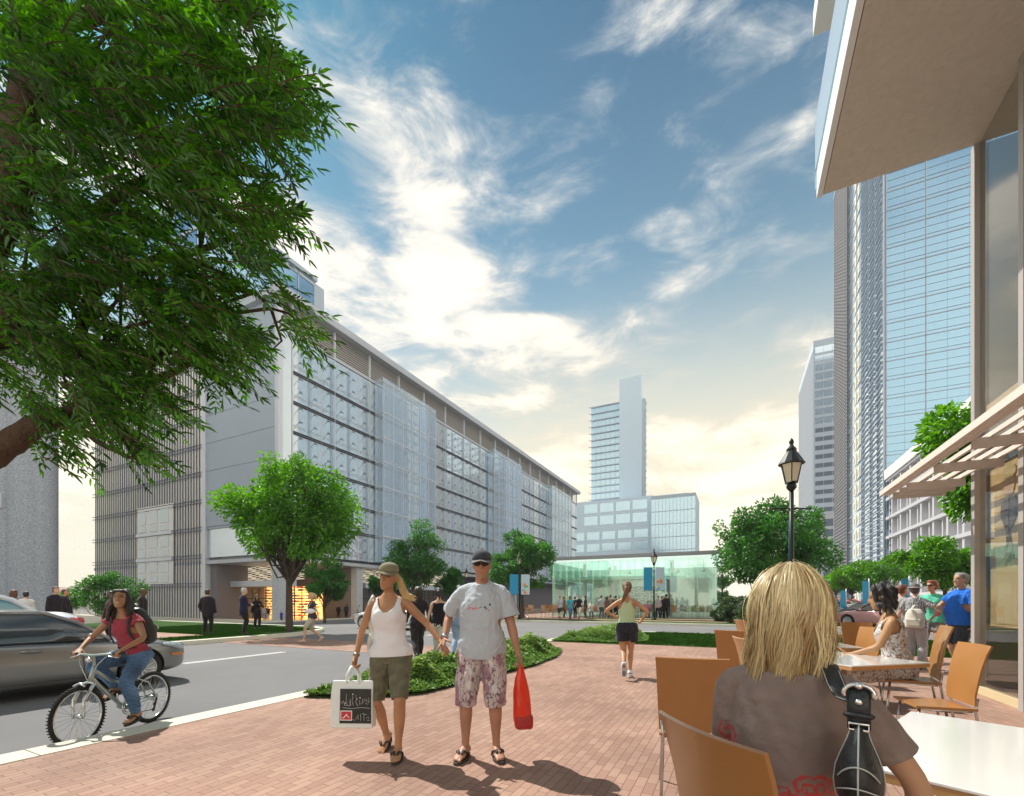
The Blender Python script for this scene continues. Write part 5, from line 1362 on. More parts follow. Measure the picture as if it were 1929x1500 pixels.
    b.tube([(.049*math.sin(u),-.100*abs(math.cos(u*.9))-.001,.105+.055*math.cos(u*1.25)) for u in np.linspace(-1.0,1.0,15)],.0019,6)
    for sx in (-1,1): b.tube([(sx*a[1]*.995,-.02,a[0]) for a in pr],.0015,6)
    b.build('piping',ST,o,smooth=True)
    # strap: from pouch over the shoulder
    base=Vector(W_(t,q+Vector((.035,-.02,-.085)))); Ti=(Matrix.Translation(h.location)@Matrix.Rotation(rz,4,'Z')).inverted(); TT=Matrix.Translation(t.location)@Matrix.Rotation(rz,4,'Z')
    def hl(x,y,z): return Ti@(TT@(f.U(x,y,z)*f.k))
    path=[Vector((0,-.012,.30)),hl(.150,-.135,1.395),hl(.132,-.115,1.425),hl(.116,-.07,1.462),hl(.108,-.01,1.475),hl(.112,.07,1.44),hl(.125,.12,1.35)]
    b=MB(); b.tube(path,[(.022,.006)]*7,10,'flat',side=X); s_=b.build('strap',LE,h,smooth=True)
    b=MB()
    for sx in (-1,1): b.tube([Vector((p_.x+sx*.019,p_.y-.006,p_.z)) for p_ in path[:5]],.0013,5)
    b.build('stitching',ST,s_,smooth=True)
    b=MB(); b.tube([Vector((0,-.02,.235)),Vector((0,-.026,.29)),Vector((0,-.022,.34))],[(.024,.007)]*3,10,'flat',side=X); b.tube([Vector((-.026,-.026,.27)),Vector((0,-.034,.272)),Vector((.026,-.026,.27))],.007,8); s2=b.build('buckle_tab',LE,h,smooth=True)
    b=MB()
    b.tube([Vector((.031*math.cos(u),-.030,.325+.024*math.sin(u))) for u in np.linspace(-.3,3.44,12)],.0055,8); b.build('strap_ring',CH,h,smooth=True); b=MB()
    b.tube([Vector((sx*.020,-.030,.262+dz)) for sx,dz in ((-1,-.012),(1,-.012),(1,-.028),(-1,-.028))],.0040,6,closed=True); b.build('buckle',CH,h,smooth=True)
    for z in (.305,.345): b=MB(); b.ell((0,-.036,z),(.0085,.005,.0085),None,12,6); b.build('rivet',CH,h,smooth=True)
blonde()

def dress_woman():
    p,rz=place(1692,d=4.95,yaw=262)
    t=thing('person','dark-haired seated woman in white floral sundress facing left at a café table','person',p,rz)
    f=Fig(1.90,'f',lean=9,hipz=.60,feet=((-.11,.36,.08),(.11,.30,.08)),hands=((-.10,.40,.70),(.12,.34,.68)),epole=((-.6,-1,0),(.6,-1,0)),kpole=((0,.3,1),(0,.3,1)),head=(20,10,0))
    make_body(f,t,(.42,.235,.12),.009,(.4,.4))
    def pat(fig,c):
        v=wav(c,51,150,9); w=wav(c+v[:,None]*.006,52,210,9); col=np.tile(np.array((.66,.64,.63),np.float32),(len(c),1))
        col=np.where((np.abs(v)<.28)[:,None],np.array((.26,.15,.10)),col); return np.where((w>.95)[:,None],np.array((.22,.25,.30)),col)
    b=MB(); f.torso(b,.82,1.40,.012,.01,24,.03)
    for i in (0,1): f.leg(b,i,0,.62,.022,.02,'flat',16)
    b.tube([f.hip[0].lerp(f.knee[0],.2),f.hip[1].lerp(f.knee[1],.2)],.07); b.tube([f.hip[0].lerp(f.knee[0],.9),f.hip[1].lerp(f.knee[1],.9)],.075)
    me=fuse(b,.008,3); c=coords(me); L=(c-np.array(f.pel))@np.array(f.M); x,y,z=L[:,0],L[:,1],L[:,2]+.93
    kill=((np.abs(x)-.195)/.085)**2+((z-1.40)/.15)**2<1; kill|=((x/.085)**2+((z-1.45)/np.where(y>0,.16,.10))**2<1)
    bm=bmesh.new(); bm.from_mesh(me); bm.verts.ensure_lookup_table(); bmesh.ops.delete(bm,geom=[bm.verts[i] for i in np.nonzero(kill)[0]],context='VERTS'); bm.to_mesh(me); bm.free()
    push(me,.004*wav(coords(me),3,50)); paint(me,pat(f,coords(me)))
    o=finish(f,'sundress',me,cloth('floral_white',(.7,.7,.7),attr=True),t); sm=o.modifiers.new('s','SOLIDIFY'); sm.thickness=.004; sm.offset=1
    b=MB()
    for sx in (-1,1): b.tube([f.U(sx*.085,.085,1.33),f.U(sx*.10,.03,1.425),f.U(sx*.095,-.07,1.40)],.010,8,flat=.5)
    o2=b.build('dress_strap',cloth('strap_white',(.66,.64,.62)),o,smooth=True); set_coords(o2.data,coords(o2.data)*f.k)
    b=MB(); r=random.Random(8)
    b.ell(f.Hd(0,-.030,.060),(.088,.092,.082),f.H,16,10); b.ell(f.Hd(0,-.060,-.01),(.092,.070,.10),f.H,14,10); b.ell(f.Hd(0,-.035,.115),(.06,.055,.045),f.H,12,8)
    for q in range(26):
        a=r.uniform(-2.4,2.4); z=r.uniform(-.10,.09); R_2=.085+.01*r.random(); p0=(R_2*math.sin(a),-R_2*math.cos(a)*1.0-.02,z+.05); p1=(p0[0]*1.12,p0[1]*1.08,z); p2=(p0[0]*1.05+r.uniform(-.02,.02),p0[1]*1.0+r.uniform(-.01,.02),z-r.uniform(.05,.10))
        b.tube([f.Hd(*p0),f.Hd(*p1),f.Hd(*p2)],[.02,.024,.007],8)
    me=fuse(b,.007,2); push(me,.006*wav(coords(me),8,85,8)); finish(f,'hair',me,hair_mat('black',(.016,.015,.017)),t)
    for i in (0,1): finish(f,'sandal',fuse(shoe_mesh(f,i,.006,False),.012,1),mat('brown_sandal',(.10,.06,.03),.6),t)
dress_woman()

# ---------------------------------------------------------------- cyclist and bicycle
def cyclist():
    pf,pr=at(152,4.66,-.13),at(284,5.58,-.13); mid=(pf+pr)/2; hd=(pf-pr); rz=math.atan2(hd.y,hd.x)-math.pi/2; S=.92
    B=thing('bicycle','silver mountain bicycle ridden along the kerb by the woman in the pink top','bicycle',(mid.x,mid.y,-.13),rz); B.scale=(S,S,S)
    AL=mat('silver_frame',(.42,.48,.47),.28,.75,noise=(3,.1)); BK=mat('tyre_rubber',(.02,.02,.02),.85,bump=(90,.4)); CHR=mat('bike_chrome',(.62,.64,.64),.2,.9); SD=mat('saddle_black',(.025,.025,.028),.5)
    RA,FA,BB=Vector((0,-.51,.335)),Vector((0,.53,.335)),Vector((0,-.07,.30)); ST_=Vector((0,-.235,.80)); HT,HB=Vector((0,.335,.86)),Vector((0,.385,.70))
    def wheel(c):
        b=MB(); b.tube([(0,.312*math.cos(a),.312*math.sin(a)) for a in np.linspace(0,6.2832,49)[:-1]],.020,10,closed=True)
        for q in range(60):
            a=q*math.pi/30; b.obox((0,.334*math.cos(a),.334*math.sin(a)),(.040,.010,.012),0,0,Matrix.Rotation(a,3,'X'))
        w=b.build('wheel',BK,B,c,smooth=False)
        b=MB(); b.tube([(0,.284*math.cos(a),.284*math.sin(a)) for a in np.linspace(0,6.2832,41)[:-1]],[(.013,.010)]*40,8,closed=True,side=(1,0,0)); b.build('rim',CHR,w,smooth=True)
        b=MB()
        for q in range(28):
            a=q*2*math.pi/28; sx=.03 if q%2 else -.03; a2=a+(.55 if q%4<2 else -.55); b.tube([(sx,.02*math.cos(a2),.02*math.sin(a2)),(0,.28*math.cos(a),.28*math.sin(a))],.0021,4)
        b.build('spokes',CHR,w)
        b=MB(); b.tube([(-.05,0,0),(.05,0,0)],.022,10,'flat'); b.build('hub',CHR,w,smooth=True)
    wheel(RA); wheel(FA)
    b=MB(); b.tube([HT+Vector((0,-.01,.01)),HB+Vector((0,.01,-.01))],.024,12,'flat'); b.tube([HB+Vector((0,-.02,.03)),Vector((0,.14,.50)),BB],[.021,.020,.019],12,flat=1.2); b.tube([HT+Vector((0,-.02,-.05)),Vector((0,.10,.66)),BB+(ST_-BB)*.55],.019,12); b.tube([BB,BB+(ST_-BB)*.82],.018,12); b.tube([BB-Vector((.04,0,0)),BB+Vector((.04,0,0))],.026,12,'flat')
    for sx in (-1,1): b.tube([BB+Vector((sx*.02,0,0)),RA+Vector((sx*.065,.0,0))],.010,8); b.tube([BB+(ST_-BB)*.72,RA+Vector((sx*.055,.12,.22)),RA+Vector((sx*.065,0,0))],.010,8)
    b.build('frame',AL,B,smooth=True)
    b=MB()
    for sx in (-1,1): b.tube([HB+Vector((sx*.058,.02,-.03)),FA+Vector((sx*.058,-.005,.18))],.018,10); b.tube([FA+Vector((sx*.058,-.005,.18)),FA+Vector((sx*.058,0,0))],.014,10)
    b.tube([HB+Vector((-.065,.02,-.02)),HB+Vector((0,.015,.0)),HB+Vector((.065,.02,-.02))],.018,10); b.tube([FA+Vector((-.058,-.01,.34)),FA+Vector((0,-.015,.37)),FA+Vector((.058,-.01,.34))],.013,8)
    b.build('fork',CHR,B,smooth=True)
    b=MB(); b.tube([HT,HT+Vector((0,.0,.09)),Vector((0,.36,1.0))],.016,10); b.tube([(-.31,.27,1.02),(-.14,.335,1.01),(0,.365,1.0),(.14,.335,1.01),(.31,.27,1.02)],.013,10); hb=b.build('handlebar',AL,B,smooth=True)
    for sx in (-1,1):
        b=MB(); b.tube([(sx*.20,.318,1.013),(sx*.315,.268,1.02)],.017,10,'flat'); b.build('grip',SD,hb,smooth=True)
        b=MB(); b.tube([(sx*.17,.34,1.0),(sx*.20,.37,.985),(sx*.28,.335,.97)],.006,6); b.tube([(sx*.16,.34,1.0),(sx*.10,.40,.90),(0,.42,.72)],.0035,6); b.build('brake_lever',CHR,hb,smooth=True)
    b=MB(); b.ell((0,.40,.95),(.035,.03,.03),None,12,8); b.build('front_light',CHR,hb,smooth=True)
    b=MB(); b.loft([(Vector((0,y,.855+dz)),Vector((1,0,0)),Vector((0,0,1)),a,e) for y,a,e,dz in ((-.36,.03,.02,.01),(-.33,.085,.035,.008),(-.27,.09,.035,.0),(-.20,.05,.03,.0),(-.12,.028,.024,.002),(-.07,.014,.014,0))],12); sd=b.build('saddle',SD,B,smooth=True)
    b=MB(); b.tube([ST_-(ST_-BB)*.2,Vector((0,-.245,.85))],.014,10); b.build('seat_post',CHR,B,smooth=True)
    b=MB(); sx=-1
    b.tube([BB+Vector((sx*.055,.085*math.cos(a),.085*math.sin(a))) for a in np.linspace(0,6.283,25)[:-1]],.007,6,closed=True); b.tube([BB+Vector((sx*.055,.06*math.cos(a),.06*math.sin(a))) for a in np.linspace(0,6.283,19)[:-1]],.007,6,closed=True)
    b.tube([BB+Vector((-.075,0,0)),BB+Vector((-.09,.01,-.165))],.012,8); b.tube([BB+Vector((.075,0,0)),BB+Vector((.09,-.01,.165))],.012,8)
    cr=b.build('crank',CHR,B,smooth=True)
    for c in (BB+Vector((-.14,.01,-.170)),BB+Vector((.14,-.01,.165))):
        b=MB(); b.obox(c,(.09,.075,.022)); b.build('pedal',SD,B,bevel=.004)
    b=MB(); up=[BB+Vector((-.055,.0,.085)),RA+Vector((-.05,0,.05))]; dn=[BB+Vector((-.055,0,-.085)),RA+Vector((-.05,.05,-.16))]
    b.tube(up,.005,6); b.tube(dn,.005,6); b.build('chain',mat('chain_dark',(.08,.075,.07),.4,.8),B)
    b=MB()
    for r_ in (.05,.042,.034): b.tube([RA+Vector((-.05+(.05-r_)*.5,r_*math.cos(a),r_*math.sin(a))) for a in np.linspace(0,6.283,17)[:-1]],.004,5,closed=True)
    b.build('cassette',CHR,B)
    b=MB(); b.tube([RA+Vector((-.07,0,-.02)),RA+Vector((-.075,.03,-.08)),RA+Vector((-.07,.05,-.16))],.012,8); b.ell(RA+Vector((-.065,.03,-.09)),(.012,.024,.024),None,10,6); b.ell(RA+Vector((-.065,.05,-.16)),(.012,.024,.024),None,10,6); b.build('derailleur',SD,B,smooth=True)
    # rider
    t=thing('person','smiling woman with long dark hair riding a bicycle in pink top and jeans','person',(mid.x,mid.y,-.13),rz)
    k=1.66/1.75; q=1/k*S
    f=Fig(1.66,'f',lean=20,hipz=.955*q,hipxy=(0,-.235*q),feet=((-.13*q,-.10*q,.235*q),(.13*q,-.12*q,.56*q)),fpitch=(-8,-20),hands=((-.25*q,.24*q,1.055*q),(.25*q,.24*q,1.055*q)),epole=((-.9,-.5,-.4),(.9,-.5,-.4)),kpole=((-.15,1,.3),(.15,1,.3)),head=(-24,-12,4))
    make_body(f,t,(.40,.22,.125),.0062,(1.0,1.0),((0,0,-1),(0,0,-1)),toes=True,thigh=.88)
    garment(f,'pink_top',top_mesh(f,.93,.010,.0,.13,.010,1.415,.012),cloth('pink_cloth',(.36,.055,.085)),t,.0065,.005,55,6,2,None,(.5,.5,1.5))
    def denim(fig,c): return np.array((.085,.165,.30))*(1+.22*wav(c,8,20,6))[:,None]*(1+.15*wav(c,9,160,7))[:,None]
    b=bottom_mesh(f,.965,.985,.012,.014); garment(f,'jeans',b,cloth('blue_denim',(.1,.2,.35),attr=True),t,.0068,.006,50,9,2,denim)
    me=hair_cap(f,.20,.014,seed=6,voxel=.008,fold=.008); o=finish(f,'hair',me,hair_mat('dark_brown',(.022,.015,.012)),t)
    b=MB()
    for q2,(a,c_) in enumerate((((.06,.0,-.05),(.10,.05,-.20)),((.075,-.03,-.05),(.12,.0,-.24)),((-.06,.0,-.06),(-.08,.06,-.22)),((-.07,-.04,-.06),(-.10,.02,-.27)),((.05,-.06,-.08),(.09,-.04,-.28)),((-.04,-.06,-.08),(-.07,-.05,-.30)))):
        m_=[(a[i]+c_[i])/2+(.018 if i==0 and a[0]>0 else -.018 if i==0 else 0) for i in range(3)]; b.tube([f.Hd(a[0]*.9,a[1],.03),f.Hd(*a),f.Hd(*m_),f.Hd(*c_)],[.028,.032,.026,.010],9)
    me=fuse(b,.007,2); push(me,.006*wav(coords(me),3,60,8)); finish(f,'hair_lock',me,hair_mat('dark_brown',(.022,.015,.012)),o)
    for i in (0,1): flipflop(f,i,t,mat('sandal_sole_dark'),mat('sandal_strap_brown'))
    b=MB(); b.ell(f.Hd(0,.093,-.060),(.020,.006,.0045),f.H,10,5); b.build('teeth',mat('teeth',(.75,.72,.66),.4),t,smooth=True); bpy.data.objects  # smile
    o=[c for c in t.children if c.name.startswith('teeth')][-1]; set_coords(o.data,coords(o.data)*f.k)
    # backpack
    c=f.U(0,-.195,1.24)*f.k; bp=thing('backpack','black backpack with grey patch worn by the cyclist','backpack',W_(t,c),rz)
    b=MB(); X=Vector((1,0,0)); Mx=f.M
    b.loft([(Mx@Vector((0,dy,z)),Mx@X,Mx@Vector((0,1,0)),a,e) for z,a,e,dy in ((-.24,.10,.06,.02),(-.22,.14,.09,.01),(-.1,.155,.11,0),(.05,.15,.105,.01),(.16,.125,.085,.02),(.22,.08,.05,.03),(.235,.03,.02,.03))],20)
    b.ell(Mx@Vector((0,-.10,-.10)),(.11,.05,.10),Mx,14,8)
    me=fuse(b,.009,2); push(me,.005*wav(coords(me),2,30)); put('pack',me,mat('black_nylon',(.018,.022,.025),.45,bump=(50,.3)),bp,smooth=True)
    b=MB(); b.ell(Mx@Vector((-.07,-.145,-.10)),(.03,.012,.035),Mx,10,6); b.build('patch',mat('patch_grey',(.55,.58,.45),.5),bp,smooth=True)
    b=MB(); b.ell(Mx@Vector((.02,-.02,.235)),(.05,.03,.02),Mx,10,6); b.build('lining',mat('patch_white',(.7,.7,.7),.6),bp,smooth=True)
    Ti=Matrix.Rotation(-rz,3,'Z'); 
    b=MB()
    for sx in (-1,1):
        b.tube([f.U(sx*.09,-.12,1.40)*f.k-c,f.U(sx*.10,-.03,1.465)*f.k-c,f.U(sx*.105,.085,1.38)*f.k-c,f.U(sx*.12,.122,1.24)*f.k-c,f.U(sx*.145,.07,1.10)*f.k-c,f.U(sx*.13,-.08,1.05)*f.k-c],.016,8,flat=.4)
    b.tube([f.U(-.125,.0,1.06)*f.k-c,f.U(-.09,.095,1.05)*f.k-c,f.U(.0,.118,1.045)*f.k-c,f.U(.09,.095,1.05)*f.k-c,f.U(.125,.0,1.06)*f.k-c],.012,8,flat=.5)
    b.build('strap',mat('black_nylon'),bp,smooth=True)
cyclist()

# ---------------------------------------------------------------- the group by the shop corner
def corner_group():
    t,f=simple_person('grey-haired man in bright blue tee and dark shorts holding a pink can',1812,8.3,1.88,0,233,'m','light',('tee',(.02,.15,.62)),('shorts',(.045,.055,.07)),('short',(.22,.22,.22)),(.1,.1,.1),fat=.10,extra=dict(hands=((-.27,.02,.82),(.10,.30,1.10)),epole=((-.5,-1,0),(1.2,-.6,0)),feet=((-.12,.05,.08),(.12,-.03,.08)),head=(-8,0,0)),voxel=.010)
    p=W_(t,(f.wri[1]+(f.wri[1]-f.elb[1]).normalized()*.09)*f.k); c=thing('drink_can','pink drink can in the hand of the man in blue','can',(p.x,p.y,p.z-.02),0)
    b=MB(); b.lathe([(.026,-.06),(.033,-.052),(.033,.05),(.026,.06)],16); b.build('can_body',mat('pink_can',(.65,.12,.20),.3,.4),c,smooth=True); b=MB(); b.lathe([(.024,.0605),(.024,.064)],16); b.build('lid',mat('can_lid',(.7,.7,.7),.3,.9),c)
    p=W_(t,(f.wri[0]+(f.wri[0]-f.elb[0]).normalized()*.08)*f.k); c=thing('drink_bottle','dark bottle hanging in the hand of the man in blue','bottle',(p.x,p.y,p.z-.2),0)
    b=MB(); b.lathe([(.034,0),(.036,.02),(.036,.14),(.014,.19),(.013,.235)],14); b.build('bottle_glass',mat('dark_bottle',(.03,.035,.03),.2),c,smooth=True); b=MB(); b.lathe([(.0365,.05),(.0365,.12)],14); b.build('label',mat('bottle_label',(.35,.38,.36),.6),c)
    b=MB(); b.ell(f.U(.075,.142,1.31)*f.k,(.022,.004,.013),None,10,5); 
    simple_person('woman in mint-green top, grey shorts and sunglasses beside the man in blue',1757,9.7,1.80,0,195,'f','red',('blouse',(.12,.55,.38)),('brief',(.22,.21,.20)),('bun',(.22,.06,.02)),(.35,.2,.15),'akimbo',glasses=True,voxel=.011,extra=dict(head=(22,0,0),hands=((-.26,.05,.84),(.21,.04,.99)),epole=((-.5,-1,0),(1,-.4,0))))
    vz=mat('zebra_cloth',(.5,.5,.5),.8)
    nt=vz.node_tree; n=nt.nodes.new('ShaderNodeTexWave'); n.inputs['Scale'].default_value=14; n.inputs['Distortion'].default_value=9; n.inputs['Detail'].default_value=3; cr=nt.nodes.new('ShaderNodeValToRGB'); cr.color_ramp.elements[0].position=.42; cr.color_ramp.elements[0].color=(.06,.06,.07,1); cr.color_ramp.elements[1].position=.55; cr.color_ramp.elements[1].color=(.55,.56,.58,1)
    tc=nt.nodes.new('ShaderNodeTexCoord'); nt.links.new(tc.outputs['Object'],n.inputs['Vector']); nt.links.new(n.outputs['Fac'],cr.inputs[0]); nt.links.new(cr.outputs[0],nt.nodes['Principled BSDF'].inputs['Base Color'])
    t,f=simple_person('woman seen from behind in striped blouse and white sun visor',1724,9.0,1.70,0,12,'f','light',('tee',(.3,.3,.3)),('trousers',(.42,.40,.42)),('short',(.07,.055,.05)),(.2,.15,.1),voxel=.011,mats={'top':vz},extra=dict(hands=((-.26,.1,.9),(.24,.12,1.05)),epole=((-.5,-1,0),(1,-.5,0))))
    b=MB(); b.tube([f.Hd(.094*math.cos(a),-.006+.116*math.sin(a),.045) for a in np.linspace(0,6.283,25)[:-1]],[(.006,.016)]*24,6,closed=True,side=(0,0,1)); b.add([f.Hd(.094*math.cos(a)*s_,-.006+.116*math.sin(a)*s_+(s_-1)*.15,.04-(s_-1)*.05) for s_ in (1,1.3) for a in np.linspace(.4,2.74,10)],[(i,i+1,i+11,i+10) for i in range(9)]); o=b.build('sun_visor',cloth('visor_white',(.75,.75,.72)),t,smooth=True); set_coords(o.data,coords(o.data)*f.k)
    c=f.U(.03,-.19,1.06)*f.k; bp=thing('backpack','cream canvas backpack on the woman in the striped blouse','backpack',W_(t,c),t.rotation_euler.z)
    b=MB(); b.loft([(Vector((0,dy,z)),Vector((1,0,0)),Vector((0,1,0)),a,e) for z,a,e,dy in ((-.2,.12,.06,0),(-.18,.15,.08,0),(-.05,.155,.085,0),(.1,.14,.07,.01),(.17,.10,.04,.02),(.18,.05,.02,.02))],18); me=fuse(b,.012,2); push(me,.005*wav(coords(me),2,25)); put('pack',me,mat('cream_canvas',(.62,.60,.52),.8,bump=(80,.2)),bp,smooth=True)
    b=MB(); b.box(-.11,.11,-.105,-.075,-.16,-.02); b.build('pocket',mat('cream_canvas'),bp,bevel=.015)
    b=MB(); b.tube([Vector((-.06,0,.15)),f.U(.06,-.06,1.40)*f.k-c,f.U(.10,.04,1.44)*f.k-c],.018,8,flat=.35); b.build('strap',mat('cream_canvas'),bp,smooth=True)
    simple_person('auburn-haired person half hidden behind the seated woman in the sundress',1699,10.2,1.72,0,60,'f','red',('tee',(.35,.33,.33)),('trousers',(.1,.1,.12)),('short',(.16,.04,.02)),voxel=.014)
corner_group()

# ---------------------------------------------------------------- people across the street
def others():
    BLK=(.012,.012,.016); NAVY=(.012,.012,.035)
    simple_person('man in a dark suit walking away on the island beside the fin screen',391,17.9,1.80,0,20,'m','tan',('jacket',(.020,.014,.022)),('trousers',(.016,.012,.018)),('short',(.06,.03,.015)),(.015,.01,.01),'pocket')
    simple_person('bald man in a long navy coat standing on the island near the shop',459,17.9,1.86,0,80,'m','light',('jacket',(.012,.012,.045)),('trousers',BLK),('short',(.45,.45,.45)),(.012,.01,.01),'folded')
    simple_person('figure in black half hidden behind the man in the navy coat',484,21.5,1.62,0,170,'f','tan',('jacket',(.02,.016,.016)),('trousers',BLK),('long',(.03,.02,.015)),pose='phone')
    simple_person('bearded man in dark suit and grey tie on the island behind the cars',105,16.6,1.86,0,150,'m','light',('jacket',(.015,.015,.02)),('trousers',BLK),('short',(.12,.05,.02)))
    simple_person('second suited man standing at the shoulder of the bearded man',122,17.6,1.80,0,120,'m','tan',('jacket',(.02,.016,.02)),('trousers',BLK),('short',(.08,.04,.02)))
    simple_person('auburn-haired woman whose head shows above the pale car',26,16.5,1.74,0,30,'f','light',('shirt',(.25,.2,.2)),('trousers',BLK),('long',(.10,.035,.02)))
    simple_person('black-haired person in white shirt whose head shows above the pale car',49,16.5,1.68,0,20,'m','light',('shirt',(.6,.6,.6)),('trousers',BLK),('short',(.012,.012,.014)))
    simple_person('dark-haired woman hidden behind the face of the cyclist',211,14.6,1.66,0,230,'f','dark',('jacket',(.08,.02,.02)),('trousers',BLK),('long',(.02,.012,.012)))
    simple_person('bald man in a black jacket standing behind the cyclist',268,15.8,1.78,0,100,'m','dark',('jacket',(.022,.016,.02)),('trousers',BLK),('bald',BLK))
    t,f=simple_person('blonde woman in dark top and khaki shorts crossing the street',588,15.8,1.78,-.125,265,'f','light',('blouse',(.05,.045,.05)),('shorts',(.42,.41,.32)),('tail',(.50,.36,.16)),(.55,.38,.28),'walk')
    c=f.U(-.20,.08,1.12)*f.k; g=thing('shoulder_bag','white shoulder bag under the arm of the woman crossing the street','bag',W_(t,c),t.rotation_euler.z)
    b=MB(); b.ell((0,0,0),(.05,.17,.09),None,14,8); b.build('pouch',mat('white_leather',(.7,.72,.74),.5),g,smooth=True); b=MB(); b.tube([Vector((0,-.1,.05)),f.U(-.16,-.06,1.40)*f.k-c,f.U(-.15,.03,1.44)*f.k-c,Vector((0,.1,.05))],.014,8,flat=.4); b.build('strap',mat('white_leather'),g,smooth=True)
    simple_person('long-haired woman in a black outfit walking away behind the couple',788,11.2,1.86,-.125,350,'f','dark',('shirt',(.03,.022,.025)),('trousers',(.035,.03,.03)),('long',(.03,.014,.014)),pose='walk2',voxel=.014)
    simple_person('woman with a black ponytail in black top and white trousers walking away',827,11.0,1.82,-.125,6,'f','light',('tank',(.014,.016,.02)),('trousers',(.52,.52,.46)),('tail',(.015,.012,.012)),pose='walk',voxel=.014)
    simple_person('man in a pale blue shirt walking away behind the man in the cap',866,11.4,1.90,-.125,15,'m','dark',('shirt',(.28,.40,.62)),('trousers',(.30,.42,.60)),('short',(.018,.016,.02)),pose='walk2',voxel=.014)
    # in front of the pavilion
    C=[(1055,33,'woman with pack in grey top and dark green shorts walking from the pavilion',1.72,185,'f','light',('tee',(.45,.43,.46)),('shorts',(.03,.05,.035)),('short',(.3,.17,.06)),'walk'),
       (1074,32.6,'woman in turquoise top and jeans walking from the pavilion',1.70,170,'f','tan',('tee',(.05,.35,.45)),('trousers',(.10,.17,.32)),('long',(.03,.02,.02)),'walk2'),
       (1091,32.6,'woman in black top and cream trousers near the pavilion steps',1.76,200,'f','light',('tee',(.02,.02,.022)),('capri',(.62,.58,.46)),('short',(.35,.2,.07)),'walk'),
       (1083,34.8,'man in black behind the women by the pavilion tables',1.64,30,'m','tan',('shirt',(.03,.025,.04)),('trousers',(.03,.03,.04)),('short',(.02,.015,.015)),'stand'),
       (1103,34.8,'dark-haired woman in black waiting by the pavilion glass',1.70,250,'f','light',('shirt',(.03,.025,.025)),('trousers',(.06,.05,.05)),('long',(.05,.02,.015)),'stand'),
       (1062,35,'person in dark clothes just behind the woman with the pack',1.66,90,'m','tan',('shirt',(.12,.10,.10)),('trousers',(.05,.05,.06)),('short',(.05,.03,.02)),'stand'),
       (1133,34.2,'man in grey tee and grey trousers at the pavilion tables',1.74,20,'m','tan',('tee',(.36,.38,.40)),('trousers',(.10,.09,.11)),('short',(.05,.03,.02)),'pocket'),
       (1143,34.4,'woman with long brown hair in a brown dress suit',1.66,10,'f','light',('jacket',(.16,.09,.08)),('trousers',(.18,.11,.09)),('long',(.06,.03,.02)),'stand'),
       (1150,34.6,'man in khaki shirt and black trousers left of the jogger',1.78,340,'m','tan',('shirt',(.30,.25,.16)),('trousers',(.02,.02,.02)),('short',(.03,.02,.02)),'stand'),
       (1160,34.4,'man in black trousers seen just beside the jogger\'s arm',1.72,10,'m','tan',('tee',(.12,.11,.10)),('trousers',(.02,.02,.022)),('short',(.03,.02,.02)),'stand'),
       (1240,33.8,'man in white shirt and dark tie right of the banner lamp',1.70,200,'m','light',('shirt',(.45,.38,.38)),('trousers',(.02,.02,.025)),('short',(.06,.03,.02)),'pocket'),
       (1247,34.2,'woman in a dark suit between two men by the banner lamp',1.66,150,'f','light',('jacket',(.05,.035,.035)),('trousers',(.03,.025,.03)),('short',(.05,.03,.02)),'stand'),
       (1255,33.6,'man dressed all in black right of the banner lamp',1.82,330,'m','tan',('shirt',(.014,.013,.015)),('trousers',(.013,.012,.014)),('short',(.02,.015,.012)),'akimbo')]
    for px,d,lab,h,yaw,sex,sk,tp,bt,hr,ps in C: simple_person(lab,px,d,h,-.016,yaw,sex,sk,tp,bt,hr,pose=ps,group='people in front of the pavilion')
    # seated among the pavilion chairs
    for px,d,lab,tp,hr in ((1114,35.2,'red-haired person in white seated at a pavilion table',('tee',(.7,.68,.62)),('short',(.40,.15,.05))),(1220,35.0,'person in pink seated behind the banner lamp',('tee',(.55,.18,.32)),('short',(.06,.04,.03)))):
        simple_person(lab,px,d,1.7,-.016,180,'f','light',tp,('trousers',(.15,.15,.17)),hr,pose='sit',group='people in front of the pavilion')
    # by the lit shops of the office block
    for px,d,lab,h,tp,bt in ((505,53,'visitor in white trousers at the lit shop window',1.7,('tee',(.02,.02,.022)),('trousers',(.4,.4,.42))),(497,54,'visitor in grey beside the lit shop window',1.68,('tee',(.35,.35,.38)),('trousers',(.3,.3,.34))),(486,53,'person in a blue top crouched at the shop corner',1.25,('tee',(.03,.03,.28)),('trousers',(.03,.03,.05))),(530,50,'child in bright blue by the corner column of the shop',1.2,('tee',(.03,.03,.35)),('trousers',(.03,.03,.05))),(637,61.5,'man in black standing before the second lit shop',1.75,('shirt',(.012,.012,.014)),('trousers',(.012,.012,.014))),(652,61,'man in a dark uniform before the second lit shop',1.85,('shirt',(.02,.02,.035)),('trousers',(.015,.015,.02))),(677,60,'person in pale blue by the shop column',1.7,('tee',(.35,.45,.5)),('trousers',(.1,.1,.12)))):
        simple_person(lab,px,d,h,-1.07,(px*37)%360,'m','tan',tp,bt,('short',(.03,.02,.02)),group='people at the lit shops',voxel=.04)
    # on the far pavement of the side street
    for px,d,lab in ((1629,33,'person in dark red on the side-street pavement'),(1641,35,'person in maroon further along the side-street pavement'),(1607,38,'passer-by in brown behind the red car')):
        simple_person(lab,px,d,1.72,0.0,200+px%50,'m','dark',('jacket',(.16,.03,.03)),('trousers',(.04,.03,.04)),('short',(.02,.015,.012)))
others()
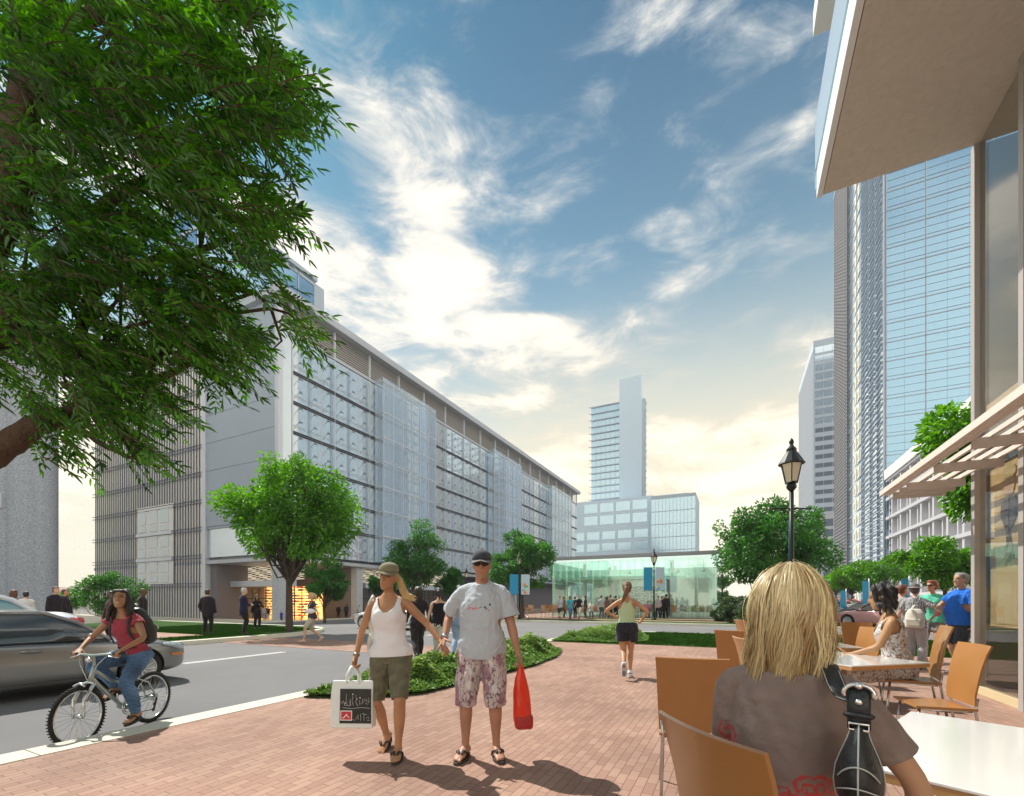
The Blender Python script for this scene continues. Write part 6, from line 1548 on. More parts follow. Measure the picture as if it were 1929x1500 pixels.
# ================================================================ café furniture
TAN = mat('tan_lacquer', (.38,.175,.052), .3, coat=.4, noise=(2.5,.06)); STEEL = mat('steel_leg', (.55,.56,.57), .25, .9)
TOP = mat('white_tabletop', (.80,.79,.76), .10, coat=.6); EDGE = mat('tan_edge', (.48,.27,.11), .45)
def bent(b, prof, w0, w1, th, n=8):
    """bent sheet: prof = (y,z) list, widths from w0 to w1, slight sideways curve"""
    vs=[]; k=len(prof)
    for s_ in (0,1):
        for i,(y,z) in enumerate(prof):
            a=prof[max(i-1,0)]; c=prof[min(i+1,k-1)]; t=Vector((0,c[0]-a[0],c[1]-a[1])).normalized(); nn=Vector((0,-t.z,t.y))
            w=w0+(w1-w0)*i/(k-1)
            for j in range(n+1):
                u=j/n*2-1; p=Vector((u*w/2,y,z))+nn*(th if s_ else 0)-Vector((0,.030*u*u*-1 if z>.5 else 0,0))
                vs.append(p)
    m=n+1; N=k*m; f=[]
    for i in range(k-1):
        for j in range(n):
            a=i*m+j; f.append((a,a+1,a+m+1,a+m)); f.append((N+a,N+a+m,N+a+m+1,N+a+1))
    for i in range(k-1): a=i*m; f.append((a,a+m,N+a+m,N+a)); a=i*m+n; f.append((a,N+a,N+a+m,a+m))
    for j in range(n): f.append((j,N+j,N+j+1,j+1)); a=(k-1)*m+j; f.append((a,a+1,N+a+1,N+a))
    b.add(vs,f)
def make_chair(label, group='café chairs on the plaza'):
    t = thing('cafe_chair', label, 'chair', group=group)
    b = MB(); bent(b,[(-.175,.50),(-.20,.58),(-.215,.68),(-.235,.80),(-.265,.92),(-.295,1.0)],.40,.45,.014); o=b.build('backrest',TAN,t,smooth=True); smooth_angle(o,40)
    b = MB(); b.prism([(-.20,-.20),(.20,-.20),(.215,.22),(-.215,.22)],.455,.478); b.build('seat',TAN,t,bevel=.006)
    for sx in (-1,1):
        b = MB(); b.tube([(sx*.17,.18,.455),(sx*.19,.22,.0)],.011,8,'flat'); b.build('leg',STEEL,t,smooth=True)
        b = MB(); b.tube([(sx*.185,-.20,.56),(sx*.175,-.19,.455),(sx*.19,-.26,.0)],.011,8,'flat'); b.build('leg',STEEL,t,smooth=True)
    b = MB(); b.tube([(-.17,.18,.445),(-.17,-.17,.445),(.17,-.17,.445),(.17,.18,.445)],.009,8,closed=True); b.build('seat_frame',STEEL,t,smooth=True)
    return t
ch0 = make_chair('tan café chair with its back to the camera, nearest one, behind the blonde woman')
def face(v): return math.atan2(v[1],v[0])-math.pi/2
# (place under the middle of the top edge of the back, facing direction)
CH = [((-.10,1.42),(.745,.667),None),
      ((-.25,3.12),(-.15,1),'tan café chair left of the blonde woman, second from the camera'),
      ((.02,5.05),(.95,.3),'brown-shaded café chair beside the left cheek of the blonde hair'),
      ((-.02,6.15),(.2,1),'café chair showing only its top rail left of the blonde hair'),
      ((.05,9.5),(.9,.4),'farthest café chair by the lawn edge left of the blonde hair'),
      ((1.80,9.3),(.15,-1),'sunlit tan chair at the farthest café table by the lawn'),
      ((1.70,7.7),(-.9,-.42),'dark brown chair left of the woman in the sundress'),
      ((1.86,5.22),(-1,-.12),'empty tan chair in front of the shop window with its white-lit seat showing')]
for i,(p,v,lab) in enumerate(CH):
    rz=face(v); c=ch0 if i==0 else dup(ch0,label=lab); off=Matrix.Rotation(rz,3,'Z')@Vector((0,.295,0)); c.location=(p[0]+off.x,p[1]+off.y,0.004); c.rotation_euler=(0,0,rz)
p,rz=place(1692,d=4.95,yaw=262); c=dup(ch0,label='tan chair on which the woman in the sundress is sitting'); c.location=(p.x,p.y,.004); c.rotation_euler=(0,0,rz); off=Matrix.Rotation(rz,3,'Z')@Vector((0,.10,0)); c.location=(p.x-off.x,p.y-off.y,.004); c.scale=(1.08,1.08,1.10)
def make_table(label):
    t=thing('cafe_table',label,'table',group='white café tables on the plaza')
    b=MB(); b.box(-.60,.60,-.60,.60,.739,.752); b.build('table_top',TOP,t,bevel=.003)
    b=MB(); b.box(-.598,.598,-.598,.598,.705,.7385); b.build('top_edge',EDGE,t,bevel=.003)
    b=MB(); b.tube([(0,0,.02),(0,0,.704)],.035,14,'flat'); b.build('column',STEEL,t,smooth=True)
    b=MB(); b.lathe([(.30,0),(.30,.012),(.06,.03),(.035,.05)],24); b.build('foot',STEEL,t,smooth=True)
    return t
tb0=make_table('nearest white café table, under the elbow of the blonde woman'); tb0.location=(1.17,2.44,.004); tb0.rotation_euler=(0,0,R_(-25.5)); tb0.scale=(1.02,1.02,1)
for (x,y,a,s,lab) in ((1.02,5.78,40,.80,'white café table in front of the woman in the sundress'),(.95,7.45,12,.72,'small white table beyond the one of the woman in the sundress'),(1.72,10.2,8,.75,'white café table nearest the lawn, beside the sunlit chair')):
    c=dup(tb0,(x,y,.004),R_(a),lab); c.scale=(s,s,1.02)
# chairs and tables in front of the pavilion, far off
pav=[]
for i,(px,d,a) in enumerate(((985,34.6,10),(1002,34.8,200),(1024,34.4,170),(1033,35.6,40),(1047,35.4,190),(1062,35.7,15),(1086,35.9,175),(1100,35.4,160),(1122,35.6,190),(1170,35.2,170),(1196,34.6,190),(1207,35.3,20),(1216,35.6,185),(1226,35.4,160),(1271,34.4,180),(1280,34.9,30),(1291,35.3,190),(1308,34.5,170),(1318,35.0,20),(1326,35.4,200),(1338,34.7,175))):
    q=at(px,d,-.016); c=dup(ch0,q,ANG+R_(a),'far tan chair at the tables before the pavilion glass',group='chairs in front of the pavilion'); c.location.z=-.016
for px,d in ((994,35.2),(1040,35.9),(1094,36.0),(1202,35.2),(1286,35.0),(1315,35.2)):
    q=at(px,d,-.016); c=dup(tb0,q,ANG,'far small table before the pavilion glass',group='tables in front of the pavilion'); c.location.z=-.016; c.scale=(.6,.6,1)

# ================================================================ street lamps and banners
LB = mat('lamp_black', (.012,.018,.017), .4, .3); LG = mat('lamp_glass', (.72,.66,.50), .25, spec=.6)
def make_lamp(label):
    t=thing('street_lamp',label,'street lamp',group='black lantern street lamps')
    b=MB(); b.lathe([(.17,0),(.17,.10),(.125,.16),(.125,.5),(.09,.6),(.075,.75),(.06,.8)],12); b.build('base',LB,t,smooth=False)
    b=MB(); b.tube([(0,0,.75),(0,0,3.85)],[.055,.045],12,'flat'); b.build('pole',LB,t,smooth=True)
    b=MB(); b.tube([(-.42,0,3.40),(.42,0,3.40)],.018,8); b.ell((-.42,0,3.40),(.03,.03,.03)); b.ell((.42,0,3.40),(.03,.03,.03)); b.build('ladder_bar',LB,t,smooth=True)
    b=MB(); b.lathe([(.055,3.80),(.10,3.86),(.10,3.92),(.07,3.97)],12); l=b.build('collar',LB,t,smooth=True)
    b=MB(); b.lathe([(.125,3.975),(.215,4.38)],6); g=b.build('lantern_glass',LG,t)
    b=MB()
    for q in range(6):
        a=q*math.pi/3; b.tube([(.128*math.cos(a),.128*math.sin(a),3.97),(.220*math.cos(a),.220*math.sin(a),4.385)],.012,6)
    for r_,z in ((.13,3.975),(.222,4.385)): b.tube([(r_*math.cos(q*math.pi/3),r_*math.sin(q*math.pi/3),z) for q in range(6)],.014,6,closed=True)
    b.build('lantern_frame',LB,g)
    b=MB(); b.lathe([(.265,4.385),(.25,4.42),(.13,4.62),(.10,4.66),(.10,4.72),(.05,4.78),(.035,4.82),(.05,4.86),(.045,4.90),(.012,4.96)],12); b.build('lantern_roof',LB,t)
    return t
lamp0=make_lamp('nearest black lantern lamp above the head of the blonde woman'); q=at(1491,10.0,0); lamp0.location=(q.x,q.y,0); lamp0.rotation_euler=(0,0,ANG)
LAMPS={}
for px,d,z,lab in ((1232,31.5,-.02,'lantern lamp in front of the pavilion with a blue banner pair'),(979,32.5,-.02,'lantern lamp beside the round tree left of the pavilion'),(879,46,-.3,'lantern lamp showing behind the shoulder of the man in the cap'),(1511,31,0,'lantern lamp with banners just right of the nearest lamp'),(1684,40,0,'lantern lamp among the small street trees on the right')):
    LAMPS[px]=dup(lamp0,at(px,d,z),ANG,lab)
BBL=mat('banner_blue',(.012,.24,.44),.7); BPA=mat('banner_pale',(.40,.52,.62),.7)
DOTS=[mat('dot_'+n,c,.7) for n,c in (('orange',(.75,.20,.03)),('blue',(.02,.35,.6)),('green',(.10,.40,.10)),('sand',(.6,.55,.35)))]
def banner(px,d,z0,z1,side,pale,label,w=.62,yaw=0,grp='street banners on the lamps'):
    q=at(px,d,0); t=thing('banner',label,'banner',(q.x,q.y,z0),ANG+yaw,grp)
    x0,x1=(.10,.10+w) if side>0 else (-.10-w,-.10)
    b=MB(); b.box(x0,x1,-.012,.012,0,z1-z0)
    s_=b.build('cloth',BPA if pale else BBL,t)
    if pale:
        b=MB(); r=random.Random(px)
        for k in range(9):
            c_=(x0+r.uniform(.15,.85)*w, r.uniform(.08,.55)*(z1-z0)); R=r.uniform(.07,.14)
            b.add([(c_[0]+R*math.cos(a),-.0135-.0004*k,c_[1]+R*math.sin(a)) for a in np.linspace(0,6.283,17)[:-1]],[tuple(range(16))],k%4)
        b.build('printed_dots',DOTS,s_)
    b=MB(); b.tube([(x0 if side<0 else .0,0,z1-z0+.03),(x1 if side>0 else .0,0,z1-z0+.03)],.016,6); b.tube([(x0 if side<0 else .0,0,-.03),(x1 if side>0 else .0,0,-.03)],.016,6); b.build('bracket',LB,t)
banner(1232,31.45,2.05,3.62,-1,False,'blue banner left of the lamp in front of the pavilion'); banner(1232,31.45,2.05,3.62,1,True,'pale dotted banner right of the lamp in front of the pavilion')
banner(979,32.45,1.75,3.2,-1,False,'blue banner left of the lamp by the round tree'); banner(979,32.45,1.75,3.2,1,True,'pale dotted banner right of the lamp by the round tree')
banner(1511,30.95,1.75,3.0,-1,False,'blue banner on the lamp just right of the nearest lamp'); banner(1511,30.95,1.75,3.0,1,True,'pale banner on the lamp just right of the nearest lamp')
banner(1491,9.99,1.62,3.25,1,False,'bright blue banner seen edge-on on the nearest lamp',.55,R_(62))
for px,d,z0,z1,lab in ((1637,28,1.05,2.55,'blue banner hanging left of the seated woman\'s black hair'),(1594,33,.75,2.05,'blue banner above the red car in the side street'),(1567,38,.6,1.7,'blue banner above the dark pickup in the side street'),(1713,24,1.3,2.5,'blue banner between the visor woman and the street tree')):
    q=at(px,d,0); t=thing('banner_pole',lab.replace('blue banner','slim grey pole with a blue banner'),'banner pole',(q.x,q.y,0),ANG,'banner poles in the side street')
    b=MB(); b.tube([(0,0,0),(0,0,z1+.15)],.035,8,'flat'); b.build('pole',METAL,t,smooth=True); b=MB(); b.box(-.40,-.05,-.012,.012,z0,z1); b.build('banner_cloth',BBL,t)

# ================================================================ cars
def car(label, paint, L=4.75, W=1.82, H=1.43, glass=(.02,.025,.03), cat='car', kind='sedan', detail=True, group=None):
    """body lofted front (+Y) to back, wheel arches cut out, glasshouse with roof and pillars"""
    t=thing('parked_car' if kind!='pickup' else 'pickup_truck',label,cat,group=group)
    h=L/2; hw=W/2; GL=mat('car_glass_%s'%paint.name,glass,.05,spec=.8,coat=.5)
    zs=H/1.43
    # y, half width, z bottom, z shoulder (belt), z centre (hood/boot)
    S=[( h,     .55*hw,.36,.56,.58),( h-.06,.74*hw,.25,.66,.68),( h-.22,.88*hw,.20,.73,.76),( h-.55,.965*hw,.18,.80,.85),( h-.95,.99*hw,.17,.845,.915),( h-1.35,hw,.17,.87,.955),( .35,hw,.17,.895,.93),( -.45,hw,.17,.91,.93),(-1.15,hw,.17,.925,.96),(-h+1.0,.995*hw,.18,.93,1.0),(-h+.5,.965*hw,.22,.93,1.015),(-h+.15,.90*hw,.28,.90,.99),(-h+.04,.80*hw,.34,.82,.90),(-h,.70*hw,.42,.72,.74)]
    b=MB(); rings=[]
    for y,w,z0,zb,zc in S:
        z0,zb,zc=z0*zs,zb*zs,zc*zs; half=[(0,z0),(w*.80,z0),(w*.95,z0+.05),(w*.985,z0+(zb-z0)*.35),(w,z0+(zb-z0)*.62),(w*.985,zb-.05),(w*.93,zb),(w*.62,zc-.012),(0,zc)]
        rings.append([(x,y,z) for x,z in half]+[(-x,y,z) for x,z in half[-2:0:-1]])
    n=len(rings[0]); vs=[p for r in rings for p in r]; fs=[]
    for i in range(len(rings)-1):
        for j in range(n): fs.append((i*n+j,(i+1)*n+j,(i+1)*n+(j+1)%n,i*n+(j+1)%n))
    fs.append(tuple(range(n))); fs.append(tuple(range((len(rings)-1)*n,len(rings)*n))[::-1]); b.add(vs,fs)
    me=b.mesh('body'); ob=bpy.data.objects.new('tmp',me); COL.objects.link(ob); wy=(h-.86,-h+.98); R=.325*zs
    m=ob.modifiers.new('s','SUBSURF'); m.levels=2
    cb=MB()
    for y in wy:
        for sx in (-1,1): cb.tube([(sx*(hw-.27),y,R),(sx*(hw+.2),y,R)],R+.055,32,'flat')
    cm=cb.mesh('cut'); co_=bpy.data.objects.new('cut',cm); COL.objects.link(co_)
    m=ob.modifiers.new('b','BOOLEAN'); m.object=co_; m.operation='DIFFERENCE'; m.solver='EXACT'
    out=evaluate(ob); bpy.data.objects.remove(ob); bpy.data.objects.remove(co_)
    body=put('body',out,paint,t); smooth_angle(body,38)
    # glasshouse
    roof=H; belt=.90*zs; pk=kind=='pickup'
    y0,y1,y2,y3=(h-1.30,h-2.05,-h+1.75,-h+.72) if not pk else (h-1.35,h-2.0,-h+2.35,-h+2.2)
    b=MB(); wb,wt=hw*.93,hw*.70
    rr=[(y0,wb*.97,belt-.02,belt+.02),(y0-(y0-y1)*.5,wb*.99,belt-.02,belt+(roof-belt)*.58),(y1,wb,belt-.02,roof-.035),((y1+y2)/2,wb,belt-.02,roof-.02),(y2,wb,belt-.02,roof-.05),(y2-(y2-y3)*.5,wb*.98,belt-.02,belt+(roof-belt)*.62),(y3,wb*.92,belt-.02,belt+.05)]
    vs=[];fs=[]
    for y,w,za,zt in rr:
        k=(zt-belt)/(roof-belt); w2=w+(wt-w)*max(0,k)
        vs+= [(w,y,za),(w-(w-w2)*.5+.012,y,(za+zt)/2),(w2,y,zt-.03*max(0,k)),(w2*.55,y,zt+.012),(-w2*.55,y,zt+.012),(-w2,y,zt-.03*max(0,k)),(-(w-(w-w2)*.5+.012),y,(za+zt)/2),(-w,y,za)]
    for i in range(6):
        for j in range(7): a=i*8+j; fs.append((a,a+8,a+9,a+1))
    fs.append((0,1,2,3,4,5,6,7)); fs.append(tuple(range(48,56))[::-1]); b.add(vs,fs)
    g=b.build('windows',GL,t); smooth_angle(g,50)
    P=lambda i,j:Vector(vs[i*8+j])
    b=MB()  # roof skin and pillars
    cols=[2,3,4,5]; rows=[2,3,4]; q=[]; base=len(q)
    up=Vector((0,0,.012)); rv=[P(i,j)*1.0+up for i in rows for j in cols]; rf=[(i*4+j,(i+1)*4+j,(i+1)*4+j+1,i*4+j+1) for i in range(2) for j in range(3)]
    rv+= [p-Vector((0,0,.03)) for p in rv]; rf+=[(12+a,12+d,12+c,12+bq) for a,bq,c,d in rf[:6]]; rf+=[(0,1,13,12),(1,2,14,13),(2,3,15,14),(8,20,21,9),(9,21,22,10),(10,22,23,11),(0,12,16,4),(4,16,20,8),(3,7,19,15),(7,11,23,19)]
    b.add(rv,rf)
    for j,sx in ((2,1),(5,-1)):
        e=[0,1,2] if j==2 else [7,6,5]
        b.tube([P(0,e[0])+up,P(1,e[2])+up*.5,P(2,e[2])+up*.5],[(.03,.03)]*3,8); b.tube([P(2,e[2]),P(3,e[2]),P(4,e[2])],.028,8)
        b.tube([P(4,e[2])+up*.5,P(5,e[2])+up*.5,P(6,e[0])+up],[.035,.06,.06],8)
    o=b.build('roof',paint,t,smooth=True)
    b=MB()
    for sx in (-1,1):
        ym=(y1+y2)/2-.05; b.tube([(sx*(wb+.004),ym,belt-.01),(sx*(wb-(wb-wt)*.5+.016),ym,(belt+roof)/2),(sx*(wt+.004),ym,roof-.05)],[(.045,.012)]*3,8,side=(0,1,0))
        b.tube([(sx*(wb*.97+.01),y0,belt),(sx*(wb+.012),y1,belt+.01),(sx*(wb+.012),y2,belt+.012),(sx*(wb*.95),y3,belt+.03)],.010,6)
        b.build('window_trim',mat('trim_black',(.015,.015,.017),.4),g,smooth=True); b=MB()
    TY=mat('car_tyre',(.018,.018,.018),.8); RM=mat('alloy_rim',(.66,.67,.68),.35,.35); RED=mat('tail_red',(.45,.012,.012),.15,spec=.8,coat=.8); HL=mat('headlamp',(.50,.60,.66),.06,.4,coat=1); OR=mat('marker_orange',(.75,.22,.04),.3); BLK=mat('trim_black')
    for y in wy:
        for sx in (-1,1):
            b=MB(); b.lathe([(R*.62,-.11),(R*.97,-.105),(R,-.08),(R,.08),(R*.97,.105),(R*.62,.11)],32,cap=False)
            b.xform(Matrix.Rotation(R_(90),4,'Y')); w=b.build('wheel',TY,t,(sx*(hw-.125),y,R),smooth=False); smooth_angle(w,40)
            b=MB(); b.lathe([(R*.55,-.02),(R*.68,.085),(R*.70,.112),(R*.64,.113),(R*.62,.07),(.06,.05),(.05,.075),(.001,.078)],28,cap=False)
            for q in range(10): 
                a=q*math.pi/5; b.tube([(.05*math.cos(a),.05*math.sin(a),.085),(R*.63*math.cos(a+.1),R*.63*math.sin(a+.1),.098)],[.016,.012],6)
            b.xform(Matrix.Rotation(R_(90*sx),4,'Y')); b.build('rim',RM,w,smooth=True)
            b=MB(); b.lathe([(R*.63,.03),(.02,.03)],20); b.xform(Matrix.Rotation(R_(90*sx),4,'Y')); b.build('brake_disc',mat('brake_dark',(.03,.03,.03),.5),w)
            if detail:
                b=MB(); b.tube([(sx*(hw-.262),y,R),(sx*(hw-.258),y,R)],R+.05,24,'flat'); b.build('wheel_well',BLK,t)
    for sx in (-1,1):
        b=MB(); b.loft([(Vector((sx*x,y,z*zs)),Vector((1,0,0)),Vector((0,.4,1)),a,e) for x,y,z,a,e in ((hw*.62,h-.085,.60,.05,.035),(hw*.76,h-.15,.655,.10,.060),(hw*.885,h-.30,.70,.06,.055),(hw*.955,h-.52,.745,.022,.025))],12); b.build('headlight',HL,t,smooth=True)
        b=MB(); b.loft([(Vector((sx*x,y,z*zs)),Vector((1,0,0)),Vector((0,0,1)),a,e) for x,y,z,a,e in ((hw*.55,-h+.055,.80,.04,.06),(hw*.74,-h+.06,.815,.08,.085),(hw*.88,-h+.14,.83,.06,.085),(hw*.965,-h+.36,.86,.022,.05))],12); b.build('tail_light',RED,t,smooth=True)
        b=MB(); b.obox((sx*hw*.945,h-.30,.53*zs),(.03,.17,.035),-sx*.28); b.build('side_marker',OR,t,bevel=.005)
        b=MB(); b.ell((sx*(hw+.10),y0-.32,belt+.055),(.10,.055,.065),None,14,8); b.tube([(sx*(hw-.05),y0-.28,belt),(sx*(hw+.06),y0-.31,belt+.02)],.022,8); b.build('mirror',paint,t,smooth=True)
        if detail:
            for y in ((y1+y2)/2+.35,(y1+y2)/2-.75):
                b=MB(); b.tube([(sx*(hw*.99),y+.10,.775*zs),(sx*(hw*.99+.035),y+.06,.78*zs),(sx*(hw*.99+.035),y-.08,.785*zs),(sx*(hw*.99),y-.12,.785*zs)],[(.012,.018)]*4,8); b.build('door_handle',paint if True else RM,t,smooth=True)
            b=MB()
            for yy in (y0-.35,(y1+y2)/2-.05,y2-.35):
                b.tube([(sx*(hw*.985*.99),yy,.24*zs),(sx*(hw*.994+.001),yy,.45*zs),(sx*(hw+.0015),yy-.02,.62*zs),(sx*(hw*.986),yy-.03,.85*zs)],.0045,5)
            b.tube([(sx*hw*.98,h-1.3,.29*zs),(sx*hw*.985,0,.285*zs),(sx*hw*.98,-h+1.45,.29*zs)],.005,5)
            b.build('door_seam',BLK,body)
    b=MB(); b.obox((0,h-.035,.42*zs),(W*.50,.06,.17)); b.build('grille',BLK,t,bevel=.02)
    b=MB(); b.obox((0,-h+.01,.55*zs),(.5,.02,.12)); b.build('number_plate',mat('plate',(.6,.6,.58),.5),t)
    if pk:
        b=MB(); b.box(-hw*.93,hw*.93,-h+.12,-h+2.15,.6,1.02); b.build('load_bed',paint,t,bevel=.04)
    return t
def car_paint(name,col,metal=.5,rough=.3): return mat(name,col,rough,metal,coat=1.0)
def put_car(c,x,y,rz): c.location=(x,y,gz(x)+.004); c.rotation_euler=(0,0,rz)
c=car('dark silver sedan in the near lane right behind the cyclist',car_paint('silver_paint',(.25,.245,.24),.5,.25),4.9,1.86,1.36); put_car(c,-10.2,2.62,0)
c=car('pale blue-white car with a red tail light beyond the silver sedan',car_paint('pale_paint',(.66,.70,.76),.3),4.6,1.84,1.76,(.05,.22,.28)); put_car(c,-14.3,2.75,math.pi)
c=car('small white car waiting behind the woman in the white tank top',car_paint('white_paint',(.74,.76,.78),.1),4.2,1.75,1.46,detail=False); q=at(738,23.5); put_car(c,q.x,q.y,ANG+R_(62))
RG='cars parked in the side street'
q=at(1560,36); c=car('dark grey pickup parked in the side street beyond the blonde hair',car_paint('dark_paint',(.06,.065,.07),.4),5.2,1.9,1.75,kind='pickup',cat='pickup',detail=False,group=RG); put_car(c,q.x,q.y,ANG+R_(60))
q=at(1586,38); c=car('red car parked behind the dark pickup',car_paint('red_paint',(.55,.07,.07),.3),4.4,1.8,1.6,detail=False,group=RG); put_car(c,q.x,q.y,ANG+R_(25))
q=at(1614,33); c=car('low black car in the side street right of the red car',car_paint('black_paint',(.02,.022,.025),.4),4.5,1.8,1.30,detail=False,group=RG); put_car(c,q.x,q.y,ANG+R_(75))
q=at(1662,24); c=car('pink and white car seen past the face of the seated woman',car_paint('pink_paint',(.72,.36,.37),.1),4.2,1.75,1.48,detail=False,group=RG); put_car(c,q.x,q.y,ANG+R_(20))
# pale railing at the far kerb behind the man in blue
q=at(1838,16.5); t=thing('railing','pale upright railing at the far kerb behind the man in blue','railing',(q.x,q.y,0),ANG)
b=MB()
for k in range(9): b.box(-.35+k*.16,-.30+k*.16,-.02,.02,0,1.62)
b.build('baluster',mat('railing_white',(.6,.58,.56),.5),t); b=MB(); b.box(-.4,1.1,-.026,-.021,.12,.18); b.box(-.4,1.1,-.026,-.021,1.5,1.58); b.build('rail',mat('railing_white'),t)
# ================================================================ trees and planting
BARK = mat('bark', (.085,.055,.038), .95, noise=(14,.4,(1,1,.25)), bump=(30,1.0))
BARK2 = mat('bark_grey', (.07,.055,.045), .95, noise=(18,.35,(1,1,.3)), bump=(40,.8))
def leaves_mesh(name, P, D, Nn, L, Wd, tint, fold=.25):
    """P base points, D unit directions, Nn unit normals; each leaf a pointed 4-gon folded on its midrib (2 quads)"""
    n=len(P); S=np.cross(D,Nn); S/= np.linalg.norm(S,axis=1)[:,None]+1e-9
    L=L[:,None]; Wd=Wd[:,None]; V=np.empty((n,6,3),np.float32)
    V[:,0]=P; V[:,1]=P+D*L*.30+S*Wd*.5+Nn*Wd*fold; V[:,2]=P+D*L*.68+S*Wd*.40+Nn*Wd*fold*.7; V[:,3]=P+D*L-Nn*L*.10; V[:,4]=P+D*L*.68-S*Wd*.40+Nn*Wd*fold*.7; V[:,5]=P+D*L*.30-S*Wd*.5+Nn*Wd*fold
    F=np.array([[0,1,2,3],[0,3,4,5]])[None]+np.arange(n)[:,None,None]*6; F=F.reshape(-1,4)
    me=bpy.data.meshes.new(name); me.vertices.add(n*6); me.vertices.foreach_set('co',V.ravel()); me.loops.add(F.size); me.loops.foreach_set('vertex_index',F.ravel().astype(np.int32))
    me.polygons.add(len(F)); me.polygons.foreach_set('loop_start',np.arange(len(F))*4); me.polygons.foreach_set('loop_total',np.full(len(F),4)); me.update()
    a=me.attributes.new('Tint','FLOAT','POINT'); a.data.foreach_set('value',np.repeat(tint,6).astype(np.float32)); return me
def unit(v): return v/(np.linalg.norm(v,axis=-1,keepdims=True)+1e-9)

def round_tree(label, px, d, zg, h, cw, ch, trunk_h, mat_l, seed=1, n=16000, leaf=.16, lobes=26, ry=None, cat='tree', group=None, cz=None, name='leafy_tree', jag=.28, bot=-.8, at_=None, grain=.30):
    """broad-leaved street tree: trunk, forking limbs, crown of leaf clumps in overlapping lobes with gaps between"""
    r=np.random.default_rng(seed); q=at_ or at(px,d,zg); t=thing(name,label,cat,(q.x,q.y,zg),0,group)
    c0=np.array((0,0,cz if cz else h-ch/2)); R=np.array((cw/2,(ry or cw)/2,ch/2))
    # lobes spread over the outer part of an egg
    C=[]
    tries=0
    while len(C)<lobes and tries<4000:
        tries+=1; v=unit(r.normal(size=3)); 
        if v[2]<bot: continue
        rad=r.uniform(.42,.92); p=v*rad*R*np.array((1,1,1))*(1-.12*(v[2]<-.2))
        if all(np.linalg.norm((p-c)/R)>.25 for c in C): C.append(p)
    C=np.array(C); lr=r.uniform(.19,.36,len(C))*R.mean()*(1+jag*np.clip(r.normal(0,.5,len(C)),-1,1.2))
    # limbs
    b=MB(); th=trunk_h; tr=.016*h+.02; lean=r.normal(0,.02,2)*h
    b.tube([(0,0,-.1),(0,0,.15),(lean[0]*.4,lean[1]*.4,th*.6),(lean[0],lean[1],th),(lean[0],lean[1],th+ch*.25)],[tr*1.7,tr*1.15,tr,tr*.9,tr*.45],10,'flat')
    tk=b.build('trunk',BARK2,t,smooth=True); b=MB()
    for i,c in enumerate(C):
        e=c0+c*.9; s=np.array((lean[0],lean[1],th*r.uniform(.85,1.0)+ch*.18*r.random())); m=(s+e)/2+np.array((0,0,-.08*ch*r.random()))+r.normal(0,.04*cw,3)
        b.tube([s,m,e],[tr*.42,tr*.26,tr*.09],6,'flat')
        for _ in range(3):
            e2=e+unit(r.normal(size=3))*lr[i]*.8; b.tube([m*.4+e*.6,e2],[tr*.12,tr*.04],4,'flat')
    b.build('limbs',BARK2,tk)
    w=lr**2; ids=r.choice(len(C),n,p=w/w.sum()); dirs=unit(r.normal(size=(n,3))); rad=lr[ids]*r.power(2.2,n)*1.05
    # thin out with a coarse pattern so that holes appear
    Pp=C[ids]+dirs*rad[:,None]*np.array((1,1,.85)); g=wav(Pp,seed+5,2*math.pi/(grain*R.mean()*2),6); keep=g>-.35; Pp=Pp[keep]; dirs=dirs[keep]; ids=ids[keep]
    P=c0+Pp; n=len(P); out=unit(Pp/R); D=unit(dirs*.7+out*.5+r.normal(0,.55,(n,3))+np.array((0,0,-.25))); Nn=unit(r.normal(0,.6,(n,3))+np.array((0,0,.9))+out*.3); Nn=unit(Nn-D*np.sum(Nn*D,1)[:,None])
    tint=np.clip(.45+.20*r.normal(size=n)+.12*g[keep]+.14*r.normal(size=len(C))[ids],0,1)
    me=leaves_mesh('crown',P.astype(np.float32),D,Nn,leaf*r.uniform(.6,1.25,n),leaf*r.uniform(.38,.6,n),tint); put('crown',me,mat_l,t); return t

LM_BRIGHT=leaf_mat('leaf_bright',(.040,.14,.010),(.13,.36,.025),.50); LM_MID=leaf_mat('leaf_mid',(.014,.060,.012),(.030,.115,.022),.30); LM_DEEP=leaf_mat('leaf_deep',(.026,.12,.022),(.085,.27,.04),.42); LM_SHRUB=leaf_mat('leaf_shrub',(.09,.20,.035),(.34,.48,.14),.35)
round_tree('bright green honey-locust on the island corner in front of the lit shop',545,19.8,0,7.7,5.3,5.6,2.2,LM_BRIGHT,11,30000,.17,48,at_=None,jag=.5)
round_tree('low dark bushy tree before the fin screen behind the cyclist',202,23.5,-.2,2.9,3.5,2.3,.7,LM_DEEP,12,9000,.13,22,bot=-.8)
round_tree('darker tree standing right behind the bright honey-locust by the shop',612,35,-.9,5.3,3.9,3.6,1.6,LM_DEEP,13,9000,.19,20)
round_tree('round dark tree behind the woman in the white tank top',784,36,-.35,7.6,5.0,5.6,1.9,LM_DEEP,14,17000,.20,30)
round_tree('small tree at the right shoulder of the round dark tree',852,40,-.4,4.6,2.8,2.8,1.4,LM_DEEP,15,6000,.19,16)
round_tree('small tree at the left foot of the round dark tree',722,38,-.5,4.4,2.7,2.8,1.3,LM_DEEP,25,6000,.19,16)
round_tree('round dark tree left of the pavilion behind the banner lamp',985,34,-.02,6.8,5.2,5.2,1.8,LM_DEEP,16,17000,.20,30)
round_tree('tree top showing above the left end of the pavilion roof',1070,54,-.3,6.8,4.6,3.4,3,LM_DEEP,17,6000,.24,18)
round_tree('large dark tree right of the pavilion beside the nearest lamp',1448,29,0,7.9,6.9,6.7,1.4,LM_DEEP,18,26000,.22,40,bot=-.75)
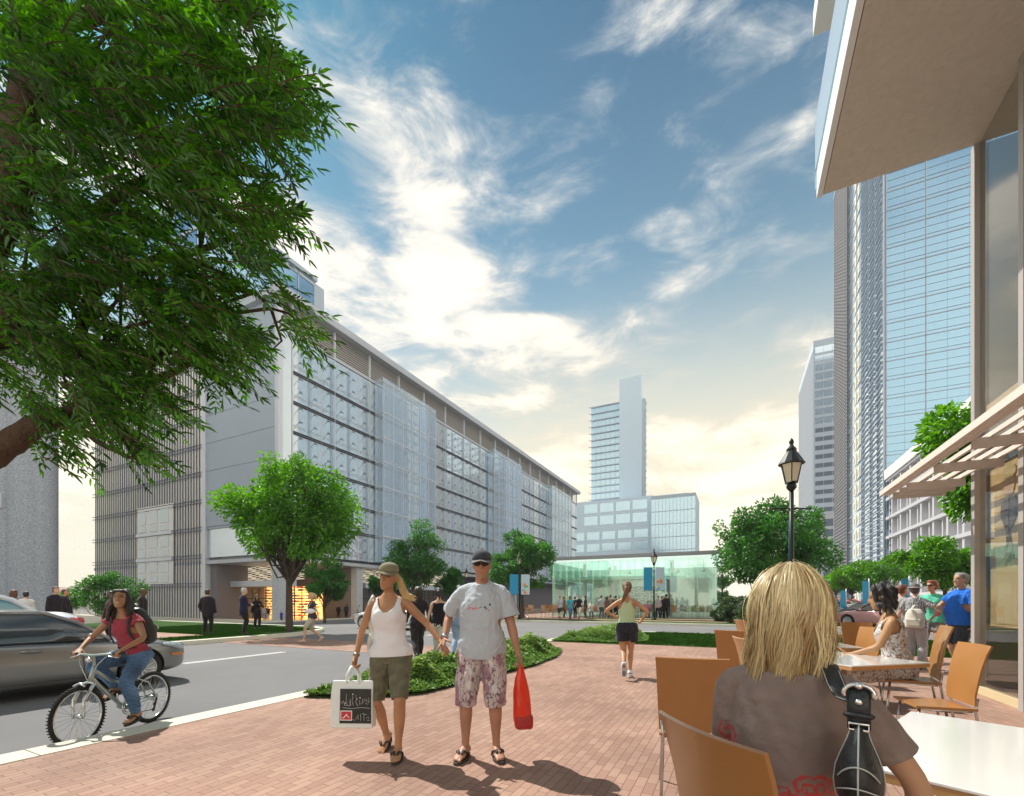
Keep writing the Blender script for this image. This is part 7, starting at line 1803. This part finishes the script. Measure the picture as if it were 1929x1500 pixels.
round_tree('small conical evergreen seen through the gap beside the pavilion',1358,47,-.1,5.2,2.2,4.8,.6,LM_DEEP,19,4000,.22,16,bot=-.9)
round_tree('clipped street tree behind the head of the man in blue',1776,21.5,0,4.6,3.55,2.9,1.9,LM_BRIGHT,20,16000,.15,28)
for i,(px,d,w,h,lab) in enumerate(((1658,34,5.0,4.9,'street tree at the corner, right of the banner pole'),(1604,44,4.6,4.8,'second street tree along the side street'),(1572,56,4.4,5.0,'third street tree down the side street'),(1552,70,4.4,5.0,'farthest street tree of the side-street row'))):
    round_tree(lab,px,d,0,h,w,2.9,1.9,LM_BRIGHT,30+i,9000,.19,22,group='street trees of the side street')
round_tree('leafy tree rising behind the trellis beside the shop mullion',1868,12.6,0,7.8,2.6,5.2,2.6,LM_BRIGHT,40,9000,.20,22,bot=-.9)
# shrubs by the pavilion corner
for i,(px,d,w,h,lab) in enumerate(((1378,27.5,2.3,1.75,'rounded shrub by the pavilion corner under the large tree'),(1412,25.5,2.2,1.5,'pale shrub at the foot of the large dark tree'),(1356,29,1.4,.9,'low shrub at the right end of the pavilion terrace'))):
    round_tree(lab,px,d,-.01,h,w,h*1.05,.2,leaf_mat('leaf_sage',(.045,.085,.03),(.09,.15,.055),.25),50+i,7000,.12,18,cat='shrub',name='shrub',bot=-.95,group='shrubs by the pavilion')

# ---------------------------------------------------------------- the big overhanging tree, its trunk just outside the picture
def big_tree():
    r=np.random.default_rng(77); tx,ty=-5.15,.95; t=thing('overhanging_tree','large ash tree whose feathery boughs hang in from the upper left','tree',(tx,ty,0))
    def cam(px,py,d): p=at(px,d); return np.array((p.x-tx,p.y-ty,CAMH+(HOR-py)/FPX*d))
    b=MB(); b.tube([(0,0,-.1),(0,0,.2),(-.03,.02,1.2),(-.02,.0,2.3),(-.02,.0,3.4),(-.15,-.1,4.8),(-.3,-.2,6.4)],[.40,.30,.27,.25,.21,.17,.10],14,'flat'); tk=b.build('trunk',BARK,t,smooth=True)
    b=MB()
    main=[[(-.02,0,1.95)],[(.02,.03,3.3)],[(.1,.1,4.5)],[(0,.0,2.9)],[(.15,.12,5.4)]]
    paths=[]
    def limb(pts,r0,r1):
        P=[Vector(p) for p in pts]; fine=[]
        for i in range(len(P)-1):
            p0=P[max(i-1,0)];p1=P[i];p2=P[i+1];p3=P[min(i+2,len(P)-1)]
            for k in range(4):
                u=k/4; fine.append(.5*((2*p1)+(p2-p0)*u+(2*p0-5*p1+4*p2-p3)*u*u+(3*p1-p0-3*p2+p3)*u**3))
        fine.append(P[-1]); n=len(fine); jit=[f+Vector(r.normal(0,.012,3)) for f in fine]; jit[0]=fine[0]
        b.tube(jit,[r0+(r1-r0)*(i/(n-1))**.8 for i in range(n)],9,'dome'); paths.append((jit,r0,r1)); return jit
    limb([(-.02,0,1.95),cam(-20,850,3.35),cam(50,812,3.45),cam(112,785,3.55),cam(210,745,3.7),cam(330,700,3.85),cam(450,640,4.0)],.13,.012)
    limb([(0,0,2.9),cam(-30,640,3.3),cam(60,570,3.4),cam(190,520,3.6),cam(340,480,3.8),cam(500,430,3.9)],.13,.012)
    limb([(.02,.03,3.3),cam(10,380,3.3),cam(40,185,3.45),cam(85,40,3.6),cam(140,-120,3.7),cam(230,-260,3.8)],.16,.03)
    limb([cam(25,250,3.4),cam(60,160,3.4),cam(120,125,3.5),cam(210,110,3.6),cam(350,160,3.75),cam(480,190,3.9),cam(580,215,4.0)],.105,.010)
    limb([cam(120,125,3.5),cam(95,60,3.4),cam(80,-60,3.4),cam(120,-220,3.5)],.06,.02)
    limb([cam(112,785,3.55),cam(170,820,3.5),cam(240,860,3.55),cam(300,885,3.65)],.035,.008)
    limb([cam(190,520,3.6),cam(160,600,3.7),cam(150,660,3.8),cam(230,690,3.9),cam(380,650,4.1)],.06,.01)
    limb([cam(60,570,3.4),cam(200,380,3.6),cam(360,320,3.8),cam(520,330,4.0)],.07,.01)
    limb([cam(85,40,3.6),cam(250,20,3.8),cam(400,10,4.0),cam(500,40,4.1)],.07,.01)
    limb([cam(340,480,3.8),cam(450,540,3.9),cam(560,600,4.0)],.03,.008)
    # crown silhouette in depth: anchors with a radius, the crown fills them
    A=[]
    for (px,py,rr) in ((430,60,120),(300,60,150),(150,60,150),(40,120,140),(470,170,100),(350,200,150),(200,220,160),(60,300,140),(560,215,50),(500,300,85),(420,330,130),(280,360,150),(120,400,150),(20,480,130),(500,400,60),(400,450,110),(280,500,150),(140,540,150),(30,620,130),(480,555,85),(560,610,50),(380,600,120),(250,640,140),(120,680,130),(420,690,70),(320,720,90),(220,760,90),(140,720,90),(250,840,55),(190,850,45),(310,880,25),(380,755,35),(130,850,40),(60,740,60),(470,640,55),(450,20,70),(590,225,30),(530,140,45),(505,20,25),(540,420,35),(590,650,22)):
        A.append((px,py,rr))
    ws=np.array([a[2]**2 for a in A],float); N=7500; ids=r.choice(len(A),N,p=ws/ws.sum())
    P=[];D=[];Nn=[];T=[];Ls=[];Wds=[]; Lp=[]
    def hull_ok(x,y): return True
    tw=MB()
    for i in range(N):
        a=A[ids[i]]; th=r.uniform(0,6.283); rad=a[2]*math.sqrt(r.random()); x,y=a[0]-42+rad*math.cos(th),a[1]-22+rad*math.sin(th)
        zz=CAMH+(HOR-y)/FPX*3.7; d=3.6+r.normal(0,.28+.06*zz); d=min(max(d,2.7),3.05+.40*zz)
        # gaps
        if math.sin(x*.021+1.3)*math.sin(y*.024+.4)+.6*math.sin(x*.05-y*.043)+.35*math.sin(x*.09+y*.08)<-.30: continue
        base=cam(x,y,d)
        # spray points away from the tree and droops
        out=unit(np.array((FWD.x*.15+RGT.x,FWD.y*.15+RGT.y,-.28-.25*((y-400)/500)))+r.normal(0,.42,3)); L=r.uniform(.15,.30); nl=r.integers(5,8)
        up=unit(np.array((0,0,1.0))+r.normal(0,.35,3)); side=unit(np.cross(out,up)); nrm=unit(np.cross(side,out))
        pts=[base+out*L*u+np.array((0,0,-.06*L*u*u*3)) for u in (0,.33,.66,1)]
        if i%2==0: tw.tube([tuple(p) for p in pts],[.0045,.0038,.003,.002],4,'flat')
        t0=np.clip(.42+.2*r.normal(),0,1)
        for k in range(nl):
            u=.15+.85*k/(nl-1); p=base+out*L*u+np.array((0,0,-.18*L*u*u))
            for sg in (-1,1):
                dr=unit(out*.75+side*sg*.75+np.array((0,0,-.28))+r.normal(0,.14,3)); n_=unit(nrm+side*sg*.3+r.normal(0,.25,3)); n_=unit(n_-dr*np.dot(n_,dr))
                P.append(p); D.append(dr); Nn.append(n_); T.append(t0+r.normal(0,.2)); Lp.append(r.uniform(.045,.090))
        P.append(pts[3]); D.append(out); Nn.append(nrm); T.append(t0); Lp.append(.09)
    # twigs linking clumps
    for i in range(240):
        j=r.integers(len(paths)); pth,r0,r1=paths[j]; k=r.integers(len(pth)//3,len(pth)); s=np.array(pth[k]); a=A[r.choice(len(A),p=ws/ws.sum())]; e=cam(a[0]+r.normal(0,.5)*a[2],a[1]+r.normal(0,.5)*a[2],3.75+r.normal(0,.35))
        if np.linalg.norm(e-s)>1.3: continue
        m=(s+e)/2+r.normal(0,.08,3); tw.tube([tuple(s),tuple(m),tuple(e)],[.016,.010,.004],5,'flat')
    b.build('limbs',BARK,tk,smooth=True); tw.build('twigs',BARK,tk)
    P=np.array(P,np.float32); Lp=np.array(Lp); me=leaves_mesh('crown',P,np.array(D),np.array(Nn),Lp,Lp*r.uniform(.19,.27,len(P)),np.clip(np.array(T),0,1),.12)
    put('crown',me,leaf_mat('leaf_ash',(.010,.060,.006),(.10,.33,.014),.55),t)
big_tree()

# ---------------------------------------------------------------- ground cover beds
def bed(name,label,poly,n,hmax,seed):
    r=np.random.default_rng(seed); P2=np.array(poly); lo,hi=P2.min(0),P2.max(0); pts=[]
    def inside(x,y):
        c=np.zeros(len(x),bool); j=len(P2)-1
        for i in range(len(P2)):
            xi,yi=P2[i]; xj,yj=P2[j]; m=((yi>y)!=(yj>y)); c^= m&(x<(xj-xi)*(y-yi)/(yj-yi+1e-12)+xi); j=i
        return c
    X=r.uniform(lo[0],hi[0],n*3); Y=r.uniform(lo[1],hi[1],n*3); k=inside(X,Y); X,Y=X[k][:n],Y[k][:n]
    ed=np.full(len(X),9.0)
    for i in range(len(P2)):
        a,b_=P2[i],P2[(i+1)%len(P2)]; ab=b_-a; t=np.clip(((X-a[0])*ab[0]+(Y-a[1])*ab[1])/(ab@ab),0,1); ed=np.minimum(ed,np.hypot(X-a[0]-t*ab[0],Y-a[1]-t*ab[1]))
    c=np.stack([X,Y,X*0],1); hgt=hmax*np.clip(ed/.5,.12,1)*(.66+.26*wav(c,seed,7,6)+.16*wav(c,seed+3,19,6)); g=.5+.5*wav(c,seed+2,14,6)
    z=.02+hgt*r.power(2.5,len(X))*(.75+.25*np.clip(g,0,1)); P=np.stack([X,Y,z],1); m=len(P)
    D=unit(np.stack([r.normal(size=m),r.normal(size=m),np.abs(r.normal(.25,.5,m))],1)); Nn=unit(r.normal(0,.5,(m,3))+np.array((0,0,1))); Nn=unit(Nn-D*np.sum(Nn*D,1)[:,None])
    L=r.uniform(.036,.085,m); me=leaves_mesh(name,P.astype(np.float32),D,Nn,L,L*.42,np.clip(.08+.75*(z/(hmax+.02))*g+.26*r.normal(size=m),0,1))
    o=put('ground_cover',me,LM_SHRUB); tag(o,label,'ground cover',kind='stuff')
    b=MB(); b.prism(poly,-.1,.022); struct(b.build('planting_bed',mat('bed_soil',(.016,.04,.008),.95,noise=(9,.4))))
bed('ground_cover','feathery low green juniper in the kerbside bed behind the couple',[(-5.45,4.4),(-4.6,4.75),(-4.1,5.3),(-3.95,6.6),(-3.75,8.6),(-3.85,10.2),(-4.25,11.6),(-5.0,11.2),(-5.46,10.2)],75000,.48,3)
bed('ground_cover','low green juniper in the bed at the lawn end beyond the brick path',[(-5.45,14.0),(-3.4,14.15),(-2.6,15.2),(-2.9,17.2),(-3.6,18.6),(-5.2,18.6),(-5.46,16.5)],40000,.50,4)
